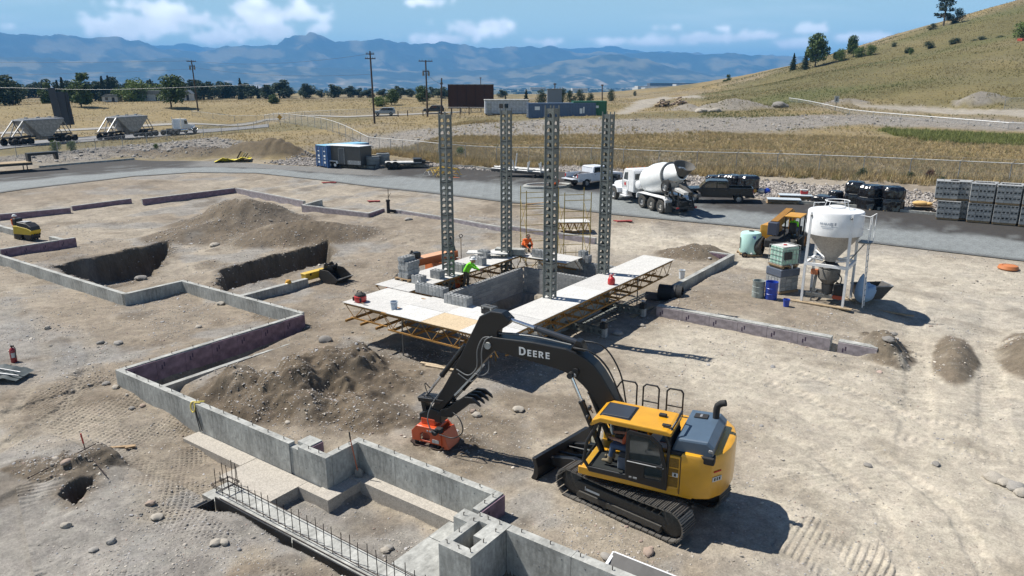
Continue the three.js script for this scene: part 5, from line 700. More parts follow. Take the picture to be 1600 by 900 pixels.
function platform(label, a0, a1, b0, b1, y, longAxis, trussEdges, o = {}) {
  const p = siteThing('working_platform', label, 'platform', a0, b0, 0, 'working platforms'), w = a1 - a0, l = b1 - b0, S = (x0, x1, z0, z1, y0, y1) => SB(x0, x1, z0, z1, y0, y1); srand(Math.round(a0 * 10 + b0));
  const na = longAxis === 'A' ? Math.round(w / 2.44) : Math.max(1, Math.round(w / 1.3)), nb = longAxis === 'B' ? Math.round(l / 2.0) : Math.max(1, Math.round(l / 1.25));
  for (let i = 0; i < na; i++) for (let j = 0; j < nb; j++) { const dy = rr(0, 0.012), m = o.tint && o.tint[0] === i && o.tint[1] === j ? ply[3] : ply[Math.floor(rnd() * 3)]; const x0 = w * i / na + 0.008, x1 = w * (i + 1) / na - 0.008, z0 = l * j / nb + 0.008, z1 = l * (j + 1) / nb - 0.008; mesh('deck_board', [S(x0 + rr(-0.03, 0.0), x1, z0, z1 + rr(0, 0.004), y - 0.02 + dy, y + dy)], m, p); }
  const D = o.depth || 0.72, yt = y - 0.06, yb = y - D;
  for (const [axis, c, f, g] of trussEdges) { // a truss along an edge
    const q = (s, yy, off = 0) => axis === 'A' ? V3(c - b0 + off, yy, -(s - a0)) : V3(s - b0, yy, -(c - a0) + off); const n = Math.max(2, Math.round((g - f) / 0.55));
    for (const off of [0]) { mesh('top_chord', [bar(q(f, yt, off), q(g, yt, off), 0.06, 0.07)], M.rustTruss, p); mesh('bottom_chord', [bar(q(f + 0.35, yb, off), q(g - 0.35, yb, off), 0.055, 0.06)], M.rustTruss, p); for (let i = 0; i < n; i++) { const s0 = lerp(f + (i === 0 ? 0.05 : 0), g, i / n), s1 = lerp(f, g - 0.05, (i + 1) / n), up = i % 2; mesh('diagonal', [rod(q(s0 + (i === 0 ? 0 : 0), up ? yb + 0.02 : yt - 0.02, off), q(i === n - 1 ? s1 - 0.0 : s1, up ? yt - 0.02 : yb + 0.02, off), 0.018, 0.018, 5)], M.rustTruss, p); } }
  }
  for (const [axis, c, f, g, yy] of o.joists || []) mesh('joist', [axis === 'A' ? bar([c - b0, yy, -(f - a0)], [c - b0, yy, -(g - a0)], 0.07, 0.1) : bar([f - b0, yy, -(c - a0)], [g - b0, yy, -(c - a0)], 0.07, 0.1)], M.rustTruss, p);
  for (const [a, b] of o.legs || []) mesh('leg', [rod([b - b0, 0, -(a - a0)], [b - b0, y - 0.1, -(a - a0)], 0.03, 0.03, 6)], M.steel, p);
  return p;
}
const joistRow = (axis, from, to, step, f, g, y) => { const out = []; for (let c = from; c < to; c += step) out.push([axis, c, f, g, y]); return out; };
platform('long pale boarded platform on a rusty truss, with the red fuel can', 11.0, 23.7, 9.85, 11.65, 1.8, 'A', [['A', 11.6, 8.2, 23.5], ['A', 10.9, 8.4, 23.3], ['A', 9.95, 11.1, 23.3]], { joists: joistRow('B', 11.6, 23.4, 1.2, 9.9, 11.6, 1.1), legs: [[19.6, 11.55]] });
platform('wide front platform with the toolbox and rows of blocks', 8.1, 10.98, 5.9, 11.65, 1.8, 'B', [['B', 8.15, 5.6, 11.6], ['B', 9.0, 5.6, 11.5], ['B', 10.6, 5.6, 11.5]], { tint: [0, 1], joists: joistRow('A', 6.2, 11.6, 1.1, 8.2, 10.8, 1.1), legs: [[8.3, 6.6], [8.3, 9.6]] });
platform('platform end with the red bag, cantilevered past the truss', 8.25, 11.0, 3.15, 6.1, 1.75, 'B', [['B', 8.3, 3.25, 6.1], ['B', 9.4, 3.25, 6.1], ['B', 10.7, 3.25, 6.1]], { depth: 0.62, joists: joistRow('A', 3.7, 6.0, 0.9, 7.9, 10.9, 1.1) });
platform('boarded platform behind the shaft, loaded with grey blocks', 11.02, 20.6, 2.3, 4.45, 1.78, 'A', [['A', 4.4, 11, 20.6], ['A', 3.3, 11, 20.6], ['A', 2.4, 11, 20.6]], { joists: joistRow('B', 11.6, 20.4, 1.3, 2.4, 4.4, 1.1) });
platform('short boarded platform at the back of the shaft', 19.7, 21.4, 4.5, 7.4, 1.78, 'B', [['B', 19.75, 4.5, 7.4], ['B', 21.3, 4.5, 7.4]], {});
for (const [a, b, L, l] of [[15.2, 12.1, 3.6, 'dark perforated outrigger beam on the ground in the shade of the long platform'], [18.9, 12.2, 3.0, 'perforated outrigger beam on the ground by the foam faced wall']]) { // mast outriggers lying under the platform
  const o = siteThing('outrigger_beam', l, 'beam', a, b, 0.0, 'mast outriggers'), m = mastPlate(L, 0.3), hole = (m2) => { const q = new THREE.Mesh(m, mastSteel); q.name = 'beam_plate'; q.rotation.set(...m2[0]); q.position.set(...m2[1]); o.add(q); };
  hole([[0, 0, Math.PI / 2], [0, 0.25, 0.1]]); hole([[0, 0, Math.PI / 2], [0, 0.25, -0.1]]); hole([[-Math.PI / 2, 0, 0], [-1.2, 0.25, -0.05]]);
  mesh('end_block', [rbox(0.05, 0.2, 0, 0.2, 0.4, 0.22, 0.02)], M.blockB, o); mesh('jack', [rod([0, 0.4, 0], [0, 0.75, 0], 0.05, 0.05, 8), box(0, 0.52, 0, 0.26, 0.24, 0.26)], M.darkSteel, o); mesh('jack_cap', [box(0, 0.77, 0, 0.2, 0.04, 0.2)], M.whiteDull, o);
}
// loose blocks on the platforms
srand(9);
const GB = 'grey blocks on the platforms';
function loose(a, b, y, turn, label, end = 0) { const m = new THREE.Mesh(blockGeo, blockMats[Math.floor(rnd() * 3)]); m.name = numbered('concrete_block'); const p = P(a, b, y); m.position.copy(p); m.rotation.y = TURN_B + turn; if (end) m.rotation.z = Math.PI / 2; scene.add(m); return tag(m, label, 'block', GB); }
const deck = 1.795;
for (let i = 0; i < 8; i++) for (const s of [0, 1]) loose(11.3, 4.85 + i * 0.205, deck + s * 0.192, Math.PI / 2, s ? 'grey block in the upper course of the long row beside the shaft' : 'grey block in the lower course of the long row beside the shaft');
for (let i = 0; i < 6; i++) for (const s of [0, 1]) loose(10.75, 7.0 + i * 0.21, deck + 0.01 + s * 0.192, Math.PI / 2, `grey block in the ${s ? 'upper' : 'lower'} course of the short row before the toolbox`);
for (let k = 0; k < 5; k++) for (let i = 0; i < 3; i++) for (let j = 0; j < 2; j++) { if (k === 4 && i === 2) continue; loose(12.4 + j * 0.41 + (k % 2) * 0.02, 2.75 + i * 0.205 + rr(-0.02, 0.02) + (k % 2) * 0.03, deck + 0.12 + k * 0.2, k % 2 ? Math.PI / 2 : Math.PI / 2, `grey block in the ${['bottom', 'second', 'third', 'fourth', 'top'][k]} course of the tall stack beside the orange machine`); }
solo('pallet', [0, 1, 2, 3, 4].map(i => box(0, 0.1, -0.4 + i * 0.2, 1.0, 0.03, 0.12)).concat([-0.4, 0, 0.4].map(x => box(x, 0.04, 0, 0.1, 0.08, 0.95))), M.wood, 'wooden pallet under the tall stack of blocks', 'pallet', null, P(12.6, 2.95, deck)).rotation.y = TURN_B;
for (const [a, b, n, l] of [[12.35, 4.05, 3, 'grey block in the trio at the inner platform edge beside the stack'], [13.6, 4.1, 3, 'grey block in the trio at the foot of the mast by the worker'], [15.2, 4.15, 4, 'grey block in the line right of the worker in green'], [16.9, 4.1, 4, 'grey block in the line by the plank covered mast'], [18.3, 3.3, 3, 'grey block in the group under the plank']]) for (let i = 0; i < n; i++) for (const s of [0, 1]) loose(a, b - i * 0.2, deck + s * 0.192, Math.PI / 2, l + (s ? ', upper course' : ', lower course'));
for (let i = 0; i < 4; i++) for (let k = 0; k < 2; k++) loose(20.1, 5.2 + i * 0.21, deck + k * 0.2, Math.PI / 2, 'grey block in the pile on the short back platform'); for (let i = 0; i < 3; i++) for (let k = 0; k < 3 - (i > 1 ? 1 : 0); k++) loose(21.6, 7.2 + i * 0.22, 1.5 + k * 0.2, Math.PI / 2, 'grey block standing on the second block wall');
solo('plank', [box(0, 0, 0, 2.2, 0.05, 0.7)], ply[1], 'pale plank resting on blocks beside the mast foot', 'plank', null, P(18.5, 3.2, deck + 0.24)).rotation.y = TURN_B + 0.5;
solo('plywood_sheet', [box(0, 0, 0, 1.6, 0.3, 0.5)], M.concrete, 'grey mortar board leaning beside the plank', 'mortar board', null, P(19.6, 3.9, deck + 0.2)).rotation.y = TURN_B + 0.4;
// things left on the platforms
{ const o = siteThing('bucket', 'pale grey bucket standing on the front platform', 'bucket', 8.75, 5.75, 1.765); mesh('shell', [lathe([[0.001, 0.005], [0.125, 0], [0.15, 0.34], [0.156, 0.345], [0.14, 0.34], [0.12, 0.02], [0.001, 0.02]], 18)], mat(0.36, 0.42, 0.5, 0.5), o); mesh('rim', [lathe([[0.152, 0.30], [0.162, 0.31], [0.162, 0.345], [0.15, 0.35]], 18)], mat(0.42, 0.48, 0.55, 0.5), o); mesh('handle', [tube([[0.15, 0.3, 0], [0.12, 0.22, 0.13], [0, 0.18, 0.17], [-0.12, 0.22, 0.13], [-0.15, 0.3, 0]], 0.006, 16, 4)], M.galv, o); }
{ const o = siteThing('tool_bag', 'round red and black tool bag at the platform corner', 'bag', 8.75, 3.75, 1.76); mesh('body', [lathe([[0.001, 0], [0.24, 0], [0.27, 0.08], [0.27, 0.24], [0.24, 0.28]], 16)], M.red, o); mesh('top', [ball(0.02, 0.28, 0, 0.24, 0.5)], M.matteBlack, o); mesh('pocket', [rbox(0.18, 0.14, 0.16, 0.16, 0.18, 0.08, 0.03, -0.8), rbox(-0.15, 0.14, 0.2, 0.16, 0.18, 0.08, 0.03, 0.7)], M.matteBlack, o); mesh('handle', [tube([[-0.2, 0.3, 0], [-0.1, 0.46, 0.02], [0.1, 0.46, 0.02], [0.2, 0.3, 0]], 0.018, 14, 5)], M.black, o); }
{ const o = siteThing('trowel', 'steel trowels lying beside the red bag', 'trowel', 8.5, 4.25, 1.77); mesh('blade', [slab([[0, -0.06], [0.26, 0], [0, 0.06]], 0.006).rotateX(Math.PI / 2)], M.galv, o); mesh('handle', [rod([0, 0.03, 0], [-0.16, 0.04, 0], 0.015, 0.018, 6)], M.wood, o); }
{ const o = siteThing('toolbox', 'black plastic toolbox on the front platform', 'toolbox', 10.45, 9.4, 1.81); mesh('box', [rbox(0, 0.13, 0, 0.62, 0.26, 0.32, 0.03)], M.matteBlack, o); mesh('lid', [rbox(0, 0.29, 0, 0.64, 0.08, 0.34, 0.03)], mat(0.05, 0.055, 0.06, 0.6), o); mesh('handle', [rod([-0.15, 0.35, 0], [0.15, 0.35, 0], 0.015, 0.015, 6)], M.black, o); for (const x of [-0.2, 0.2]) mesh('latch', [box(x, 0.25, 0.168, 0.06, 0.08, 0.02)], M.galv, o); }
{ const o = siteThing('fuel_can', 'red plastic fuel can on the edge of the long platform', 'fuel can', 17.3, 11.3, 1.81); mesh('body', [lathe([[0.001, 0], [0.15, 0], [0.17, 0.03], [0.17, 0.24], [0.13, 0.32], [0.06, 0.36], [0.055, 0.42], [0.001, 0.42]], 18)], M.red, o); mesh('spout', [rod([0.03, 0.4, 0], [0.12, 0.54, 0], 0.02, 0.014, 6)], M.red, o); mesh('handle', [tube([[-0.12, 0.3, 0], [-0.1, 0.44, 0], [0, 0.46, 0]], 0.018, 12, 5)], M.red, o); }
{ const o = siteThing('water_jug', 'small white jug on the block row', 'jug', 11.5, 4.6, 2.0); mesh('body', [lathe([[0.001, 0], [0.07, 0], [0.075, 0.16], [0.03, 0.22], [0.03, 0.25]], 12)], M.whiteDull, o); mesh('cap', [lathe([[0.034, 0.24], [0.034, 0.28], [0.001, 0.28]], 8)], M.galv, o); }
for (const [a, b, L, t, l, m, y] of [[9.6, 8.0, 1.3, 0.2, 'pale offcut board on the ground by the platform shadow', M.paleWood, 0], [9.3, 8.1, 1.2, 0.22, 'second pale offcut board beside the platform shadow', M.paleWood, 0]]) { const p = put(678 + (a > 9.5 ? 10 : 0), 573); solo('timber_board', [box(0, 0.03, 0, L, 0.04, 0.14)], m, l, 'board', null, [p.x, p.y + 0.01, p.z + (a > 9.5 ? 0.3 : 0)]).rotation.y = TURN_B + t; }
{ const p = put(788, 558), o = thing('saw_horse', 'rusty orange steel stand in the platform shadow behind the boom', 'stand', p, 0.4); mesh('beam', [rod([-0.6, 0.75, 0], [0.9, 0.62, 0.2], 0.05, 0.05, 6)], M.rustTruss, o); for (const [x, z] of [[-0.5, 0.3], [-0.5, -0.3], [0.7, 0.4], [0.7, 0]]) mesh('leg', [rod([x, 0, z], [x * 0.85, 0.72, 0.06], 0.03, 0.03, 5)], M.rustTruss, o); }
// yellow scaffold frames behind the shaft
const scaffoldYellow = mat(0.36, 0.27, 0.05, 0.6, 0.2, { map: fineTex() });
function scaffold(px, py, topY, label, turn) { const p = put(px, py), t = atDepth(px, topY, -p.z), h = t.y - p.y, o = thing('scaffold_tower', label, 'scaffold', p, turn, 'yellow scaffold frames'); const W = 1.52, D = 2.1;
  for (const x of [0, W]) for (const z of [0, -D]) mesh('upright', [rod([x, 0, z], [x, h, z], 0.026, 0.026, 6)], scaffoldYellow, o);
  for (let y = 0.4; y < h; y += 1.0) for (const z of [0, -D]) mesh('rung', [rod([0, y, z], [W, y + 0.02, z], 0.02, 0.02, 5)], scaffoldYellow, o);
  for (let y = 0.5; y < h - 1; y += 2.0) { for (const x of [0, W]) { mesh('brace', [rod([x, y, 0], [x, y + 1.5, -D], 0.014, 0.014, 5)], scaffoldYellow, o); mesh('brace', [rod([x, y + 1.5, 0], [x, y, -D], 0.014, 0.014, 5)], scaffoldYellow, o); } } return o; }
scaffold(822, 425, 298, 'yellow scaffold tower just behind the nearest mast', 0.15); scaffold(880, 432, 301, 'yellow scaffold tower between the two masts', 0.1);
// ---------------------------------------------------------------- people: one smooth body each, from a posed skeleton of tapered capsules
function capsuleDist(p, a, b, ra, rb) { const bax = b[0] - a[0], bay = b[1] - a[1], baz = b[2] - a[2], pax = p[0] - a[0], pay = p[1] - a[1], paz = p[2] - a[2], h = clamp((pax * bax + pay * bay + paz * baz) / (bax * bax + bay * bay + baz * baz + 1e-9)); return Math.hypot(pax - bax * h, pay - bay * h, paz - baz * h) - lerp(ra, rb, h); }
const CLOTH = { skin: [0.40, 0.22, 0.15], green: [0.20, 0.72, 0.03], orange: [0.72, 0.12, 0.012], rust: [0.42, 0.085, 0.03], denim: [0.055, 0.085, 0.15], brown: [0.085, 0.068, 0.05], black: [0.02, 0.02, 0.022], boot: [0.22, 0.16, 0.10], grey: [0.2, 0.2, 0.2] };
function person(label, pos, turn, J, { shirt = 'green', pants = 'denim', hat = null, sleeves = 'shirt', vest = null } = {}) {
  // J: joints in metres, x forward, z to the side: head, neck, chest, hip, and L/R shoulder, elbow, hand, hipL, knee, foot
  const c = k => CLOTH[k], S = c(shirt), T = c(pants), K = c('skin'), arm = sleeves === 'shirt' ? S : K, bones = [];
  const add = (a, b, ra, rb, col) => bones.push([a, b, ra, rb, col]);
  add(J.neck, J.head, 0.055, 0.06, K); add([J.head[0], J.head[1] - 0.04, J.head[2]], [J.head[0] + 0.01, J.head[1] + 0.05, J.head[2]], 0.082, 0.098, K); add([J.head[0] + 0.09, J.head[1] - 0.01, J.head[2]], [J.head[0] + 0.105, J.head[1] - 0.025, J.head[2]], 0.014, 0.018, K); add([J.head[0] + 0.05, J.head[1] - 0.08, J.head[2]], [J.head[0] + 0.06, J.head[1] - 0.08, J.head[2]], 0.04, 0.04, K);
  for (const s of [-1, 1]) add([J.head[0], J.head[1], J.head[2] + s * 0.095], [J.head[0] - 0.01, J.head[1] + 0.03, J.head[2] + s * 0.1], 0.014, 0.018, K);
  add(J.shL, J.shR, 0.075, 0.075, S); add(J.neck, J.chest, 0.06, 0.15, S); add(J.chest, J.hip, 0.155, 0.145, S); add([J.chest[0], J.chest[1] + 0.04, J.chest[2] - 0.08], [J.hip[0], J.hip[1] + 0.06, J.hip[2] - 0.05], 0.12, 0.12, S); add([J.chest[0], J.chest[1] + 0.04, J.chest[2] + 0.08], [J.hip[0], J.hip[1] + 0.06, J.hip[2] + 0.05], 0.12, 0.12, S);
  add([J.hip[0], J.hip[1] - 0.06, J.hip[2] - 0.07], [J.hip[0], J.hip[1] - 0.06, J.hip[2] + 0.07], 0.125, 0.125, T);
  for (const s of ['L', 'R']) {
    add(J['sh' + s], J['el' + s], 0.062, 0.048, arm === S ? S : S); add(lerp3(J['sh' + s], J['el' + s], 0.55), J['el' + s], 0.05, 0.046, arm); add(J['el' + s], J['ha' + s], 0.045, 0.032, arm === S && sleeves === 'shirt' ? S : K);
    const e = J['el' + s], h = J['ha' + s], d = norm3(sub3(h, e)), tip = add3(h, d, 0.09); add(h, tip, 0.034, 0.036, K);
    const z = s === 'L' ? -0.09 : 0.09, hp = [J.hip[0], J.hip[1] - 0.06, J.hip[2] + z]; add(hp, J['kn' + s], 0.098, 0.068, T); add(J['kn' + s], J['an' + s], 0.066, 0.048, T);
    const an = J['an' + s], toe = [an[0] + (J.toe ? J.toe[0] : 0.17), an[1] - 0.035 + (J.toe ? J.toe[1] : 0), an[2]]; add([an[0] - 0.03, an[1] - 0.02, an[2]], toe, 0.056, 0.04, c('boot')); add(an, lerp3(an, J['kn' + s], 0.25), 0.058, 0.056, c('boot'));
  }
  const lo = [1e9, 1e9, 1e9], hi = [-1e9, -1e9, -1e9]; for (const b of bones) for (const q of [b[0], b[1]]) for (let i = 0; i < 3; i++) { lo[i] = Math.min(lo[i], q[i] - 0.2); hi[i] = Math.max(hi[i], q[i] + 0.2); }
  const half = Math.max(hi[0] - lo[0], hi[1] - lo[1], hi[2] - lo[2]) / 2, mid = [0, 1, 2].map(i => (lo[i] + hi[i]) / 2), N = 76, mc = new MarchingCubes(N, new THREE.MeshBasicMaterial(), false, false, 90000);
  const sdf = p => { let d = 1e9; for (const b of bones) { const e = capsuleDist(p, b[0], b[1], b[2], b[3]), k = 0.035, h = clamp(0.5 + 0.5 * (e - d) / k); d = d > 1e8 ? e : lerp(e, d, h) - k * h * (1 - h); } return d; };
  mc.isolation = 0; const hs = N / 2;
  for (let z = 0; z < N; z++) for (let y = 0; y < N; y++) for (let x = 0; x < N; x++) { const p = [mid[0] + (x - hs) / hs * half, mid[1] + (y - hs) / hs * half, mid[2] + (z - hs) / hs * half]; mc.field[x + y * N + z * N * N] = (p[0] < lo[0] || p[0] > hi[0] || p[1] < lo[1] || p[1] > hi[1] || p[2] < lo[2] || p[2] > hi[2]) ? -1 : -sdf(p); }
  mc.update();
  const n = mc.count, P0 = mc.positionArray, pos3 = [], nor = [], col = [];
  const push = (p, nn, cc) => { pos3.push(...p); nor.push(...nn); col.push(...cc); };
  for (let i = 0; i < n; i++) { const p = [mid[0] + P0[i * 3] * half, mid[1] + P0[i * 3 + 1] * half, mid[2] + P0[i * 3 + 2] * half], e = 0.004, g = norm3([sdf([p[0] + e, p[1], p[2]]) - sdf([p[0] - e, p[1], p[2]]), sdf([p[0], p[1] + e, p[2]]) - sdf([p[0], p[1] - e, p[2]]), sdf([p[0], p[1], p[2] + e]) - sdf([p[0], p[1], p[2] - e])]); let best = 1e9, cc = K; for (const b of bones) { const d = capsuleDist(p, b[0], b[1], b[2], b[3]); if (d < best) { best = d; cc = b[4]; } } push(p, g, cc); }
  // five separate fingers on each hand
  for (const s of ['L', 'R']) { const e = J['el' + s], h = J['ha' + s], d = norm3(sub3(h, e)), side = norm3([-d[2], 0.001, d[0]]), up = norm3([d[1] * side[2], -(d[0] * side[2] - d[2] * side[0]), -d[1] * side[0]]), root = add3(h, d, 0.09);
    for (let f = 0; f < 5; f++) { const len = [0.045, 0.07, 0.08, 0.074, 0.058][f], off = f ? (f - 2.5) * 0.02 : -0.045, r0 = add3(f ? root : add3(h, d, 0.03), side, off), m = add3(add3(r0, d, len * (f ? 0.6 : 0.5)), side, f ? 0 : -0.02), t = add3(add3(m, d, len * 0.4), up, -0.025); for (const g of [rod(V3(...r0), V3(...m), 0.0095, 0.0088, 6), rod(V3(...m), V3(...t), 0.0088, 0.007, 6)]) { const q = g.toNonIndexed(), a = q.attributes.position, b = q.attributes.normal; for (let i = 0; i < a.count; i++) push([a.getX(i), a.getY(i), a.getZ(i)], [b.getX(i), b.getY(i), b.getZ(i)], K); } } }
  const g = new THREE.BufferGeometry(); g.setAttribute('position', new THREE.Float32BufferAttribute(pos3, 3)); g.setAttribute('normal', new THREE.Float32BufferAttribute(nor, 3)); g.setAttribute('color', new THREE.Float32BufferAttribute(col, 3));
  const o = thing('person', label, 'person', pos, turn); const body = new THREE.Mesh(g, new THREE.MeshStandardMaterial({ vertexColors: true, roughness: 0.85, side: THREE.DoubleSide })); body.name = 'body'; o.add(body);
  const H = J.head; for (const s of [-1, 1]) { mesh('eye', [new THREE.SphereGeometry(0.012, 8, 6).translate(H[0] + 0.09, H[1] + 0.015, H[2] + s * 0.034)], M.black, o); }
  mesh('mouth', [box(H[0] + 0.095, H[1] - 0.065, H[2], 0.012, 0.012, 0.045)], mat(0.25, 0.08, 0.06), o);
  if (hat) { mesh('hat', [lathe([[0.155, 0], [0.15, 0.015], [0.122, 0.02], [0.118, 0.07], [0.09, 0.115], [0.001, 0.135]], 20, H[0] - 0.005, H[1] + 0.055, H[2]), rbox(H[0] + 0.13, H[1] + 0.065, H[2], 0.1, 0.015, 0.16, 0.007)], hat, o); } else mesh('hair', [new THREE.SphereGeometry(0.113, 14, 8, 0, 6.29, 0, 1.45).rotateZ(0.25).translate(H[0] - 0.012, H[1] + 0.05, H[2])], M.hair, o);
  if (vest) mesh('vest', [box(J.chest[0] + 0.155, J.chest[1] - 0.1, J.chest[2] - 0.07, 0.01, 0.3, 0.04), box(J.chest[0] + 0.155, J.chest[1] - 0.1, J.chest[2] + 0.07, 0.01, 0.3, 0.04)], vest, o);
  return o;
}
const sub3 = (a, b) => [a[0] - b[0], a[1] - b[1], a[2] - b[2]], norm3 = a => { const l = Math.hypot(...a) || 1; return [a[0] / l, a[1] / l, a[2] / l]; }, add3 = (a, d, s) => [a[0] + d[0] * s, a[1] + d[1] * s, a[2] + d[2] * s], lerp3 = (a, b, t) => [lerp(a[0], b[0], t), lerp(a[1], b[1], t), lerp(a[2], b[2], t)];
const POSE = {
  seated: { head: [0.06, 0.78, 0], neck: [0.0, 0.63, 0], chest: [-0.03, 0.42, 0], hip: [-0.05, 0.1, 0], shL: [-0.01, 0.55, -0.19], shR: [-0.01, 0.55, 0.19], elL: [0.1, 0.3, -0.25], elR: [0.1, 0.3, 0.25], haL: [0.36, 0.3, -0.2], haR: [0.36, 0.3, 0.2], knL: [0.42, 0.08, -0.13], knR: [0.42, 0.08, 0.13], anL: [0.5, -0.36, -0.13], anR: [0.5, -0.36, 0.13] },
  bending: { head: [0.38, 1.5, 0.04], neck: [0.27, 1.38, 0.02], chest: [0.16, 1.2, 0], hip: [0.0, 0.92, 0], shL: [0.2, 1.32, -0.19], shR: [0.24, 1.3, 0.2], elL: [0.42, 1.1, -0.24], elR: [0.5, 1.16, 0.2], haL: [0.66, 1.0, -0.12], haR: [0.74, 1.08, 0.14], knL: [0.06, 0.49, -0.12], knR: [-0.04, 0.49, 0.14], anL: [0.0, 0.09, -0.13], anR: [-0.14, 0.09, 0.15] },
  standing: { head: [0.05, 1.6, 0], neck: [0.0, 1.46, 0], chest: [0, 1.26, 0], hip: [0, 0.95, 0], shL: [0, 1.39, -0.19], shR: [0, 1.39, 0.19], elL: [0.08, 1.12, -0.25], elR: [0.08, 1.12, 0.25], haL: [0.32, 1.06, -0.18], haR: [0.32, 1.06, 0.18], knL: [0.03, 0.5, -0.11], knR: [-0.02, 0.5, 0.11], anL: [0, 0.09, -0.12], anR: [-0.08, 0.09, 0.12] },
  crouching: { head: [0.38, 0.92, 0], neck: [0.28, 0.8, 0], chest: [0.16, 0.64, 0], hip: [-0.08, 0.4, 0], shL: [0.22, 0.74, -0.19], shR: [0.22, 0.74, 0.19], elL: [0.4, 0.5, -0.22], elR: [0.42, 0.52, 0.22], haL: [0.58, 0.34, -0.12], haR: [0.6, 0.36, 0.12], knL: [0.3, 0.42, -0.16], knR: [0.2, 0.1, 0.16], anL: [0.12, 0.09, -0.15], anR: [-0.2, 0.09, 0.15] },
};
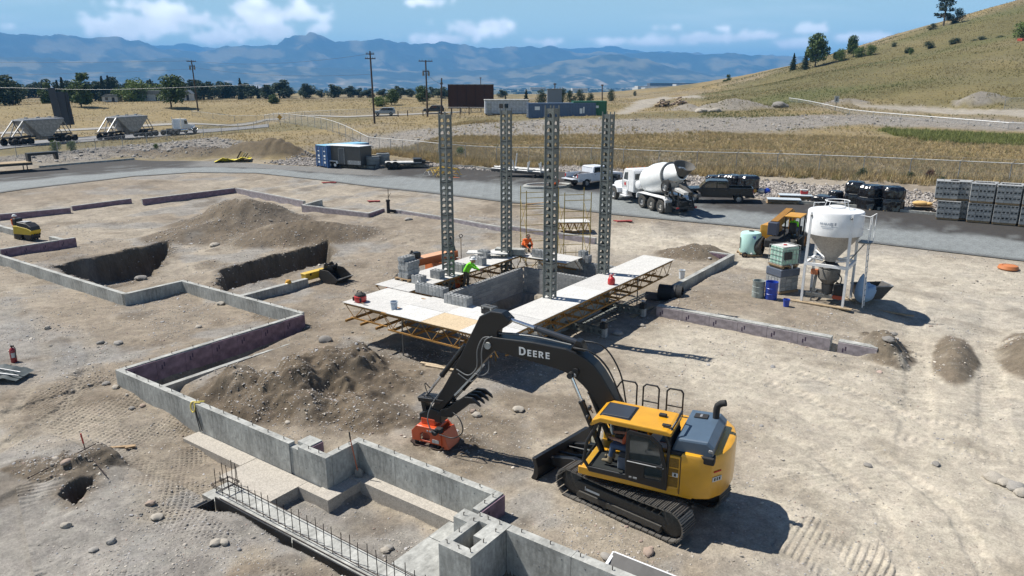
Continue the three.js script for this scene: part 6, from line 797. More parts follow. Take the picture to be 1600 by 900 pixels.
// ---------------------------------------------------------------- the excavator
{
  const C0 = P(4.35, 19.15), turn = Math.atan2(0.43, -0.90), gy = 0.02;
  const X = thing('excavator', 'yellow and black tracked excavator with an orange plate compactor on its arm', 'excavator', [C0.x, gy, C0.z], turn);
  const yel = paint(0.68, 0.335, 0.012, 0.33, { clearcoat: 0.6, map: softTex() }), blk = paint(0.007, 0.0075, 0.009, 0.42, { clearcoat: 0.15 }), hood = paint(0.075, 0.115, 0.165, 0.45), grille = mat(0.30, 0.16, 0.02, 0.8, 0, { map: fineTex() }), trackSteel = mat(0.085, 0.08, 0.072, 0.6, 0.45, { map: fineTex() }), shoeSteel = mat(0.20, 0.19, 0.175, 0.5, 0.45, { map: fineTex() }), org = paint(0.62, 0.085, 0.018, 0.35, { clearcoat: 0.6 });
  // crawler tracks, turned a little from the upper body
  const phi = -0.273, place = g => g.rotateY(phi).translate(-0.08, 0, -0.15), L = 3.78, Hh = 0.8, R = Hh / 2, run = L - Hh, per = 2 * run + Math.PI * Hh;
  const shoe = clean(join([box(0, 0, 0, 0.165, 0.03, 0.6), box(-0.05, 0.03, 0, 0.02, 0.035, 0.6), box(0.005, 0.026, 0, 0.02, 0.03, 0.6), box(0.06, 0.022, 0, 0.018, 0.025, 0.6)]));
  for (const s of [-1, 1]) {
    const z = s * 0.995, fr = []; fr.push(slab([[-1.25, 0.12], [1.1, 0.12], [1.2, 0.3], [-1.3, 0.3]], 0.46, 0.02).translate(0, 0, z), slab([[-1.35, 0.2], [1.35, 0.2], [1.45, 0.4], [1.3, 0.56], [-1.3, 0.56], [-1.45, 0.4]], 0.36, 0.03).translate(0, 0, z));
    const frame = mesh('track_frame', fr.map(place), trackSteel, X);
    for (const x of [-run / 2, run / 2]) mesh('sprocket', [place(lathe([[0.001, -0.17], [0.2, -0.17], [0.3, -0.12], [R - 0.06, -0.11], [R - 0.06, 0.11], [0.3, 0.12], [0.2, 0.17], [0.001, 0.17]], 22).rotateX(Math.PI / 2).translate(x, R, z))], trackSteel, frame);
    for (let k = 0; k < 7; k++) mesh('roller', [place(rod([-1.2 + k * 0.4, 0.16, z - 0.2], [-1.2 + k * 0.4, 0.16, z + 0.2], 0.1, 0.1, 12))], trackSteel, frame);
    const n = 45, link = mesh('track_chain', [place(tube([[-run / 2, Hh - 0.06], [0, Hh - 0.11], [run / 2, Hh - 0.06], [run / 2 + 0.24, Hh - 0.16], [run / 2 + R - 0.06, R], [run / 2 + 0.24, 0.16], [run / 2, 0.07], [-run / 2, 0.07], [-run / 2 - 0.24, 0.16], [-run / 2 - R + 0.06, R], [-run / 2 - 0.24, Hh - 0.16]].map(p => [p[0], p[1], z]), 0.05, 60, 5, true))], trackSteel, X);
    for (let k = 0; k < n; k++) { let d = per * k / n, x, y, a; if (d < run) { x = -run / 2 + d; y = Hh; a = 0; } else if (d < run + Math.PI * R) { const t = (d - run) / R; x = run / 2 + Math.sin(t) * R; y = R + Math.cos(t) * R; a = -t; } else if (d < 2 * run + Math.PI * R) { x = run / 2 - (d - run - Math.PI * R); y = 0; a = Math.PI; } else { const t = (d - 2 * run - Math.PI * R) / R; x = -run / 2 - Math.sin(t) * R; y = R - Math.cos(t) * R; a = Math.PI - t; }
      const sag = a === 0 ? -0.05 * (1 - (x / (run / 2)) ** 2) : 0, m = new THREE.Mesh(shoe, shoeSteel); m.name = 'track_shoe'; m.position.set(x, y + 0.02 + sag, z).applyAxisAngle(UPV, phi).add(V3(-0.08, 0, -0.15)); m.rotation.order = 'YXZ'; m.rotation.y = phi; m.rotation.z = a; link.add(m); }
    mesh('maker_mark', [place(join([box(1.02, 0.42, z - s * -0.185, 0.02, 0.12, 0.012), box(0.78, 0.40, z - s * -0.185, 0.42, 0.06, 0.012)]))], mat(0.6, 0.6, 0.58, 0.7), frame);
  }
  mesh('car_body', [place(rbox(0, 0.55, 0, 1.7, 0.35, 1.5, 0.08)), place(rod([0, 0.6, 0], [0, 0.95, 0], 0.55, 0.55, 24))], trackSteel, X);
  // dozer blade
  mesh('dozer_blade', [place(slab([[2.75, 0.02], [2.95, 0.02], [2.86, 0.2], [2.84, 0.42], [2.92, 0.66], [2.78, 0.68], [2.7, 0.42], [2.7, 0.16]], 2.6, 0.015).translate(-0.05, 0, 0.12))], blk, X);
  for (const z of [-0.5, 0.6]) mesh('blade_arm', [place(slab([[1.2, 0.42], [2.72, 0.22], [2.72, 0.5], [1.9, 0.72], [1.2, 0.66]], 0.18, 0.02).translate(0, 0, z))], blk, X); for (const z of [-0.15, 0.28]) mesh('blade_cylinder', [place(rod([1.1, 0.72, z], [2.0, 0.6, z], 0.06, 0.06, 10)), place(rod([2.0, 0.6, z], [2.66, 0.5, z], 0.035, 0.035, 8))], blk, X);
  // upper body
  mesh('deck', [rbox(-0.15, 1.06, 0, 2.9, 0.24, 2.5, 0.05)], yel, X); mesh('skirt', [rbox(0.05, 1.08, -1.235, 2.6, 0.22, 0.08, 0.03)], yel, X); mesh('slew_ring', [rod([0, 0.9, 0], [0, 0.97, 0], 0.62, 0.62, 28)], M.black, X);
  const plan = [[-1.28, -1.27], [-1.7, -1.26], [-2.0, -1.12], [-2.22, -0.8], [-2.33, -0.4], [-2.36, 0], [-2.33, 0.4], [-2.22, 0.8], [-2.0, 1.12], [-1.7, 1.26], [-1.28, 1.27]];
  const cw = mesh('counterweight', [toCreasedNormals(slab(plan.map(p => [p[0], -p[1]]), 1.18, 0.09), 0.6).rotateX(-Math.PI / 2).translate(0, 1.56, 0)], yel, X);
  const badge = (w, y, h, d, off = 0) => box(-2.115 - 0.82 * d - 0.57 * off, y, -0.963 - 0.57 * d + 0.82 * off, 0.012, h, w, 2.535); mesh('red_stripe', [badge(0.24, 1.72, 0.035, 0.006)], mat(0.45, 0.03, 0.02), cw); mesh('number_plate', [badge(0.3, 1.52, 0.12, 0.006)], M.whiteDull, cw); mesh('number', [-0.08, 0, 0.08].map(k => badge(0.045, 1.52, 0.075, 0.012, k)), M.black, cw); mesh('panel_seam', [box(-1.285, 1.55, -1.268, 0.018, 1.0, 0.03)], M.black, cw);
  const eng = mesh('side_door', [rbox(-0.98, 1.6, -1.225, 0.62, 0.88, 0.1, 0.03)], yel, X); for (const [x, y, w, h] of [[-1.06, 1.86, 0.36, 0.24], [-1.06, 1.6, 0.36, 0.2], [-1.06, 1.34, 0.36, 0.26], [-0.78, 1.75, 0.14, 0.34], [-0.78, 1.36, 0.14, 0.28]]) mesh('grille', [box(x, y, -1.278, w, h, 0.012), ...[0, 1, 2, 3, 4].map(k => box(x, y - h / 2 + h * (k + 0.5) / 5, -1.285, w, 0.012, 0.012))], grille, eng); mesh('sticker', [box(-1.17, 1.55, -1.29, 0.14, 0.11, 0.008)], M.whiteDull, eng); mesh('sticker_mark', [box(-1.17, 1.55, -1.296, 0.05, 0.07, 0.006)], M.black, eng);
  mesh('body_shell', [rbox(-0.95, 1.6, 0.1, 1.3, 0.86, 2.2, 0.05), rbox(-0.55, 1.98, -0.02, 0.7, 0.1, 0.42, 0.03)], yel, X); mesh('right_tank', [rbox(0.05, 1.5, 0.86, 2.0, 0.72, 0.78, 0.06)], yel, X); mesh('tool_locker', [rbox(1.1, 1.32, 0.86, 0.34, 0.34, 0.74, 0.05)], yel, X);
  mesh('tread_plate', [box(0.1, 1.868, 0.86, 1.7, 0.012, 0.6), box(-0.85, 2.035, -0.25, 0.5, 0.012, 0.8)], M.darkSteel, X);
  const hd = mesh('engine_hood', [slab([[-2.0, 2.0], [-1.02, 2.0], [-1.0, 2.12], [-1.12, 2.46], [-1.86, 2.5], [-2.02, 2.36]], 1.85, 0.06).translate(0, 0, -0.22)], hood, X); mesh('hood_base', [rbox(-1.52, 2.04, -0.22, 1.08, 0.2, 1.98, 0.04)], M.matteBlack, hd); mesh('hood_label', [box(-1.42, 2.497, 0.3, 0.34, 0.012, 0.26, 0, 0, -0.06)], M.matteBlack, hd); mesh('lettering', [box(-1.42, 2.504, 0.3, 0.06, 0.012, 0.16, 0, 0, -0.06)], M.galv, hd); mesh('hood_latch', [rbox(-1.95, 2.28, -1.1, 0.1, 0.08, 0.12, 0.02)], M.galv, hd);
  mesh('exhaust_pipe', bent([[-1.78, 2.4, 0.34], [-1.78, 2.74, 0.34], [-1.8, 2.84, 0.34], [-1.88, 2.92, 0.33], [-2.0, 2.96, 0.32]], 0.085, 14), M.matteBlack, X);
  for (const [x0, x1, slope, midbar] of [[0.98, 0.5, 0.5, 0], [0.32, -0.12, 0, 1], [-0.34, -0.78, 0, 1]]) mesh('guard_rail', [...bent([[x0 + slope, 1.85, 1.0], [x0, 2.72, 1.0], [x0 - 0.08, 2.8, 1.0], [x1 + 0.06, 2.8, 1.0], [x1, 2.72, 1.0], [x1, 1.85, 1.0]], 0.024, 7), ...(midbar ? [rod([x0, 2.3, 1.0], [x1, 2.3, 1.0], 0.018, 0.018, 6)] : [])], M.black, X);
  for (const [x, z] of [[-0.78, 0.35], [-0.6, 0.5]]) mesh('grab_handle', bent([[x, 2.0, z], [x, 2.16, z], [x - 0.02, 2.18, z - 0.26], [x - 0.02, 2.0, z - 0.26]], 0.018, 6), M.yellow, X); mesh('filler_cap', [lathe([[0.001, 0.05], [0.07, 0.05], [0.08, 0]], 12, -0.35, 1.87, 0.75)], M.black, X);
  // cab
  const cz0 = -1.27, cz1 = -0.22, F = (pts, r = 0.045) => bent(pts, r, 7), side = [[-0.95, 1.15], [1.02, 1.15], [1.2, 1.4], [1.12, 1.95], [0.86, 2.5], [0.7, 2.6], [-0.85, 2.58], [-0.98, 2.3]];
  mesh('cab_floor', [slab([[-0.95, 1.12], [1.05, 1.12], [1.12, 1.2], [-0.95, 1.2]], 1.04, 0.02).translate(0, 0, -0.745)], M.matteBlack, X); mesh('cab_back', [rbox(-0.96, 1.85, -0.745, 0.08, 1.4, 1.02, 0.03)], M.matteBlack, X);
  for (const z of [cz0, cz1]) mesh('cab_frame', [...F([...side.map(p => [p[0], p[1], z]), [side[0][0], side[0][1], z]]), ...F([[0.06, 1.15, z], [0.06, 2.56, z]], 0.04)], M.black, X); mesh('sill', [rbox(0.05, 1.2, cz0 - 0.01, 2.05, 0.14, 0.07, 0.03)], M.black, X);
  mesh('cross_bar', [...F([[1.2, 1.4, cz0], [1.2, 1.4, cz1]], 0.035), ...F([[0.9, 2.48, cz0], [0.9, 2.48, cz1]], 0.04)], M.black, X);
  const quad = (a, b, c, d) => { const g = new THREE.BufferGeometry(); g.setAttribute('position', new THREE.Float32BufferAttribute([a, b, c, a, c, d].flat(), 3)); g.computeVertexNormals(); return g; };
  mesh('windscreen', [quad([1.19, 1.42, cz0 + 0.03], [1.19, 1.42, cz1 - 0.03], [1.12, 1.95, cz1 - 0.03], [1.12, 1.95, cz0 + 0.03]), quad([1.12, 1.95, cz0 + 0.03], [1.12, 1.95, cz1 - 0.03], [0.9, 2.46, cz1 - 0.03], [0.9, 2.46, cz0 + 0.03])], M.pane, X); mesh('lower_windscreen', [quad([1.04, 1.22, cz0 + 0.03], [1.04, 1.22, cz1 - 0.03], [1.19, 1.38, cz1 - 0.03], [1.19, 1.38, cz0 + 0.03])], M.pane, X);
  mesh('side_window', [quad([-0.9, 1.5, cz1 + 0.005], [1.1, 1.5, cz1 + 0.005], [0.84, 2.5, cz1 + 0.005], [-0.85, 2.5, cz1 + 0.005])], M.pane, X);
  const rf = mesh('cab_roof', [slab([[-1.02, 2.54], [0.78, 2.56], [1.0, 2.42], [1.06, 2.44], [0.98, 2.6], [0.78, 2.7], [-0.9, 2.68], [-1.02, 2.64]], 1.16, 0.03).translate(0, 0, -0.745)], yel, X); mesh('roof_hatch', [rbox(0.45, 2.705, -0.745, 0.72, 0.05, 0.74, 0.03, 0, 0, -0.01)], mat(0.035, 0.04, 0.05, 0.35), rf); mesh('hatch_trim', [rbox(0.45, 2.69, -0.745, 0.8, 0.03, 0.84, 0.03)], M.black, rf); mesh('antenna_pod', [rbox(-0.62, 2.72, -0.55, 0.2, 0.08, 0.12, 0.03)], M.matteBlack, rf); mesh('roof_bracket', F([[-0.95, 2.6, -1.2], [-1.05, 2.8, -0.95], [-1.05, 2.82, -0.35], [-0.95, 2.6, -0.25]], 0.03), M.black, rf); mesh('camera_box', [rbox(-0.85, 2.73, -1.1, 0.22, 0.05, 0.1, 0.02)], M.black, rf);
  for (const [x, z, y] of [[1.12, -1.3, 2.62], [1.18, -0.98, 2.74]]) mesh('work_light', [ball(x, y, z, 0.075, 1, 1, 0.7), rod([x - 0.08, y - 0.14, z + 0.03], [x, y, z], 0.015, 0.015, 5)], M.black, X);
  // the door, folded back along the side
  const dr = mesh('cab_door', [slab([[-1.0, 1.12], [-0.05, 1.16], [0.05, 1.22], [0.06, 2.46], [0.0, 2.54], [-0.55, 2.5], [-0.82, 2.3], [-0.98, 1.7]], 0.05, 0.01, [[[-0.86, 1.76], [-0.03, 1.76], [-0.02, 2.44], [-0.52, 2.42], [-0.74, 2.24]], [[-0.86, 1.34], [-0.42, 1.34], [-0.42, 1.66], [-0.88, 1.66]]]).translate(0, 0, -1.36)], blk, X); mesh('door_glass', [slab([[-0.9, 1.72], [0.02, 1.72], [0.02, 2.48], [-0.54, 2.46], [-0.78, 2.26]], 0.012).translate(0, 0, -1.36)], M.glassDark, dr); mesh('lower_glass', [box(-0.64, 1.5, -1.36, 0.5, 0.36, 0.012)], M.glassDark, dr); mesh('door_handle', [rbox(-0.8, 1.72, -1.4, 0.16, 0.05, 0.04, 0.02)], M.black, dr); mesh('frame_seam', F([[-0.9, 1.7, -1.39], [0.02, 1.7, -1.39]], 0.014), M.galv, dr); mesh('hinge', [box(-0.2, 1.28, -1.395, 0.1, 0.04, 0.02), box(-0.08, 1.28, -1.395, 0.07, 0.04, 0.02)], M.galv, dr);
  // inside the cab
  mesh('seat', [rbox(0.1, 1.62, -0.78, 0.5, 0.16, 0.5, 0.06), rbox(-0.16, 1.98, -0.78, 0.16, 0.66, 0.46, 0.07, 0, 0, 0.12), rbox(-0.2, 2.32, -0.78, 0.12, 0.2, 0.28, 0.05)], mat(0.05, 0.05, 0.055, 0.9), X); mesh('seat_base', [rbox(0.1, 1.38, -0.78, 0.56, 0.34, 0.5, 0.04)], mat(0.13, 0.14, 0.17, 0.8), X); for (const z of [-1.06, -0.44]) mesh('console', [rbox(-0.15, 1.6, z, 0.62, 0.14, 0.14, 0.04)], mat(0.06, 0.065, 0.075, 0.7), X); for (const z of [-1.04, -0.46]) mesh('joystick', [rod([0.08, 1.66, z], [0.12, 1.82, z], 0.02, 0.028, 7)], M.black, X); mesh('monitor', [rbox(0.75, 1.95, -0.36, 0.06, 0.22, 0.3, 0.03, 0.5)], mat(0.14, 0.17, 0.2, 0.4), X); mesh('foot_pedals', [rbox(0.72, 1.28, -0.8, 0.2, 0.04, 0.12, 0.01, 0, 0, 0.5), rbox(0.72, 1.28, -0.6, 0.2, 0.04, 0.12, 0.01, 0, 0, 0.5), rod([0.78, 1.22, -0.8], [0.7, 1.62, -0.8], 0.012, 0.012, 5), rod([0.78, 1.22, -0.6], [0.7, 1.62, -0.6], 0.012, 0.012, 5)], M.darkSteel, X);
  // boom, arm and cylinders
  const bz = 0.12, boom = mesh('boom', [slab([[0.22, 1.5], [0.62, 1.44], [0.84, 1.74], [1.15, 2.25], [1.5, 2.72], [1.7, 2.92], [1.95, 3.1], [2.2, 3.2], [2.5, 3.27], [4.5, 3.5], [4.7, 3.58], [4.72, 3.76], [4.5, 3.88], [3.2, 3.92], [2.2, 3.88], [1.9, 3.82], [1.62, 3.7], [1.4, 3.54], [1.2, 3.32], [0.95, 2.95], [0.5, 2.25], [0.2, 1.8]], 0.46, 0.03).translate(0, 0, bz)], blk, X);
  mesh('boom_foot', [rbox(0.42, 1.55, bz, 0.6, 0.5, 0.8, 0.06)], blk, X);
  for (const [a, b, r] of [[[4.56, 3.62], 0, 0.1], [[1.9, 3.3], 0, 0.09], [[0.42, 1.66], 0, 0.1]]) mesh('pin_boss', [rod([a[0], a[1], bz - 0.29], [a[0], a[1], bz + 0.29], r, r, 14)], r === 0.1 && a[0] > 4 ? mat(0.32, 0.33, 0.32, 0.6) : M.darkSteel, boom);
  const cyl = (name, a, b, rb, rr2, share, zs, mt = blk) => { for (const z of zs) { const A = V3(...a, z), B = V3(...b, z), m = A.clone().lerp(B, share); const c = mesh(name, [rod(A, m, rb, rb, 14), rod(m.clone().lerp(A, 0.04), m, rb * 1.15, rb * 1.15, 14)], mt, X); mesh('piston_rod', [rod(m, B, rr2, rr2, 10)], M.chrome, c); mesh('end_eye', [rod([b[0], b[1], z - 0.09], [b[0], b[1], z + 0.09], rr2 * 1.7, rr2 * 1.7, 12)], M.darkSteel, c); } };
  cyl('boom_cylinder', [1.05, 1.2], [2.0, 3.22], 0.085, 0.05, 0.66, [bz - 0.36, bz + 0.36]); cyl('arm_cylinder', [1.9, 4.02], [4.02, 4.42], 0.085, 0.052, 0.62, [bz], paint(0.03, 0.035, 0.045, 0.35)); mesh('cylinder_bracket', [slab([[1.7, 3.85], [2.1, 3.88], [1.95, 4.14], [1.82, 4.12]], 0.3, 0.02).translate(0, 0, bz)], blk, boom);
  const arm = mesh('arm', [slab([[4.86, 4.42], [4.5, 4.62], [4.14, 4.62], [3.9, 4.42], [4.0, 4.26], [4.28, 4.06], [4.36, 3.5], [4.62, 3.22], [6.22, 1.22], [6.42, 1.16], [6.52, 1.32], [5.72, 2.72], [5.3, 3.55]], 0.36, 0.03).translate(0, 0, bz)], blk, X); mesh('wear_strip', [bar([4.72, 3.0, bz - 0.17], [5.72, 1.85, bz - 0.17], 0.05, 0.05)], mat(0.5, 0.5, 0.48, 0.5), arm);
  cyl('bucket_cylinder', [5.42, 3.42], [6.86, 1.52], 0.075, 0.045, 0.58, [bz]); mesh('linkage', [slab([[6.1, 1.62], [6.2, 1.5], [6.98, 1.42], [7.02, 1.56]], 0.44, 0.02).translate(0, 0, bz), slab([[6.82, 1.58], [6.98, 1.58], [6.86, 0.92], [6.7, 0.92]], 0.3, 0.02).translate(0, 0, bz)], blk, X);
  mesh('quick_coupler', [slab([[6.2, 1.22], [6.5, 1.28], [6.98, 1.02], [6.96, 0.82], [6.2, 0.84]], 0.42, 0.03).translate(0, 0, bz)], blk, X);
  // thumb with four tines
  for (const [k, z] of [-0.27, -0.09, 0.09, 0.27].entries()) mesh('thumb_tine', [slab([[6.14, 1.34], [6.3, 1.12], [5.78, 1.16], [5.5, 1.42], [5.2, 1.72], [4.96, 1.78], [4.8, 1.7], [4.84, 1.8], [5.06, 1.94], [5.32, 1.92], [5.62, 1.7], [5.9, 1.44]], 0.07, 0.01).translate(-0.04 * k, 0.03 * k, bz + z)], blk, X); mesh('thumb_brace', [rod([5.62, 1.5, bz - 0.3], [5.62, 1.5, bz + 0.3], 0.05, 0.05, 8), rod([6.12, 1.28, bz - 0.3], [6.12, 1.28, bz + 0.3], 0.06, 0.06, 8)], blk, X); cyl('thumb_cylinder', [5.0, 2.62], [5.86, 1.6], 0.05, 0.03, 0.6, [bz]);
  // plate compactor
  const pl = mesh('compactor_plate', [slab([[6.02, 0.12], [6.18, 0.0], [7.06, 0.0], [7.22, 0.12], [7.2, 0.16], [7.04, 0.06], [6.2, 0.06], [6.06, 0.16]], 0.8, 0.01).translate(0, 0, bz)], mat(0.14, 0.10, 0.08, 0.7, 0.4, { map: fineTex() }), X);
  mesh('compactor_housing', [slab([[6.1, 0.2], [7.14, 0.2], [7.16, 0.5], [6.98, 0.7], [6.3, 0.72], [6.12, 0.54]], 0.06, 0.01, [[[6.5, 0.2 + 0.06], [6.86, 0.26], [6.86, 0.44], [6.78, 0.52], [6.58, 0.52], [6.5, 0.44]]]).translate(0, 0, bz - 0.36), slab([[6.1, 0.2], [7.14, 0.2], [7.16, 0.5], [6.98, 0.7], [6.3, 0.72], [6.12, 0.54]], 0.06, 0.01).translate(0, 0, bz + 0.36), rbox(6.64, 0.66, bz, 0.7, 0.1, 0.72, 0.03), rbox(7.08, 0.36, bz, 0.06, 0.3, 0.7, 0.02), rbox(6.14, 0.32, bz, 0.06, 0.22, 0.7, 0.02), rbox(6.66, 0.82, bz, 0.52, 0.22, 0.44, 0.04)], org, X);
  mesh('side_guard', [slab([[5.86, 0.1], [6.12, 0.06], [6.2, 0.56], [6.06, 0.62]], 0.7, 0.01).translate(0, 0, bz)], org, pl); mesh('vibrator', [rod([6.68, 0.36, bz - 0.3], [6.68, 0.36, bz + 0.3], 0.14, 0.14, 16)], mat(0.3, 0.06, 0.03, 0.5), pl); mesh('motor', [rod([6.3, 0.62, bz - 0.46], [6.3, 0.62, bz - 0.2], 0.1, 0.1, 12), rbox(6.22, 0.66, bz - 0.3, 0.22, 0.16, 0.18, 0.03)], M.matteBlack, pl); for (const x of [6.24, 7.02]) mesh('rubber_mount', [rod([x, 0.06, bz - 0.3], [x, 0.2, bz - 0.3], 0.07, 0.07, 10), rod([x, 0.06, bz + 0.3], [x, 0.2, bz + 0.3], 0.07, 0.07, 10)], M.rubber, pl); mesh('maker_plate', [box(6.3, 0.3, bz - 0.395, 0.24, 0.11, 0.01)], M.whiteDull, pl); mesh('lettering', [[6.58, 0.05], [6.5, 0.035], [6.45, 0.035], [6.4, 0.035], [6.35, 0.035]].map(([x, w]) => box(x, 0.6, bz - 0.396, w, 0.05, 0.01)), M.whiteDull, pl);
  // hoses
  const hose = (pts, r = 0.02, m = M.black) => mesh('hydraulic_hose', [tube(pts, r, 36, 6)], m, X), dusty = mat(0.13, 0.135, 0.14, 0.6);
  hose([[4.5, 3.9, -0.16], [4.66, 3.86, -0.2], [4.85, 3.5, -0.2], [4.9, 2.9, -0.2], [5.2, 2.62, -0.16], [5.6, 2.72, -0.12]], 0.018, dusty); hose([[4.4, 3.92, -0.14], [4.55, 3.85, -0.22], [4.7, 3.5, -0.22], [4.75, 2.9, -0.2], [5.1, 2.45, -0.16], [5.55, 2.6, -0.12]], 0.018, dusty); hose([[4.5, 3.2, -0.2], [4.5, 2.9, -0.22], [4.7, 2.72, -0.2], [5.0, 2.7, -0.14]], 0.018, dusty);
  hose([[6.1, 2.0, -0.1], [6.4, 1.5, -0.26], [6.5, 1.05, -0.36], [6.35, 0.75, -0.42], [6.22, 0.66, -0.4]], 0.018, dusty); hose([[5.9, 1.4, -0.1], [5.4, 1.2, -0.3], [5.3, 0.9, -0.36], [5.6, 0.62, -0.36], [6.1, 0.62, -0.36]], 0.018); hose([[6.6, 1.9, 0.0], [6.75, 2.05, -0.05], [6.6, 1.75, -0.12], [6.35, 1.6, -0.1]], 0.016);
  for (const k of [0, 1, 2]) hose([[2.0, 3.95, bz - 0.12 - k * 0.05], [1.5, 3.86 + k * 0.03, bz - 0.12 - k * 0.05], [1.05, 3.5 + k * 0.05, bz - 0.14 - k * 0.05], [0.6, 2.62, bz - 0.16], [0.4, 2.1, bz - 0.14]], 0.02); hose([[2.0, 4.06, bz + 0.1], [1.3, 4.02, bz + 0.1], [0.8, 3.4, bz + 0.1], [0.55, 2.4, bz + 0.1]], 0.022); for (const k of [0, 1]) hose([[2.1, 3.98, bz - 0.1 + k * 0.08], [3.2, 4.05, bz - 0.1 + k * 0.08], [4.3, 3.98, bz - 0.1 + k * 0.08]], 0.022, M.steel);
  mesh('work_light', [ball(1.95, 3.2, bz - 0.3, 0.08, 0.8, 1, 1.2, 0.6)], M.galv, boom);
  // lettering on the boom
  const { FontLoader } = await import('three/addons/loaders/FontLoader.js'), { TextGeometry } = await import('three/addons/geometries/TextGeometry.js');
  const font = await new FontLoader().loadAsync('fonts/droid/droid_sans_bold.typeface.json'), letters = [];
  let tx = 0; for (const [i, ch] of [...'DEERE'].entries()) { const g = new TextGeometry(ch, { font, size: i ? 0.185 : 0.235, depth: 0.006, curveSegments: 5 }); g.computeBoundingBox(); const w = g.boundingBox.max.x * 1.12; g.scale(1.12, 1, 1).translate(tx, 0, 0); tx += w + 0.026; letters.push(g); }
  mesh('lettering', letters.map(g => g.rotateY(Math.PI).translate(3.62, 3.36, bz - 0.232)).map(g => g.translate(-3.62, -3.36, 0).rotateZ(-0.02).translate(3.62, 3.5, 0)), mat(0.72, 0.73, 0.73, 0.5), boom);
  const op = V3(0.12, 1.72, -0.8).applyAxisAngle(UPV, turn).add(X.position);
  person('seated excavator operator in a rust orange shirt and jeans', op, turn, POSE.seated, { shirt: 'rust', pants: 'denim', sleeves: 'skin' });
}
// ---------------------------------------------------------------- vehicles and machines (x forward, z across, y up)
const tyreOn = (o, x, z, r, w, rubber = M.rubber, rimM = M.galv, name = 'wheel') => { const t = mesh(name, [wheel(x, r, z, r, w)], rubber, o); mesh('rim', [rimOf(x, r, z, r, w, z > 0 ? 1 : -1), rimOf(x, r, z, r * 0.8, w * 0.5, z > 0 ? -1 : 1)], rimM, t); return t; };
const facing = (a, b) => Math.atan2(-(b.z - a.z), b.x - a.x);
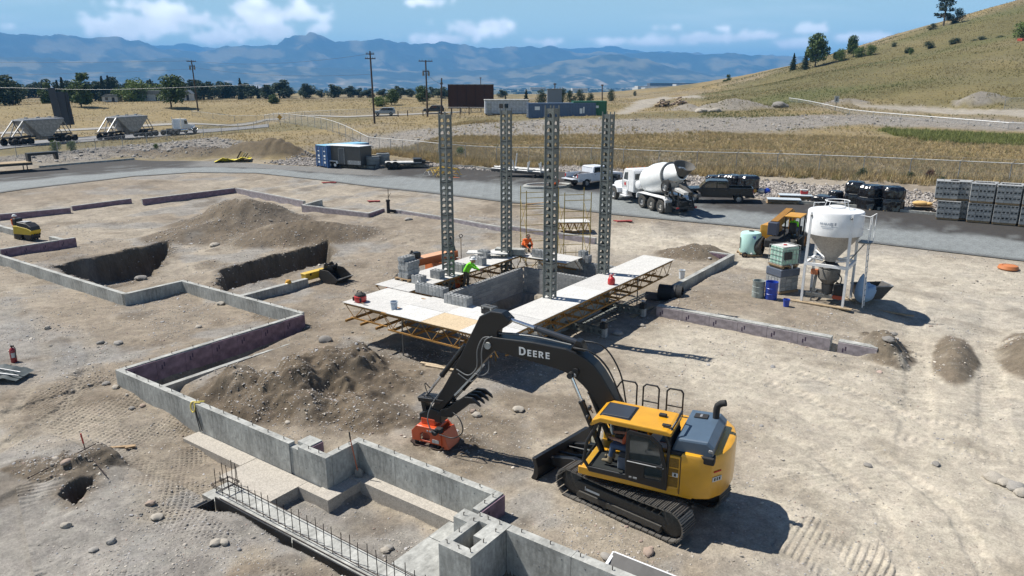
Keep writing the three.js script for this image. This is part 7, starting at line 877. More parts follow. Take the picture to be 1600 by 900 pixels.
// --- concrete mixer truck
{
  const a = at(1030, 334), b = at(955, 311), turn = facing(a, b), dir = V3(Math.cos(turn), 0, -Math.sin(turn)), side = V3(Math.sin(turn), 0, Math.cos(turn)); // side = +z of the truck
  const c = a.clone().addScaledVector(dir, 1.6).addScaledVector(side, side.z > 0 ? -1.25 : 1.25); c.y = groundY(c.x, c.z) + 0.05;
  const T = thing('mixer_truck', 'white concrete mixer truck parked on the asphalt road', 'truck', c, turn), W = M.white, grimy = mat(0.12, 0.115, 0.105, 0.8, 0, { map: fineTex() });
  for (const s of [-1, 1]) mesh('chassis_rail', [box(1.6, 0.95, s * 0.42, 9.6, 0.28, 0.1)], M.darkSteel, T);
  for (const x of [-1.6, -0.3, 1.0]) for (const s of [-1, 1]) { tyreOn(T, x, s * 1.0, 0.53, 0.5, M.dustyRubber, x === 1.0 ? M.galv : mat(0.28, 0.27, 0.25, 0.7)); } for (const s of [-1, 1]) tyreOn(T, 5.5, s * 1.05, 0.53, 0.34, M.dustyRubber);
  for (const s of [-1, 1]) { mesh('fender', [slab([[-2.4, 0.5], [-2.3, 1.1], [-2.0, 1.24], [1.5, 1.24], [1.75, 1.1], [1.75, 0.75], [1.66, 0.75], [1.66, 1.08], [1.45, 1.18], [-1.95, 1.18], [-2.22, 1.05], [-2.32, 0.5]], 0.62, 0.01).translate(0, 0, s * 0.98)], W, T); mesh('mud_flap', [rbox(-2.38, 0.55, s * 1.0, 0.04, 0.75, 0.6, 0.01)], grimy, T); }
  const cab = mesh('cab', [slab([[2.6, 1.0], [4.4, 1.0], [4.4, 1.9], [4.15, 2.75], [3.95, 2.88], [2.75, 2.9], [2.6, 2.78]], 2.1, 0.06)], W, T);
  for (const s of [-1, 1]) { mesh('side_window', [slab([[3.5, 1.98], [4.12, 1.98], [3.98, 2.55], [3.5, 2.6]], 0.02).translate(0, 0, s * 1.055)], M.glassDark, cab); mesh('door', [slab([[3.38, 1.1], [4.3, 1.1], [4.3, 1.88], [3.38, 1.9]], 0.03, 0.008).translate(0, 0, s * 1.06)], W, cab); mesh('door_sign', [lathe([[0.001, 0], [0.15, 0]], 16).rotateX(Math.PI / 2).translate(3.85, 1.6, s * 1.085)], M.red, cab); mesh('door_panel', [box(3.85, 1.6, s * 1.08, 0.5, 0.5, 0.008)], M.whiteDull, cab); mesh('mirror', [rbox(4.5, 2.1, s * 1.3, 0.12, 0.42, 0.2, 0.03), rod([4.4, 2.0, s * 1.05], [4.5, 2.0, s * 1.28], 0.015, 0.015, 5)], M.black, cab); mesh('step', [rbox(3.8, 0.62, s * 1.08, 0.9, 0.1, 0.4, 0.03), rbox(3.9, 0.9, s * 1.0, 0.7, 0.4, 0.2, 0.05)], W, T); mesh('front_fender', [slab([[4.75, 0.75], [4.85, 1.1], [5.15, 1.3], [5.75, 1.3], [6.1, 1.12], [6.15, 0.8], [6.08, 0.8], [6.0, 1.05], [5.7, 1.2], [5.2, 1.2], [4.95, 1.02], [4.85, 0.75]], 0.5, 0.02).translate(0, 0, s * 0.98)], W, T); mesh('headlight', [rbox(6.15, 1.15, s * 0.8, 0.14, 0.2, 0.26, 0.05)], M.galv, T); }
  mesh('rear_window', [box(2.59, 2.3, 0.35, 0.02, 0.5, 0.9), box(2.59, 2.3, -0.65, 0.02, 0.5, 0.6)], M.glassDark, cab); mesh('windscreen', [slab([[4.33, 1.98], [4.36, 1.98], [4.17, 2.64], [4.13, 2.64]], 1.8).translate(0.02, 0, 0)], M.glassDark, cab); mesh('roof_marker', [-0.8, -0.4, 0, 0.4, 0.8].map(z => rbox(4.0, 2.92, z, 0.1, 0.06, 0.08, 0.02)), M.orange, cab);
  mesh('bonnet', [slab([[4.4, 1.0], [6.2, 0.85], [6.25, 1.35], [6.05, 1.55], [4.4, 1.9]], 1.5, 0.08)], W, T); mesh('grille', [rbox(6.24, 1.1, 0, 0.06, 0.6, 0.9, 0.03)], M.chrome, T); mesh('bumper', [rbox(6.35, 0.6, 0, 0.22, 0.32, 2.3, 0.06)], M.chrome, T); mesh('exhaust_stack', [rod([2.45, 1.2, 0.85], [2.45, 3.1, 0.85], 0.09, 0.09, 10), rod([2.45, 3.1, 0.85], [2.38, 3.3, 0.85], 0.07, 0.07, 8)], M.darkSteel, T);
  mesh('water_tank', [rod([2.1, 1.7, -0.95], [2.1, 1.7, 0.2], 0.36, 0.36, 18), ball(2.1, 1.7, -0.95, 0.36, 1, 1, 1, 0.3)], W, T);
  // drum, tipped up to the rear
  const drum = mesh('drum', [lathe([[0.3, -2.2], [0.8, -2.15], [1.05, -1.7], [1.22, -0.6], [1.2, 0.3], [1.0, 1.2], [0.72, 2.0], [0.5, 2.5], [0.5, 2.6], [0.42, 2.6], [0.42, 2.4]], 36).rotateZ(Math.PI / 2 - 0.24).translate(0.1, 2.5, 0)], paint(0.80, 0.82, 0.82, 0.35), T); mesh('drum_ring', [lathe([[0.9, 1.25], [1.07, 1.25], [1.07, 1.42], [0.88, 1.42]], 32).rotateZ(Math.PI / 2 - 0.24).translate(0.1, 2.5, 0)], M.steel, drum);
  mesh('drum_frame', [...[-1, 1].flatMap(s => [bar([-1.6, 1.1, s * 0.7], [-1.35, 2.5, s * 0.78], 0.16, 0.16), bar([-2.7, 1.1, s * 0.7], [-1.7, 2.6, s * 0.75], 0.12, 0.12), bar([-2.6, 2.5, s * 0.6], [-1.35, 2.5, s * 0.78], 0.1, 0.1), bar([1.9, 1.1, s * 0.5], [1.95, 2.0, s * 0.4], 0.16, 0.16)])], grimy, T);
  tyreOn(T, -1.9, -1.0, 0.53, 0.3, M.rubber, M.galv, 'booster_wheel').position.y = 1.55; T.scale.set(1.08, 1.03, 1.05); mesh('ladder', [...[0, 0.34].flatMap(d => [rod([-2.1 - d, 0.7, -1.15], [-2.0 - d, 2.3, -1.0], 0.03, 0.03, 5)]), ...[0, 1, 2, 3, 4].map(k => rod([-2.08, 0.8 + k * 0.33, -1.13], [-2.42, 0.8 + k * 0.33, -1.13], 0.02, 0.02, 5))], M.steel, T);
  mesh('charge_hopper', [lathe([[0.35, -0.3], [0.8, 0.5], [0.84, 0.52], [0.78, 0.5], [0.3, -0.3]], 18).rotateZ(0.4).translate(-2.45, 3.3, 0)], grimy, T); mesh('chute', [slab([[-2.4, 2.2], [-3.6, 1.75], [-3.65, 1.85], [-2.45, 2.4]], 0.5, 0.02), slab([[-2.9, 1.55], [-4.1, 1.5], [-4.1, 1.7], [-2.9, 1.75]], 0.42, 0.02).translate(0, 0, 0.4)], grimy, T); mesh('folded_chute', [slab([[-2.7, 1.9], [-3.9, 1.7], [-3.95, 1.9], [-2.75, 2.1]], 0.4, 0.02).translate(0, 0, -0.6)], M.whiteDull, T); mesh('rear_frame', [bar([-2.5, 0.6, -0.8], [-3.2, 0.6, -0.8], 0.1, 0.1), bar([-3.2, 0.6, -0.9], [-3.2, 0.6, 0.9], 0.12, 0.14), bar([-3.2, 0.6, 0.7], [-2.8, 2.0, 0.5], 0.1, 0.1), bar([-3.2, 0.6, -0.7], [-2.8, 2.0, -0.5], 0.1, 0.1), box(-2.7, 0.8, 0, 0.5, 0.4, 1.2)], M.darkSteel, T); mesh('tail_light', [box(-3.28, 0.62, -0.8, 0.03, 0.1, 0.2), box(-3.28, 0.62, 0.8, 0.03, 0.1, 0.2)], M.red, T);
}
// --- pickup trucks
function pickup(label, pos, turn, m, opts = {}) {
  const T = thing('pickup_truck', label, 'pickup', pos, turn);
  mesh('body', [slab([[-2.9, 0.55], [-2.35, 0.5], [-2.3, 0.85], [-2.05, 1.0], [-1.55, 1.0], [-1.3, 0.85], [-1.25, 0.5], [1.35, 0.5], [1.4, 0.85], [1.65, 1.0], [2.15, 1.0], [2.4, 0.85], [2.45, 0.55], [2.95, 0.55], [3.0, 0.95], [2.9, 1.12], [1.6, 1.24], [0.95, 1.26], [-0.95, 1.26], [-1.0, 0.8], [-2.86, 0.8]], 1.95, 0.05)], m, T);
  for (const s of [-1, 1]) mesh('bed_side', [slab([[-2.92, 0.75], [-0.95, 0.75], [-0.95, 1.34], [-2.92, 1.34]], 0.1, 0.02, ).translate(0, 0, s * 0.93)], m, T); if (!opts.open) mesh('tailgate', [rbox(-2.92, 1.05, 0, 0.09, 0.56, 1.76, 0.02)], m, T); else mesh('tailgate', [rbox(-3.2, 0.82, 0, 0.58, 0.07, 1.76, 0.02)], m, T); mesh('bed_floor', [box(-1.95, 0.83, 0, 1.9, 0.05, 1.72)], M.matteBlack, T);
  const cab = mesh('cab', [slab([[-0.95, 1.22], [1.55, 1.22], [0.95, 1.82], [0.75, 1.9], [-0.7, 1.9], [-0.85, 1.84]], 1.72, 0.06)], m, T);
  for (const s of [-1, 1]) { for (const pts of [[[0.12, 1.3], [1.2, 1.3], [0.85, 1.76], [0.12, 1.8]], [[-0.75, 1.3], [0.02, 1.3], [0.02, 1.8], [-0.68, 1.8]]]) mesh('side_window', [slab(pts, 0.02).translate(0, 0, s * 0.862)], M.glassDark, cab); for (const x of [0.6, -0.4]) { const d = mesh('door', [rbox(x, 0.95, s * 0.972, 0.96, 0.56, 0.02, 0.008)], m, T); mesh('door_handle', [rbox(x - 0.32, 1.12, s * 0.99, 0.16, 0.04, 0.03, 0.01)], M.black, d); } mesh('mirror', [rbox(1.15, 1.32, s * 1.08, 0.14, 0.2, 0.22, 0.04)], m, T); mesh('tail_light', [rbox(-2.94, 1.1, s * 0.9, 0.06, 0.3, 0.12, 0.02)], M.red, T); mesh('headlight', [rbox(2.94, 1.0, s * 0.78, 0.1, 0.18, 0.3, 0.03)], M.galv, T); for (const x of [-1.8, 1.9]) tyreOn(T, x, s * 0.88, 0.4, 0.28); }
  mesh('rear_window', [slab([[-0.93, 1.32], [-0.9, 1.32], [-0.83, 1.78], [-0.86, 1.78]], 1.4)], M.glassDark, cab); mesh('windscreen', [slab([[1.47, 1.28], [1.5, 1.28], [1.0, 1.8], [0.95, 1.8]], 1.5)], M.glassDark, cab); mesh('bumper', [rbox(-3.0, 0.6, 0, 0.18, 0.2, 1.9, 0.04), rbox(3.0, 0.62, 0, 0.18, 0.3, 1.95, 0.06)], M.darkSteel, T); mesh('grille', [rbox(2.99, 0.95, 0, 0.05, 0.3, 1.0, 0.02)], M.matteBlack, T);
  if (opts.load) mesh('bed_load', [rbox(-1.4, 1.1, 0.1, 0.5, 0.5, 1.2, 0.05), rod([-2.3, 1.0, -0.4], [-1.7, 1.25, -0.2], 0.1, 0.1, 8), rbox(-2.1, 1.0, 0.4, 0.5, 0.3, 0.5, 0.04)], mat(0.08, 0.08, 0.09, 0.8), T);
  return T;
}
{ const a = put(905, 294), q = 0.62; pickup('white pickup with its tailgate down and bed loaded, behind the masts', [a.x + 1.6, groundY(a.x + 1.6, a.z - 1.4) + 0.05, a.z - 1.6], q, paint(0.70, 0.73, 0.78, 0.35), { open: 1, load: 1 });
  const b = put(1130, 318); pickup('black pickup parked beside the black wrapped bundles', [b.x - 0.4, b.y + 0.05, b.z - 0.8], 2.92, paint(0.006, 0.007, 0.009, 0.25)); }
// --- two cars on the access road
for (const [px, py, d, m, l, t] of [[601, 181, 163, paint(0.30, 0.34, 0.38, 0.3), 'silver sport utility car at the foot of the tallest pole', 0.1], [678, 174, 168, paint(0.012, 0.014, 0.018, 0.3), 'black sport utility car beside the crossarm pole', 0.1]]) {
  const p = atDepth(px, py, d), T = thing('parked_car', l, 'car', [p.x, land(p.x, p.z) + 0.12, p.z], t + Math.PI); mesh('body', [slab([[-2.3, 0.4], [2.3, 0.4], [2.35, 0.8], [2.1, 0.98], [1.1, 1.06], [-2.3, 1.06]], 1.85, 0.08)], m, T); const cb = mesh('cab', [slab([[-2.25, 1.04], [1.15, 1.04], [0.5, 1.62], [0.2, 1.7], [-2.0, 1.68]], 1.65, 0.06)], m, T); for (const s of [-1, 1]) { mesh('side_window', [slab([[-1.9, 1.12], [0.85, 1.12], [0.35, 1.58], [-1.8, 1.58]], 0.02).translate(0, 0, s * 0.83)], M.glassDark, cb); for (const x of [-1.4, 1.45]) tyreOn(T, x, s * 0.84, 0.36, 0.24); mesh('headlight', [rbox(2.3, 0.8, s * 0.7, 0.1, 0.14, 0.3, 0.03)], M.galv, T); } mesh('windscreen', [slab([[1.1, 1.08], [1.14, 1.08], [0.52, 1.62], [0.48, 1.6]], 1.4)], M.glassDark, cb);
}
// --- highway tractor with two pneumatic hopper trailers
{
  const road = (px, py, d) => { const p = atDepth(px, py, d); p.y = land(p.x, p.z) + 0.12; return p; };
  const a = road(66, 224, 109), b = road(203, 216, 123), c = road(280, 210, 138), silver = mat(0.42, 0.43, 0.44, 0.45, 0.45, { map: dirtyTex() }), t = facing(a, c);
  function hopper(pos, label) { const T = thing('hopper_trailer', label, 'trailer', pos, t, 'hopper trailers on the highway'); mesh('hopper', [slab([[-3.4, 3.5], [3.4, 3.5], [3.5, 3.35], [3.2, 2.9], [0.9, 0.95], [-0.9, 0.95], [-3.0, 2.9], [-3.5, 3.35]], 2.3, 0.12), slab([[-1.0, 1.6], [1.0, 1.6], [0.5, 0.55], [-0.5, 0.55]], 1.0, 0.1)], silver, T); mesh('top_walkway', [box(0, 3.62, 0, 6.4, 0.06, 0.6), ...[-2, 0, 2].map(x => rod([x, 3.6, 0], [x, 3.78, 0], 0.25, 0.25, 10))], M.galv, T); for (const s of [-1, 1]) for (const g of [bar([-3.4, 3.35, s * 0.9], [-5.6, 1.25, s * 0.9], 0.14, 0.14), bar([-3.2, 3.0, s * 0.9], [-4.2, 1.25, s * 0.9], 0.1, 0.1), bar([-3.4, 3.2, s * 0.9], [-2.4, 1.2, s * 0.9], 0.12, 0.12), bar([3.4, 3.2, s * 0.9], [4.6, 1.25, s * 0.9], 0.1, 0.1), bar([3.0, 2.8, s * 0.9], [3.8, 1.25, s * 0.9], 0.08, 0.08)]) mesh('end_strut', [g], silver, T); mesh('chassis', [box(-3.8, 1.15, 0, 4.2, 0.22, 1.0), box(3.6, 1.15, 0, 3.2, 0.22, 1.0), box(0, 1.0, 0, 9, 0.12, 0.3)], M.darkSteel, T); for (const x of [-5.3, -4.0, -2.8, 2.6, 3.8, 5.0]) for (const s of [-1, 1]) tyreOn(T, x, s * 0.98, 0.5, 0.45, M.rubber, M.darkSteel); mesh('mudguard', [rbox(-4.1, 1.08, -1.0, 3.9, 0.06, 0.5, 0.02), rbox(3.8, 1.08, -1.0, 3.5, 0.06, 0.5, 0.02)], M.darkSteel, T); mesh('discharge_pipe', [rod([-5.2, 0.7, -0.2], [5.2, 0.7, -0.2], 0.09, 0.09, 8)], M.galv, T); mesh('drawbar', [bar([5.2, 0.9, 0], [6.6, 0.8, 0], 0.12, 0.12)], M.darkSteel, T); return T; }
  hopper(a, 'rear pneumatic hopper trailer beside the tall sign panels'); hopper(b, 'leading pneumatic hopper trailer, coupled behind the white tractor');
  const T = thing('tractor_unit', 'white highway tractor unit pulling the two hopper trailers', 'truck', c, t); mesh('chassis', [box(-1.6, 0.85, 0, 4.6, 0.26, 0.9)], M.darkSteel, T); const cab = mesh('cab', [slab([[-0.2, 0.8], [1.5, 0.8], [1.5, 1.8], [1.25, 2.6], [1.05, 2.75], [-0.1, 2.75]], 2.1, 0.06)], M.white, T); for (const s of [-1, 1]) { mesh('side_window', [slab([[0.4, 1.85], [1.25, 1.85], [1.1, 2.45], [0.4, 2.5]], 0.02).translate(0, 0, s * 1.06)], M.glassDark, cab); mesh('fuel_tank', [rod([-0.9, 0.75, s * 0.95], [0.9, 0.75, s * 0.95], 0.3, 0.3, 14)], M.chrome, T); for (const x of [3.2]) tyreOn(T, x, s * 1.0, 0.5, 0.32); for (const x of [-3.0, -1.7]) tyreOn(T, x, s * 0.95, 0.5, 0.5); mesh('exhaust_stack', [rod([-0.4, 1, s * 0.9], [-0.4, 3.1, s * 0.9], 0.08, 0.08, 8)], M.chrome, T); mesh('fender', [slab([[2.5, 0.8], [2.7, 1.1], [3.2, 1.2], [3.7, 1.1], [3.9, 0.8], [3.8, 0.8], [3.6, 1.02], [2.8, 1.02], [2.6, 0.8]], 0.4, 0.01).translate(0, 0, s * 0.95)], M.white, T); } mesh('bonnet', [slab([[1.5, 0.8], [3.9, 0.75], [3.95, 1.3], [3.7, 1.55], [1.5, 1.85]], 1.4, 0.1)], M.white, T); mesh('windscreen', [slab([[1.5, 1.88], [1.53, 1.88], [1.3, 2.5], [1.26, 2.5]], 1.8)], M.glassDark, cab); mesh('bumper', [rbox(4.05, 0.55, 0, 0.2, 0.3, 2.2, 0.05)], M.chrome, T); mesh('fifth_wheel', [box(-2.3, 1.1, 0, 1.0, 0.12, 0.9)], M.darkSteel, T);
}
// --- trailers beside the blue container
{ const a = put(512, 263), b = put(560, 266), t = facing(a, b), d = V3(Math.cos(t), 0, -Math.sin(t)), c = a.clone().lerp(b, 0.5).add(V3(0.6, 0, -1.2)); c.y = groundY(c.x, c.z); const T = thing('enclosed_trailer', 'dark grey enclosed cargo trailer with a side door', 'trailer', c, t), g = paint(0.055, 0.053, 0.05, 0.5); mesh('body', [rbox(0, 1.5, 0, 4.9, 2.1, 2.2, 0.08)], g, T); mesh('roof', [rbox(0, 2.58, 0, 4.94, 0.08, 2.24, 0.03)], M.white, T); mesh('side_door', [box(-0.3, 1.4, 1.11, 0.75, 1.75, 0.03)], mat(0.07, 0.075, 0.08, 0.5), T); mesh('door_frame', [box(-0.7, 1.4, 1.115, 0.05, 1.85, 0.04), box(0.1, 1.4, 1.115, 0.05, 1.85, 0.04), box(-0.3, 2.32, 1.115, 0.85, 0.05, 0.04)], M.galv, T); mesh('stone_guard', [box(1.5, 0.72, 1.112, 1.9, 0.45, 0.03)], M.galv, T); mesh('fender', [slab([[-2.3, 0.5], [-2.2, 0.85], [-0.9, 0.85], [-0.8, 0.5], [-0.9, 0.5], [-1.0, 0.76], [-2.1, 0.76], [-2.2, 0.5]], 0.3, 0.02).translate(0, 0, 1.2)], M.white, T); for (const x of [-1.95, -1.2]) for (const s of [-1, 1]) tyreOn(T, x, s * 1.15, 0.34, 0.22, M.rubber, M.white); mesh('frame', [box(0, 0.42, 0, 4.8, 0.12, 2.0), bar([2.4, 0.42, -0.8], [3.7, 0.42, 0], 0.1, 0.1), bar([2.4, 0.42, 0.8], [3.7, 0.42, 0], 0.1, 0.1), rod([3.5, 0, 0], [3.5, 0.5, 0], 0.04, 0.04, 6)], M.darkSteel, T); }
for (const [px, py, l] of [[583, 262, 'grey ribbed concrete ring beside the enclosed trailer'], [599, 258, 'grey ribbed concrete ring behind the first one']]) { const p = put(px, py), o = thing('concrete_ring', l, 'pipe ring', p, 0, 'concrete rings'); mesh('shell', [lathe([[0.7, 0], [0.78, 0], [0.78, 0.35], [0.74, 0.37], [0.78, 0.4], [0.78, 0.8], [0.74, 0.82], [0.78, 0.85], [0.78, 1.35], [0.66, 1.4], [0.62, 1.4], [0.62, 0.02]], 26)], mat(0.22, 0.24, 0.25, 0.9, 0, { map: fineTex() }), o); mesh('collar', [lathe([[0.8, 1.05], [0.84, 1.07], [0.84, 1.12], [0.8, 1.14]], 26)], mat(0.22, 0.24, 0.25, 0.9), o); }
{ const a = put(606, 265), b = put(652, 263), t = facing(a, b), c = a.clone().lerp(b, 0.5).add(V3(0, 0, -0.8)); c.y = groundY(c.x, c.z); const T = thing('flatbed_trailer', 'small black tandem axle flatbed trailer by the concrete rings', 'trailer', c, t); mesh('bed', [box(0, 0.62, 0, 4.2, 0.1, 1.8)], M.whiteDull, T); mesh('frame', [box(0, 0.5, 0, 4.3, 0.12, 1.9), bar([2.1, 0.5, 0.7], [3.4, 0.5, 0], 0.1, 0.1), bar([2.1, 0.5, -0.7], [3.4, 0.5, 0], 0.1, 0.1)], M.black, T); for (const x of [-1.7, -0.95]) for (const s of [-1, 1]) tyreOn(T, x, s * 1.05, 0.4, 0.24, M.rubber, M.darkSteel); mesh('ramp', [rbox(1.6, 0.85, 0, 0.9, 0.4, 1.7, 0.05), box(2.3, 0.7, 0.2, 0.5, 0.3, 0.9)], M.black, T); mesh('headboard', [box(2.12, 0.85, 0, 0.06, 0.5, 1.8)], M.black, T); }
{ const a = at(-70, 277), b = at(52, 268), t = facing(a, b), c = a.clone().lerp(b, 0.5); c.y = groundY(c.x, c.z) + 0.05; const L = a.distanceTo(b), T = thing('gooseneck_trailer', 'long pale decked gooseneck trailer by the kerb', 'trailer', c, t); mesh('deck', [box(0, 1.0, -1.0, L, 0.1, 2.5)], M.tan, T); mesh('frame', [box(0, 0.84, 0.2, L, 0.2, 0.12), box(0, 0.84, -2.2, L, 0.2, 0.12), box(L / 2 - 0.1, 0.86, -1, 0.16, 0.24, 2.5)], M.black, T); mesh('gooseneck', [slab([[L / 2 - 0.2, 0.9], [L / 2 + 0.1, 0.9], [L / 2 + 0.15, 1.7], [L / 2 + 2.6, 1.75], [L / 2 + 2.7, 1.1], [L / 2 + 2.95, 1.1], [L / 2 + 2.95, 2.05], [L / 2 - 0.2, 2.0]], 1.1, 0.03).translate(0, 0, -1)], M.black, T); for (const x of [L / 2 - 0.5]) for (const z of [-0.1, -1.9]) mesh('landing_leg', [rod([x, 0, z], [x, 0.9, z], 0.06, 0.06, 6)], M.black, T); for (const x of [-L / 2 + 1, -L / 2 + 1.9]) for (const z of [0.0, -2.0]) tyreOn(T, x, z, 0.4, 0.4); }
// --- mortar silo with mixer, ladder
{
  const q = [put(1242, 480), put(1314, 492), put(1336, 478), put(1262, 464)], c = q[0].clone().lerp(q[2], 0.5), t = facing(q[0], q[1]); c.y = Math.max(groundY(c.x, c.z), 0.3);
  const T = thing('mortar_silo', 'white conical mortar silo on four legs with a ladder', 'silo', c, t), sw = mat(0.80, 0.81, 0.82, 0.45, 0.0, { map: softTex() }), cone = mat(0.52, 0.50, 0.47, 0.6, 0.15, { map: fineTex() });
  mesh('cone', [lathe([[0.24, 2.02], [0.3, 2.2], [1.26, 3.45], [1.28, 3.46]], 36)], cone, T); const sh = mesh('shell', [lathe([[1.285, 3.44], [1.29, 3.5], [1.28, 4.5], [1.24, 4.56]], 40)], sw, T); mesh('top', [lathe([[1.25, 4.55], [0.6, 4.68], [0.001, 4.7]], 36)], sw, T); mesh('manhole', [lathe([[0.4, 4.66], [0.4, 4.74], [0.36, 4.76], [0.001, 4.76]], 20)], sw, T);
  mesh('guard_ring', [new THREE.TorusGeometry(0.55, 0.02, 6, 26).rotateX(Math.PI / 2).translate(0, 5.02, 0), ...[0, 1, 2, 3].map(k => rod([Math.cos(k * 1.57 + 0.4) * 0.55, 5.02, Math.sin(k * 1.57 + 0.4) * 0.55], [Math.cos(k * 1.57 + 0.4) * 0.68, 4.62, Math.sin(k * 1.57 + 0.4) * 0.68], 0.018, 0.018, 5)), rod([-0.55, 4.9, 0.1], [-1.0, 4.88, 0.3], 0.018, 0.018, 5), rod([-1.0, 4.88, 0.3], [-1.0, 4.6, 0.3], 0.018, 0.018, 5)], sw, T);
  for (const x of [-1, 1]) for (const z of [-1, 1]) { mesh('leg', [bar([x * 0.96, 1.95, z * 0.92], [x * 0.96, 0, z * 0.92], 0.11, 0.11)], sw, T); mesh('upper_leg', [bar([x * 0.96, 1.95, z * 0.92], [x * 0.9, 4.5, z * 0.9], 0.12, 0.1)], sw, T); mesh('foot_pad', [rbox(x * 0.96, -0.02, z * 0.92, 0.55, 0.09, 0.3, 0.01)], M.paleWood, T); mesh('lifting_eye', [ball(x * 0.9, 4.35, z * 0.95, 0.06, 1, 0)], M.steel, T); mesh('knee', [rod([x * 0.96, 2.3, z * 0.92], [x * 0.3, 2.06, z * 0.3], 0.04, 0.04, 6)], sw, T); }
  for (const s of [-1, 1]) { mesh('cross_beam', [bar([-1.0, 1.95, s * 0.92], [1.0, 1.95, s * 0.92], 0.12, 0.14)], sw, T); mesh('cross_beam', [bar([s * 0.96, 1.95, -0.92], [s * 0.96, 1.95, 0.92], 0.12, 0.14)], sw, T); }
  mesh('lettering', [...[0.05, 0.04, 0.06, 0.04, 0.05, 0.07, 0.03, 0.06].entries()].map(([i, w]) => new THREE.CylinderGeometry(1.293, 1.293, i > 4 ? 0.14 : 0.09, 3, 1, true, -0.34 + i * 0.075, w).translate(0, 4.06, 0)).concat([0, 1].map(k => new THREE.CylinderGeometry(1.293, 1.293, 0.025, 12, 1, true, -0.3 + k * 0.06, 0.6 - k * 0.2).translate(0, 3.92 - k * 0.08, 0))), mat(0.40, 0.44, 0.50, 0.6), sh);
  const lx = 1.75, lz = -0.05; for (const d of [0, 0.42]) mesh('ladder_rail', [rod([lx + 0.0, 0, lz + d], [lx - 0.12, 3.2, lz + d], 0.025, 0.025, 6), rod([lx - 0.12, 3.2, lz + d], [lx - 0.12, 4.4, lz + d], 0.022, 0.022, 6)], sw, T); for (let k = 0; k < 11; k++) mesh('rung', [rod([lx - 0.01 * k, 0.25 + k * 0.29, lz], [lx - 0.01 * k, 0.25 + k * 0.29, lz + 0.42], 0.018, 0.018, 5)], M.steel, T); mesh('landing', [box(1.5, 3.18, 0.15, 0.55, 0.05, 0.75), bar([0.96, 2.3, 0.3], [1.5, 3.15, 0.3], 0.06, 0.06)], M.steel, T); mesh('hand_rail', [...bent([[1.2, 4.5, 0.5], [1.62, 4.45, 0.5], [1.85, 4.62, 0.4], [1.85, 3.2, 0.4]], 0.02, 5), rod([1.25, 3.85, 0.5], [1.65, 3.85, 0.5], 0.016, 0.016, 5)], sw, T);
  // mixer under the silo
  const m = thing('mortar_mixer', 'grimy grey mortar mixer standing under the silo', 'mixer', [c.x, c.y, c.z], t), grime = mat(0.19, 0.18, 0.165, 0.85, 0, { map: fineTex() }); mesh('drum', [lathe([[0.2, 0.75], [0.28, 0.9], [0.5, 1.15], [0.52, 1.6], [0.46, 1.7], [0.44, 1.6], [0.2, 0.8]], 22)], grime, m); mesh('feed_funnel', [lathe([[0.3, 1.98], [0.52, 1.72], [0.5, 1.7], [0.26, 1.96]], 18)], M.darkSteel, m); mesh('outlet', [lathe([[0.24, 0.35], [0.3, 0.85], [0.28, 0.85], [0.2, 0.35]], 16)], grime, m); mesh('frame', [bar([-0.9, 0.32, 0.45], [0.6, 0.32, 0.45], 0.08, 0.16), bar([-0.9, 0.32, -0.45], [0.6, 0.32, -0.45], 0.08, 0.16), ...[-0.6, 0.3].map(x => bar([x, 0.32, -0.45], [x, 0.32, 0.45], 0.08, 0.1)), bar([-0.62, 0.3, 0.2], [-0.55, 1.5, 0.15], 0.12, 0.14), rod([-0.62, 0, 0.45], [-0.62, 0.4, 0.45], 0.04, 0.04, 6)], M.steel, m); mesh('control_box', [rbox(-0.62, 1.45, 0.28, 0.34, 0.28, 0.2, 0.03)], paint(0.5, 0.16, 0.06, 0.6), m); mesh('engine', [rbox(0.62, 0.72, 0.3, 0.5, 0.55, 0.5, 0.06)], M.matteBlack, m); mesh('engine_guard', [rbox(0.62, 0.36, 0.34, 0.5, 0.2, 0.46, 0.04)], mat(0.28, 0.05, 0.02, 0.7), m); mesh('hose_loop', [tube([[0.5, 1.5, 0.3], [0.66, 1.3, 0.34], [0.6, 1.0, 0.3], [0.45, 1.1, 0.36]], 0.03, 20, 5)], M.black, m);
  const bag = thing('bulk_bag', 'slumped pale blue bulk bag at the foot of the ladder', 'bag', [q[1].x + 1.5, c.y, q[1].z - 1.0], 0.4), bm = mat(0.24, 0.36, 0.52, 0.85); mesh('sack', [(() => { const g = new THREE.SphereGeometry(0.5, 22, 14), p = g.attributes.position; for (let i = 0; i < p.count; i++) { const v = V3().fromBufferAttribute(p, i), f = 0.75 + 0.6 * fbm(v.x * 3 + 5, v.y * 3 + v.z * 4, 3); p.setXYZ(i, v.x * f * 1.15 + v.y * 0.15, (v.y + 0.5) * f * 0.95, v.z * f * 0.8); } g.computeVertexNormals(); return g; })()], bm, bag); mesh('neck', [lathe([[0.3, 0.5], [0.26, 0.9], [0.14, 1.3], [0.02, 1.5]], 14, -0.3, 0, 0.05)], bm, bag);
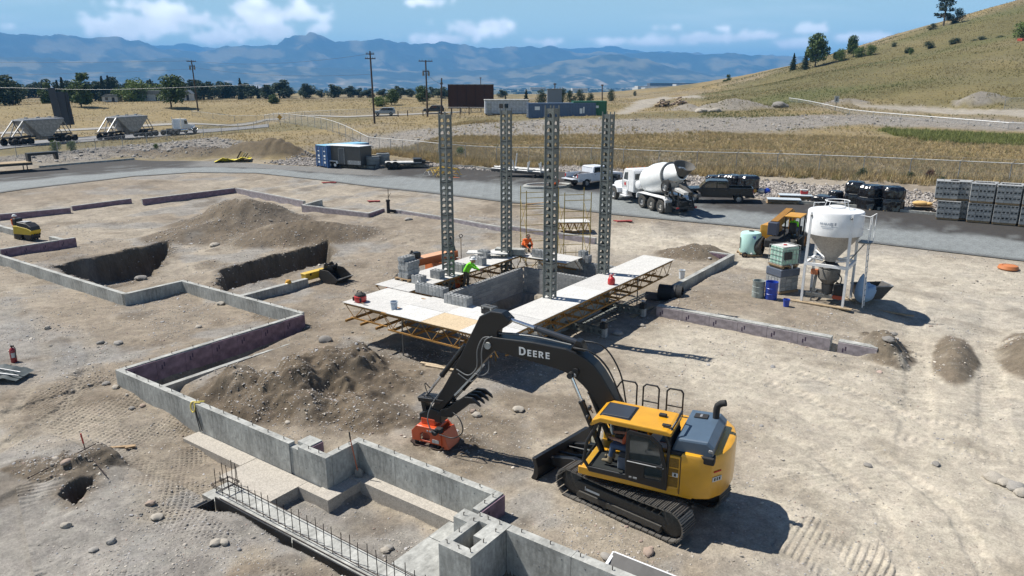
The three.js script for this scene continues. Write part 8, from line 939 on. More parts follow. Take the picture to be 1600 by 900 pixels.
  const hp = thing('steel_hopper', 'open steel tipping hopper behind the bulk bag', 'hopper', [q[1].x + 2.1, c.y - 0.1, q[1].z - 1.8], 0.1), st = mat(0.10, 0.095, 0.09, 0.7, 0.3, { map: fineTex() }); for (const s of [-1, 1]) mesh('side_plate', [slab([[-0.5, 0.15], [0.4, 0.15], [0.95, 0.8], [-0.75, 0.8]], 0.03).translate(0, 0, s * 0.5)], st, hp); mesh('front_plate', [box(0.67, 0.48, 0, 0.03, 0.86, 1.0, 0, 0, -0.7), box(-0.62, 0.48, 0, 0.03, 0.7, 1.0, 0, 0, 0.36), box(-0.05, 0.16, 0, 0.9, 0.03, 1.0)], st, hp); mesh('lip', [bar([0.95, 0.81, -0.5], [0.95, 0.81, 0.5], 0.05, 0.05), bar([-0.75, 0.81, 0.5], [0.95, 0.81, 0.5], 0.05, 0.05)], M.galv, hp);
  for (const [px, py, L, w, l] of [[1275, 486, 3.2, 0.28, 'long plank on the ground along the silo feet'], [1395, 492, 1.8, 0.2, 'plank lying on the ground past the bulk bag']]) { const p = put(px, py); solo('plank', [box(0, 0.04, 0, L, 0.05, w)], M.tan, l, 'plank', null, p).rotation.y = t; }
}
// --- tank on pallet, caged tote on a block pallet, barrels, bucket
const rib = (r0, h, m, o, y = 0) => mesh('rib', [lathe([[r0, y - 0.015], [r0 + 0.014, y], [r0, y + 0.015]], 22)], m, o);
{ const p = put(1171, 398), o = thing('water_tank', 'round translucent green poly tank with a blue mark beside the telehandler', 'tank', [p.x, p.y + 0.15, p.z], 0), tm = new THREE.MeshPhysicalMaterial({ color: lin(0.50, 0.76, 0.70), roughness: 0.45, transmission: 0.15, thickness: 0, side: THREE.DoubleSide }); mesh('shell', [lathe([[0.001, 0], [0.6, 0], [0.64, 0.06], [0.64, 1.2], [0.58, 1.3], [0.001, 1.38]], 34)], tm, o); mesh('lid', [lathe([[0.16, 1.35], [0.16, 1.4], [0.001, 1.42]], 16)], M.darkSteel, o); mesh('blue_mark', [box(0, 1.12, 0.64, 0.2, 0.07, 0.02), box(0.04, 1.04, 0.645, 0.08, 0.14, 0.02)], M.blue, o); mesh('tap', [rod([-0.1, 0.06, 0.62], [-0.1, 0.06, 0.8], 0.06, 0.06, 8)], M.whiteDull, o); mesh('level_tube', [rod([-0.68, 0.3, 0.1], [-0.68, 1.0, 0.1], 0.025, 0.025, 6)], M.black, o); solo('pallet', [0, 1, 2, 3, 4, 5].map(i => box(-0.55 + i * 0.22, 0.12, 0, 0.14, 0.03, 1.3)).concat([-0.55, 0, 0.55].map(z => box(0, 0.05, z, 1.3, 0.1, 0.1))), M.wood, 'dark wooden pallet under the round poly tank', 'pallet', null, p); const tb = put(1163, 402); solo('tyre', [wheel(0, 0.16, 0, 0.18, 0.14)], M.rubber, 'small tyre lying against the poly tank pallet', 'tyre', null, tb); }
{ const p = put(1222, 466), base = 1.3, o = thing('caged_tote', 'square green liquid tote in a wire cage on top of the block pallet', 'tote', [p.x, p.y + base, p.z - 0.3], 0.42), tm = new THREE.MeshPhysicalMaterial({ color: lin(0.38, 0.60, 0.50), roughness: 0.4, transmission: 0.1, thickness: 0, side: THREE.DoubleSide }); mesh('bottle', [rbox(0, 0.64, 0, 1.1, 0.94, 0.92, 0.08)], tm, o); mesh('top_face', [rbox(0, 1.1, 0, 1.02, 0.05, 0.86, 0.02)], M.whiteDull, o); mesh('cap', [lathe([[0.09, 1.12], [0.09, 1.17], [0.001, 1.17]], 14)], M.red, o); for (let i = 0; i < 6; i++) mesh('cage_bar', [...[-1, 1].map(s => rod([-0.58 + i * 0.232, 0.16, s * 0.48], [-0.58 + i * 0.232, 1.14, s * 0.48], 0.011, 0.011, 5)), ...(i < 5 ? [-1, 1].map(s => rod([s * 0.585, 0.16, -0.48 + i * 0.24], [s * 0.585, 1.14, -0.48 + i * 0.24], 0.011, 0.011, 5)) : [])], M.galv, o); for (const y of [0.2, 0.45, 0.7, 0.95, 1.14]) mesh('cage_hoop', bent([[-0.59, y, -0.485], [0.59, y, -0.485], [0.59, y, 0.485], [-0.59, y, 0.485], [-0.59, y, -0.485]], 0.012, 5), M.galv, o); mesh('label_plate', [box(-0.22, 0.68, 0.5, 0.52, 0.4, 0.01)], M.darkSteel, o); mesh('valve', [rod([0, 0.2, 0.46], [0, 0.16, 0.62], 0.05, 0.05, 8), rod([0, 0.16, 0.6], [0, 0.02, 0.62], 0.04, 0.04, 8)], M.whiteDull, o); mesh('pallet_base', [box(0, 0.13, 0, 1.18, 0.05, 0.98), ...[-0.45, 0, 0.45].map(x => box(x, 0.05, 0, 0.12, 0.1, 0.96))], M.wood, o);
  const k = thing('block_pallet', 'shrink wrapped pallet of blocks carrying the green tote', 'block stack', [p.x, p.y, p.z - 0.3], 0.42); mesh('pallet', [box(0, 0.06, 0, 1.3, 0.12, 1.1)], M.wood, k); srand(4); for (let y = 0; y < 5; y++) for (let x = 0; x < 3; x++) for (let z = 0; z < 5; z++) { if (x === 1 && z > 0 && z < 4) continue; const b = new THREE.Mesh(solidBlock, blockMats[(x + y + z) % 3]); b.name = 'block'; b.position.set(-0.41 + x * 0.41, 0.23 + y * 0.205, -0.42 + z * 0.21); k.add(b); } mesh('wrap', [rbox(0, 1.08, 0.02, 1.28, 0.4, 1.1, 0.04)], new THREE.MeshPhysicalMaterial({ color: lin(0.10, 0.12, 0.16), roughness: 0.25, clearcoat: 0.6, side: THREE.DoubleSide }), k); }
for (const [px, py, m, l, h] of [[1183, 474, mat(0.46, 0.52, 0.50, 0.7, 0, { map: dirtyTex() }), 'pale green open topped drum beside the blue drum', 0.86], [1203, 477, M.blue, 'bright blue open topped drum against the block pallet', 0.88]]) { const p = put(px, py), o = thing('drum', l, 'drum', p, 0, 'drums by the silo'); mesh('shell', [lathe([[0.001, 0.01], [0.29, 0], [0.3, 0.03], [0.3, h], [0.31, h + 0.02], [0.29, h + 0.02], [0.285, h - 0.05], [0.28, 0.4], [0.001, 0.38]], 24)], m, o); for (const y of [0.29, 0.58]) rib(0.3, h, m, o, y); }
{ const p = put(1227, 489), o = thing('bucket', 'small bright blue bucket in front of the silo', 'bucket', p); mesh('shell', [lathe([[0.001, 0.01], [0.13, 0], [0.16, 0.36], [0.165, 0.37], [0.15, 0.36], [0.12, 0.03], [0.001, 0.03]], 18)], M.blue, o); mesh('rim', [lathe([[0.16, 0.32], [0.172, 0.33], [0.172, 0.37], [0.16, 0.375]], 18)], M.blue, o); mesh('paper_label', [new THREE.CylinderGeometry(0.147, 0.14, 0.1, 8, 1, true, 3.6, 0.9).translate(0, 0.14, 0)], M.whiteDull, o); }
{ const p = put(1065, 436), o = thing('bucket', 'white bucket standing by the end of the concrete wall', 'bucket', p); mesh('shell', [lathe([[0.001, 0.01], [0.15, 0], [0.18, 0.5], [0.165, 0.49], [0.13, 0.03], [0.001, 0.03]], 18)], mat(0.6, 0.64, 0.68, 0.5), o); mesh('rim', [lathe([[0.18, 0.44], [0.195, 0.45], [0.195, 0.5], [0.18, 0.505]], 18)], M.whiteDull, o); }
// --- telehandler
{ const p = put(1224, 398), T = thing('telehandler', 'yellow telescopic handler parked between poly tank and silo', 'telehandler', [p.x, p.y, p.z - 0.6], 1.0), Y = paint(0.60, 0.29, 0.02, 0.45); mesh('chassis', [rbox(0, 0.95, 0, 4.4, 0.5, 1.1, 0.08)], M.matteBlack, T); for (const x of [-1.5, 1.5]) for (const s of [-1, 1]) tyreOn(T, x, s * 0.95, 0.62, 0.42, M.dustyRubber, mat(0.35, 0.14, 0.03, 0.7)); mesh('engine_cover', [slab([[-0.9, 1.0], [1.5, 1.0], [1.6, 1.35], [1.2, 1.75], [-0.9, 1.85]], 0.85, 0.08).translate(0, 0, -0.75)], Y, T); mesh('front_guard', [rbox(2.25, 0.9, 0, 0.2, 0.5, 1.6, 0.05)], Y, T); const cab = mesh('cab_frame', [...[[-0.7, 0.3], [0.75, 0.3], [-0.7, 1.15], [0.75, 1.15]].map(([x, z]) => bar([x, 1.1, z], [x, 2.45, z], 0.08, 0.08)), box(0, 1.12, 0.72, 1.5, 0.06, 0.9)], M.black, T); mesh('cab_roof', [rbox(0.02, 2.5, 0.72, 1.62, 0.09, 1.0, 0.03)], Y, cab); mesh('roof_bars', [0, 1, 2, 3, 4, 5].map(k => box(0.82 - 0.03, 2.46, 0.32 + k * 0.16, 0.3, 0.03, 0.04)), M.black, cab); mesh('seat', [rbox(-0.25, 1.45, 0.72, 0.5, 0.14, 0.5, 0.05), rbox(-0.5, 1.8, 0.72, 0.12, 0.6, 0.46, 0.05)], M.black, cab); mesh('dash', [rbox(0.6, 1.5, 0.72, 0.2, 0.5, 0.7, 0.05), rod([0.5, 1.75, 0.72], [0.42, 1.85, 0.72], 0.18, 0.18, 16)], M.black, cab);
  mesh('boom', [bar([-1.9, 2.1, -0.1], [2.0, 2.35, -0.1], 0.42, 0.5)], mat(0.36, 0.17, 0.02, 0.6, 0, { map: fineTex() }), T); mesh('inner_boom', [bar([2.0, 2.35, -0.1], [2.9, 2.2, -0.1], 0.3, 0.36), bar([2.85, 2.3, -0.1], [3.0, 1.0, -0.1], 0.26, 0.3)], Y, T); mesh('fork_carriage', [box(3.15, 0.8, -0.1, 0.08, 0.7, 1.3), box(3.7, 0.42, -0.45, 1.1, 0.06, 0.12), box(3.7, 0.42, 0.25, 1.1, 0.06, 0.12)], M.darkSteel, T); mesh('boom_tail', [rbox(-2.0, 1.9, -0.1, 0.5, 0.8, 0.6, 0.06)], mat(0.04, 0.05, 0.08, 0.5), T); mesh('mirror', [rbox(0.95, 2.1, 1.3, 0.06, 0.36, 0.22, 0.03)], M.black, T);
  const op = V3(-0.2, 1.55, 0.72).applyAxisAngle(UPV, 1.0).add(T.position); person('telehandler operator in a green shirt seated in the cab', op, 1.0, POSE.seated, { shirt: 'green', hat: M.hat }); }
// --- trench roller and its operator
{ const p = put(44, 374), t = -0.35, T = thing('trench_roller', 'yellow and black walk behind trench roller among the low walls', 'roller', p, t), Y = paint(0.55, 0.40, 0.015, 0.4); mesh('body', [slab([[-0.85, 0.42], [0.85, 0.42], [1.0, 0.75], [0.6, 0.9], [-0.4, 1.02], [-0.8, 1.0]], 0.8, 0.05)], Y, T); mesh('hood', [slab([[-0.45, 0.98], [0.6, 0.86], [0.96, 0.74], [0.9, 1.0], [0.5, 1.22], [-0.4, 1.3]], 0.74, 0.05)], M.black, T); mesh('control_panel', [rbox(-0.75, 1.25, 0, 0.3, 0.5, 0.6, 0.05)], M.black, T); mesh('cover_stripe', [rbox(0.0, 1.3, 0, 0.7, 0.03, 0.5, 0.01)], M.galv, T); const dr = join([lathe([[0.001, -0.38], [0.3, -0.38], [0.36, -0.36], [0.36, 0.36], [0.3, 0.38], [0.001, 0.38]], 20).rotateX(Math.PI / 2), ...Array.from({ length: 36 }, (_, i) => box(0.38 * Math.cos(i * 0.7), 0.38 * Math.sin(i * 0.7), -0.3 + (i % 4) * 0.2, 0.09, 0.09, 0.09, 0, 0, i * 0.7))]); for (const x of [-0.5, 0.5]) { const m = new THREE.Mesh(dr, M.darkSteel); m.name = 'padfoot_drum'; m.position.set(x, 0.42, 0); T.add(m); }
  const op = V3(-1.05, 0, 0).applyAxisAngle(UPV, t).add(p); op.y = groundY(op.x, op.z); person('roller operator in an orange shirt standing behind the machine', op, t, POSE.standing, { shirt: 'orange', pants: 'black', hat: M.hat }); }
// --- orange machine behind the platform
{ const p = P(16.3, 0.9), T = thing('orange_loader', 'orange rough terrain forklift behind the block loaded platform', 'forklift', [p.x, groundY(p.x, p.z), p.z], TURN_B + Math.PI / 2 - 0.3), O = paint(0.60, 0.16, 0.04, 0.45); mesh('chassis', [rbox(0, 0.75, 0, 3.2, 0.4, 1.3, 0.06)], M.darkSteel, T); mesh('engine_cover', [rbox(0.9, 1.35, 0, 1.4, 0.75, 1.5, 0.06)], O, T); mesh('boom', [bar([-1.6, 1.75, 0.2], [1.6, 1.95, 0.2], 0.5, 0.34)], O, T); mesh('boom_top', [box(-0.2, 2.04, 0.2, 3.0, 0.03, 0.6, 0, 0, 0.06)], paint(0.68, 0.36, 0.2, 0.5), T); for (const x of [-1.1, 1.1]) for (const s of [-1, 1]) tyreOn(T, x, s * 0.85, 0.55, 0.36, M.rubber, M.orange); mesh('operator_seat', [lathe([[0.32, 1.75], [0.42, 2.0], [0.3, 2.45], [0.12, 2.6], [0.001, 2.62]], 14, 1.35, 0, -0.1)], M.matteBlack, T); mesh('steering_knob', [ball(1.45, 2.72, -0.1, 0.1), rod([1.4, 2.5, -0.1], [1.45, 2.7, -0.1], 0.03, 0.03, 5)], M.matteBlack, T); mesh('engine_block', [rbox(-0.9, 2.2, 0.2, 0.5, 0.3, 0.4, 0.06), rod([-1.1, 2.0, 0.2], [-1.1, 2.45, 0.2], 0.06, 0.06, 6)], M.black, T); mesh('grille', [rbox(-0.3, 1.2, 0.78, 0.8, 0.6, 0.06, 0.03)], M.black, T);
  const s = P(18.2, 1.6), sh = thing('shovel', 'shovel standing upright behind the platform', 'shovel', [s.x, 1.2, s.z]); mesh('handle', [rod([0, 0.3, 0], [0, 1.5, 0], 0.025, 0.025, 6)], M.wood, sh); mesh('grip', [new THREE.TorusGeometry(0.09, 0.02, 6, 14).translate(0, 1.6, 0)], M.black, sh); mesh('blade', [rbox(0, 0.15, 0, 0.22, 0.34, 0.03, 0.01)], M.steel, sh); }
// --- people on and behind the platforms
person('mason in a bright green shirt leaning over the block shaft', P(14.9, 4.62, 1.02), TURN_B + 0.35, POSE.bending, { shirt: 'green', pants: 'brown', hat: M.hat });
person('worker in orange crouching behind the yellow scaffold', P(20.6, 4.2, 1.79), TURN_B - 0.5, POSE.crouching, { shirt: 'orange', pants: 'black' });
{ const p = put(868, 293); person('worker in orange crouching on the road behind the white pickup', p, 1.2, POSE.crouching, { shirt: 'orange', pants: 'brown', hat: M.hat }); }
// ---------------------------------------------------------------- stored materials
// pallets of grey blocks by the road
const cubeGeo = (() => { const list = [box(0, 0.07, 0, 1.16, 0.14, 1.0)]; return join(list); })();
const hollowBlock = blockGeo.clone().rotateX(Math.PI / 2);
function blockCube(pos, turn, label) {
  const o = thing('block_cube', label, 'block stack', pos, turn, 'pallets of grey blocks by the road'); mesh('pallet', cubeGeo.clone(), M.wood, o); const A = [], B = [];
  for (let y = 0; y < 6; y++) for (let x = 0; x < 3; x++) for (let z = 0; z < 6; z++) { if ((x === 1 && z > 0 && z < 5 && y < 5) || (z === 5 && y % 2)) continue; const up = y > 0 && (x + z + y) % 7 !== 3; (((x * 7 + y * 3 + z) % 2) ? A : B).push(box(-0.4 + x * 0.4, 0.245 + y * 0.205, -0.49 + z * 0.196, 0.385, 0.19, 0.186)); }
  mesh('block_course', A, M.blockA, o); mesh('block_course', B, M.blockC, o);
  for (let y = 1; y < 6; y += 2) for (let x = 0; x < 3; x++) { const m = new THREE.Mesh(hollowBlock, blockMats[(x + y) % 3]); m.name = 'block'; m.position.set(-0.4 + x * 0.4, 0.245 + y * 0.205, 0.395); o.add(m); } return o;
}
{ const a = put(1474, 343), b = put(1620, 356), t = facing(a, b), d = V3(Math.cos(t), 0, -Math.sin(t)), bk = V3(-Math.sin(t) * -1, 0, Math.cos(t) * -1); if (bk.z > 0) bk.negate(); const base = groundY(a.x, a.z) + 0.05;
  for (let i = 0; i < 5; i++) for (let r = 0; r < 2; r++) for (let k = 0; k < 2; k++) { if (i === 0 && r === 1) continue; const u = 0.75 + i * 1.62 + (i > 0 ? 0.35 : 0) + (i === 0 && k ? 0.2 : 0), p = a.clone().addScaledVector(d, u).addScaledVector(bk, 0.6 + r * 1.5 + (i === 0 && k ? 0.55 : 0)); const s = blockCube([p.x, base + k * 1.42 + (k ? 0.02 : 0), p.z], t + 0.1 + (hash2(i, r + k * 5) - 0.5) * 0.05, i === 0 ? (k ? 'upper pallet of grey blocks in the lone end stack' : 'lower pallet of grey blocks in the lone end stack') : `${k ? 'upper' : 'lower'} pallet of grey blocks in the ${['', 'first', 'second', 'third', 'fourth'][i]} stack after the gap, ${r ? 'fence' : 'road'} side`); s.scale.set(1.25, 1.04, 1.2); } }
// bundles wrapped in black plastic
const plastic = new THREE.MeshPhysicalMaterial({ color: lin(0.009, 0.009, 0.011), roughness: 0.22, clearcoat: 0.5, clearcoatRoughness: 0.2, side: THREE.DoubleSide });
function wrapped(px, py, w, h, seed, label, tiers = 2) { const p = put(px, py), o = thing('wrapped_pallet', label, 'wrapped pallet', [p.x, p.y + 0.02, p.z - w * 0.4], seed, 'pallets wrapped in black plastic'), n = 44, m = 26, g = new THREE.CylinderGeometry(1, 1, 1, n, m, false), q = g.attributes.position;
  for (let i = 0; i < q.count; i++) { const x = q.getX(i), y = q.getY(i) + 0.5, z = q.getZ(i), rad = Math.hypot(x, z), a = Math.atan2(z, x), sq = 1 / Math.pow(Math.abs(Math.cos(a)) ** 5 + Math.abs(Math.sin(a)) ** 5, 0.2), fold = 0.09 * (fbm(a * 3 + seed * 9, y * 7, 4) - 0.5) + 0.05 * Math.sin(a * 13 + 6 * fbm(a * 2, y * 4 + seed, 2)); let r = rad * w / 2 * sq * (1 + fold); if (tiers > 1) r *= 1 - 0.07 * Math.exp(-(((y - 0.48) / 0.05) ** 2)); const top = ss(0.78, 1, y); r *= 1 - 0.2 * top * top; q.setXYZ(i, Math.cos(a) * r * (rad > 0.01 ? 1 : 0), y * h * (1 + 0.05 * (fbm(x * 3 + seed, z * 3, 3) - 0.5)) - (rad < 0.01 ? 0 : 0.04 * top * h), Math.sin(a) * r * (rad > 0.01 ? 1 : 0)); }
  g.computeVertexNormals(); const s = mesh('wrapping', g, plastic, o); if (tiers > 1) mesh('strap', [new THREE.TorusGeometry(w * 0.53, 0.018, 5, 30).rotateX(Math.PI / 2).translate(0, h * 0.48, 0)], mat(0.25, 0.25, 0.24, 0.6), o); mesh('pallet', [box(0, 0.05, 0, w * 0.92, 0.1, w * 0.92)], M.wood, o); return o; }
for (const [px, py, w, h, s, l, t] of [[1338, 322, 1.45, 2.0, 1, 'tall black wrapped bundle at the back of the row of three', 2], [1364, 328, 1.7, 2.0, 2, 'broad black wrapped bundle in the middle of the row of three', 2], [1397, 331, 1.65, 2.0, 3, 'black wrapped bundle at the end by the small loaded pallet', 2], [1294, 321, 1.7, 0.75, 4, 'low slumped black wrapped bundle beside the timber pallets', 1], [1308, 317, 1.0, 0.95, 5, 'narrow dark bundle pressed against the slumped one', 1], [1118, 296, 1.6, 1.3, 6, 'black wrapped bundle behind the bed of the black pickup', 1], [1148, 299, 1.7, 1.5, 7, 'glossy black wrapped bundle in the middle of the group by the black pickup', 1], [1171, 303, 1.6, 1.6, 8, 'glossy black wrapped bundle at the end of the group by the black pickup', 1], [1132, 297, 1.3, 1.35, 9, 'black wrapped bundle between the pickup cab and the glossy bundles', 1]]) wrapped(px, py, w, h, s, l, t);
// timber and sheet pallets with a cooler
const boards = (o, x, y, z, L, n, w, m, name = 'board') => { for (let i = 0; i < n; i++) mesh(name, [box(x, y, z + (i - (n - 1) / 2) * (w + 0.01), L, 0.05, w)], m, o); };
{ for (const [px, py, l, s] of [[1222, 318, 'low timber pallet topped with a pale sheet, road side', 0], [1240, 312, 'timber pallet topped with pale sheets, under the red cooler', 1]]) { const p = put(px, py), o = thing('timber_pallet', l, 'pallet', p, -0.25, 'timber pallets on the asphalt'); boards(o, 0, 0.06, 0, 2.6, 4, 0.24, M.wood); boards(o, 0, 0.2, 0, 2.5, 5, 0.22, M.tan); mesh('bearer', [-1, 0, 1].map(x => box(x, 0.13, 0, 0.1, 0.09, 1.1)), M.wood, o); boards(o, 0, 0.32, 0, 2.5, 5, 0.22, M.wood); mesh('sheet', [box(0.1, 0.4 + s * 0.05, 0.02, 2.7, 0.06, 1.2)], mat(0.42, 0.47, 0.5, 0.6), o); if (s) { const c = thing('cooler', 'red cooler box with a white lid on the timber pallet', 'cooler', [p.x + 0.9, p.y + 0.5, p.z - 0.1], -0.25); mesh('box', [rbox(0, 0.17, 0, 0.6, 0.3, 0.36, 0.04)], M.red, c); mesh('lid', [rbox(0, 0.36, 0, 0.62, 0.08, 0.38, 0.03)], M.whiteDull, c); mesh('handle', [box(0, 0.26, 0.19, 0.3, 0.03, 0.03)], M.whiteDull, c); } }
  const p = put(1192, 302); for (const [dx, m, l] of [[-0.9, M.yellow, 'yellow jug on the kerb beside the black bundles'], [-0.2, M.whiteDull, 'white sack on the kerb beside the black bundles'], [0.35, M.blue, 'dark blue jug on the kerb beside the black bundles']]) solo('supply_sack', [(() => { const g = ball(0, 0.24, 0, 0.3, 0.8); const q = g.attributes.position; for (let i = 0; i < q.count; i++) { const f = 0.8 + 0.5 * fbm(q.getX(i) * 6 + dx * 9, q.getY(i) * 6 + q.getZ(i) * 5, 3); q.setX(i, q.getX(i) * f); q.setZ(i, q.getZ(i) * f); } g.computeVertexNormals(); return g; })(), lathe([[0.08, 0.4], [0.07, 0.52], [0.001, 0.52]], 10)], m, l, 'sack', null, [p.x + dx, p.y, p.z]);
  const q = put(1441, 330), o = thing('loaded_pallet', 'pallet of boards and a rumpled tan sack beside the black bundles', 'pallet', q, -0.2); for (let k = 0; k < 3; k++) boards(o, 0, 0.08 + k * 0.16, 0, 1.5, 4, 0.24, k % 2 ? M.darkSteel : M.wood); mesh('sack', [ball(-0.2, 0.62, 0, 0.45, 0.45, 2, 1.4, 0.9), ball(0.35, 0.6, 0.1, 0.3, 0.5)], mat(0.55, 0.36, 0.14, 0.9), o); mesh('offcut', [bar([0.3, 0.5, 0.2], [1.0, 0.95, -0.1], 0.1, 0.04)], M.paleWood, o); }
// scaffold pile, pipe rack, kerb island, trestle pallets
{ const p = put(692, 277), o = thing('scaffold_pile', 'heap of folded yellow scaffold frames on the asphalt', 'scaffold pile', p, 0.1), ym = mat(0.5, 0.33, 0.04, 0.6); srand(31); for (let i = 0; i < 16; i++) { const x = rr(-1.4, 1.2), y = 0.1 + (i % 5) * 0.17, z = rr(-0.5, 0.5), L = rr(0.7, 1.2), a = rr(-0.3, 0.3); mesh('frame', [...bent([[x - L, y, z - 0.3], [x - L * 0.7, y + 0.35, z - 0.3], [x + L * 0.7, y + 0.3 + a, z - 0.3], [x + L, y, z - 0.3]], 0.035, 5), rod([x - L * 0.3, y + 0.33, z - 0.3], [x - L * 0.1, y, z + 0.4], 0.03, 0.03, 5)], i % 6 === 5 ? M.galv : ym, o); } mesh('orange_mat', [box(1.5, 0.03, 0.3, 1.6, 0.05, 1.0)], paint(0.5, 0.13, 0.04, 0.7), o); }
{ const a = at(768, 277), b = at(852, 280), t = facing(a, b), c = a.clone().lerp(b, 0.5); c.y = groundY(c.x, c.z) + 0.05; const L = a.distanceTo(b), o = thing('pipe_rack_trailer', 'white pipe trailer with upright stakes, loaded with pale pipes', 'trailer', c, t); mesh('frame', [box(0, 0.55, 0, L, 0.2, 0.14), box(0, 0.55, -1.3, L, 0.2, 0.14), ...[-0.45, -0.15, 0.15, 0.45].map(k => box(k * L, 0.55, -0.65, 0.14, 0.18, 1.3))], M.darkSteel, o); for (let i = 0; i < 9; i++) mesh('pipe', [rod([-L / 2 + (i % 3) * 0.3, 0.74 + (i % 2) * 0.16, -0.1 - i * 0.14], [L / 2, 0.74 + (i % 2) * 0.16, -0.1 - i * 0.14], 0.085, 0.085, 8)], i % 3 ? M.whiteDull : M.galv, o); for (let i = 0; i < 8; i++) mesh('stake', [bar([-L * 0.42 + i * L * 0.12, 0.6, i % 2 ? 0 : -1.3], [-L * 0.42 + i * L * 0.12 + (i % 3 - 1) * 0.25, 1.5 + (i === 2 ? 0.9 : (i % 2) * 0.3), i % 2 ? 0 : -1.3], 0.12, 0.12)], M.whiteDull, o); for (const x of [-0.3 * L, 0.3 * L]) for (const z of [0, -1.3]) mesh('block_foot', [rbox(x, 0.23, z, 0.3, 0.46, 0.3, 0.02)], M.darkSteel, o); }
{ const p = at(846, 292), o = thing('kerb_island', 'rounded pale kerb island with dark soil on the asphalt', 'kerb island', [p.x + 0.6, land(p.x, p.z), p.z], 0.2); mesh('kerb_ring', [new THREE.TorusGeometry(1.5, 0.14, 8, 40).rotateX(Math.PI / 2).scale(1.5, 1.3, 0.9).translate(0, 0.1, 0)], M.concrete, o); mesh('soil', [new THREE.CylinderGeometry(1.45, 1.45, 0.1, 36).scale(1.48, 1, 0.88).translate(0, 0.1, 0)], mat(0.06, 0.05, 0.042, 0.95), o); }
{ const p = put(893, 362), o = thing('trestle_stack', 'stack of rusty trestles with white boards on top, before the road', 'trestle stack', p, 0.05); boards(o, 0, 0.78, 0, 2.5, 4, 0.3, ply[1]); for (let i = 0; i < 5; i++) mesh('trestle', [...bent([[-1.1 + i * 0.5, 0.05, 0.5], [-0.85 + i * 0.5, 0.74, 0.45], [-0.6 + i * 0.5, 0.05, 0.5]], 0.03, 5), ...bent([[-1.1 + i * 0.5, 0.05, -0.5], [-0.85 + i * 0.5, 0.74, -0.45], [-0.6 + i * 0.5, 0.05, -0.5]], 0.03, 5)], M.rustTruss, o); mesh('chord', [box(0, 0.7, 0.45, 2.4, 0.06, 0.06), box(0, 0.7, -0.45, 2.4, 0.06, 0.06), box(0, 0.06, 0.5, 2.4, 0.06, 0.06)], M.rustTruss, o); }
for (const [px, py, L, t, m, l] of [[828, 322, 4.5, -0.12, M.paleWood, 'long pale board on the road edge by the scaffold'], [845, 318, 3.0, 0.5, M.rustTruss, 'rusty bar slanting over the long pale board'], [1004, 489, 2.2, 0.9, M.tan, 'dusty plank in the shade below the long platform'], [940, 508, 2.0, 0.8, M.paleWood, 'pale plank under the long platform truss']]) { const p = put(px, py); solo('plank', [box(0, 0.05, 0, L, 0.05, 0.2)], m, l, 'plank', null, p).rotation.y = t; }
// detached excavator bucket, yellow box, helmet, pipe riser
{ const p = put(524, 440), o = thing('digger_bucket', 'detached dark excavator bucket resting on the dirt', 'bucket', [p.x, p.y, p.z], -0.5), bm = mat(0.075, 0.07, 0.065, 0.6, 0.4, { map: fineTex() }); const prof = [[-0.55, 0.75], [-0.62, 0.3], [-0.4, 0.06], [0.1, 0.0], [0.6, 0.12], [0.75, 0.3]]; const inner = prof.map(p => [p[0] * 0.93, p[1] * 0.93 + 0.05]); mesh('shell', [slab([...prof, ...inner.reverse()], 1.2, 0.01)], bm, o); for (const s of [-1, 1]) mesh('side_plate', [slab([[-0.55, 0.78], [-0.62, 0.3], [-0.4, 0.06], [0.1, 0], [0.6, 0.12], [0.75, 0.3], [0.1, 0.75]], 0.05, 0.01).translate(0, 0, s * 0.6)], bm, o); for (const z of [-0.22, 0.22]) mesh('hanger_ear', [slab([[-0.6, 0.7], [0.05, 0.72], [0.0, 1.05], [-0.2, 0.9], [-0.35, 1.1], [-0.55, 1.0]], 0.07, 0.01).translate(0, 0, z)], M.black, o); for (let i = 0; i < 5; i++) mesh('tooth', [slab([[0.7, 0.26], [0.98, 0.42], [0.72, 0.36]], 0.1, 0.01).translate(0, 0, -0.5 + i * 0.25)], M.steel, o); mesh('pin', [rod([-0.05, 0.92, -0.3], [-0.05, 0.92, 0.3], 0.05, 0.05, 8), rod([-0.46, 0.95, -0.3], [-0.46, 0.95, 0.3], 0.05, 0.05, 8)], M.darkSteel, o); }
{ const p = P(13.95, -5.6), o = thing('yellow_box', 'long yellow plastic box across the end of the low wall', 'box', [p.x, 0.3, p.z], TURN_B + Math.PI / 2); mesh('body', [rbox(0, 0.12, 0, 1.5, 0.36, 0.4, 0.05)], paint(0.62, 0.40, 0.03, 0.5), o); mesh('lid', [rbox(0, 0.32, 0, 1.54, 0.08, 0.44, 0.03)], paint(0.66, 0.44, 0.05, 0.5), o); mesh('latch', [-0.4, 0.4].map(x => box(x, 0.26, 0.22, 0.1, 0.12, 0.03)), M.black, o); const q = P(12.0, -5.35, 0.42), h = thing('hard_hat', 'yellow hard hat left on the low wall', 'hat', q); mesh('shell', [lathe([[0.19, 0], [0.16, 0.02], [0.155, 0.1], [0.1, 0.17], [0.001, 0.19]], 18)], M.yellow, h); mesh('ridge', [rbox(0, 0.17, 0, 0.24, 0.04, 0.05, 0.02)], M.yellow, h); }
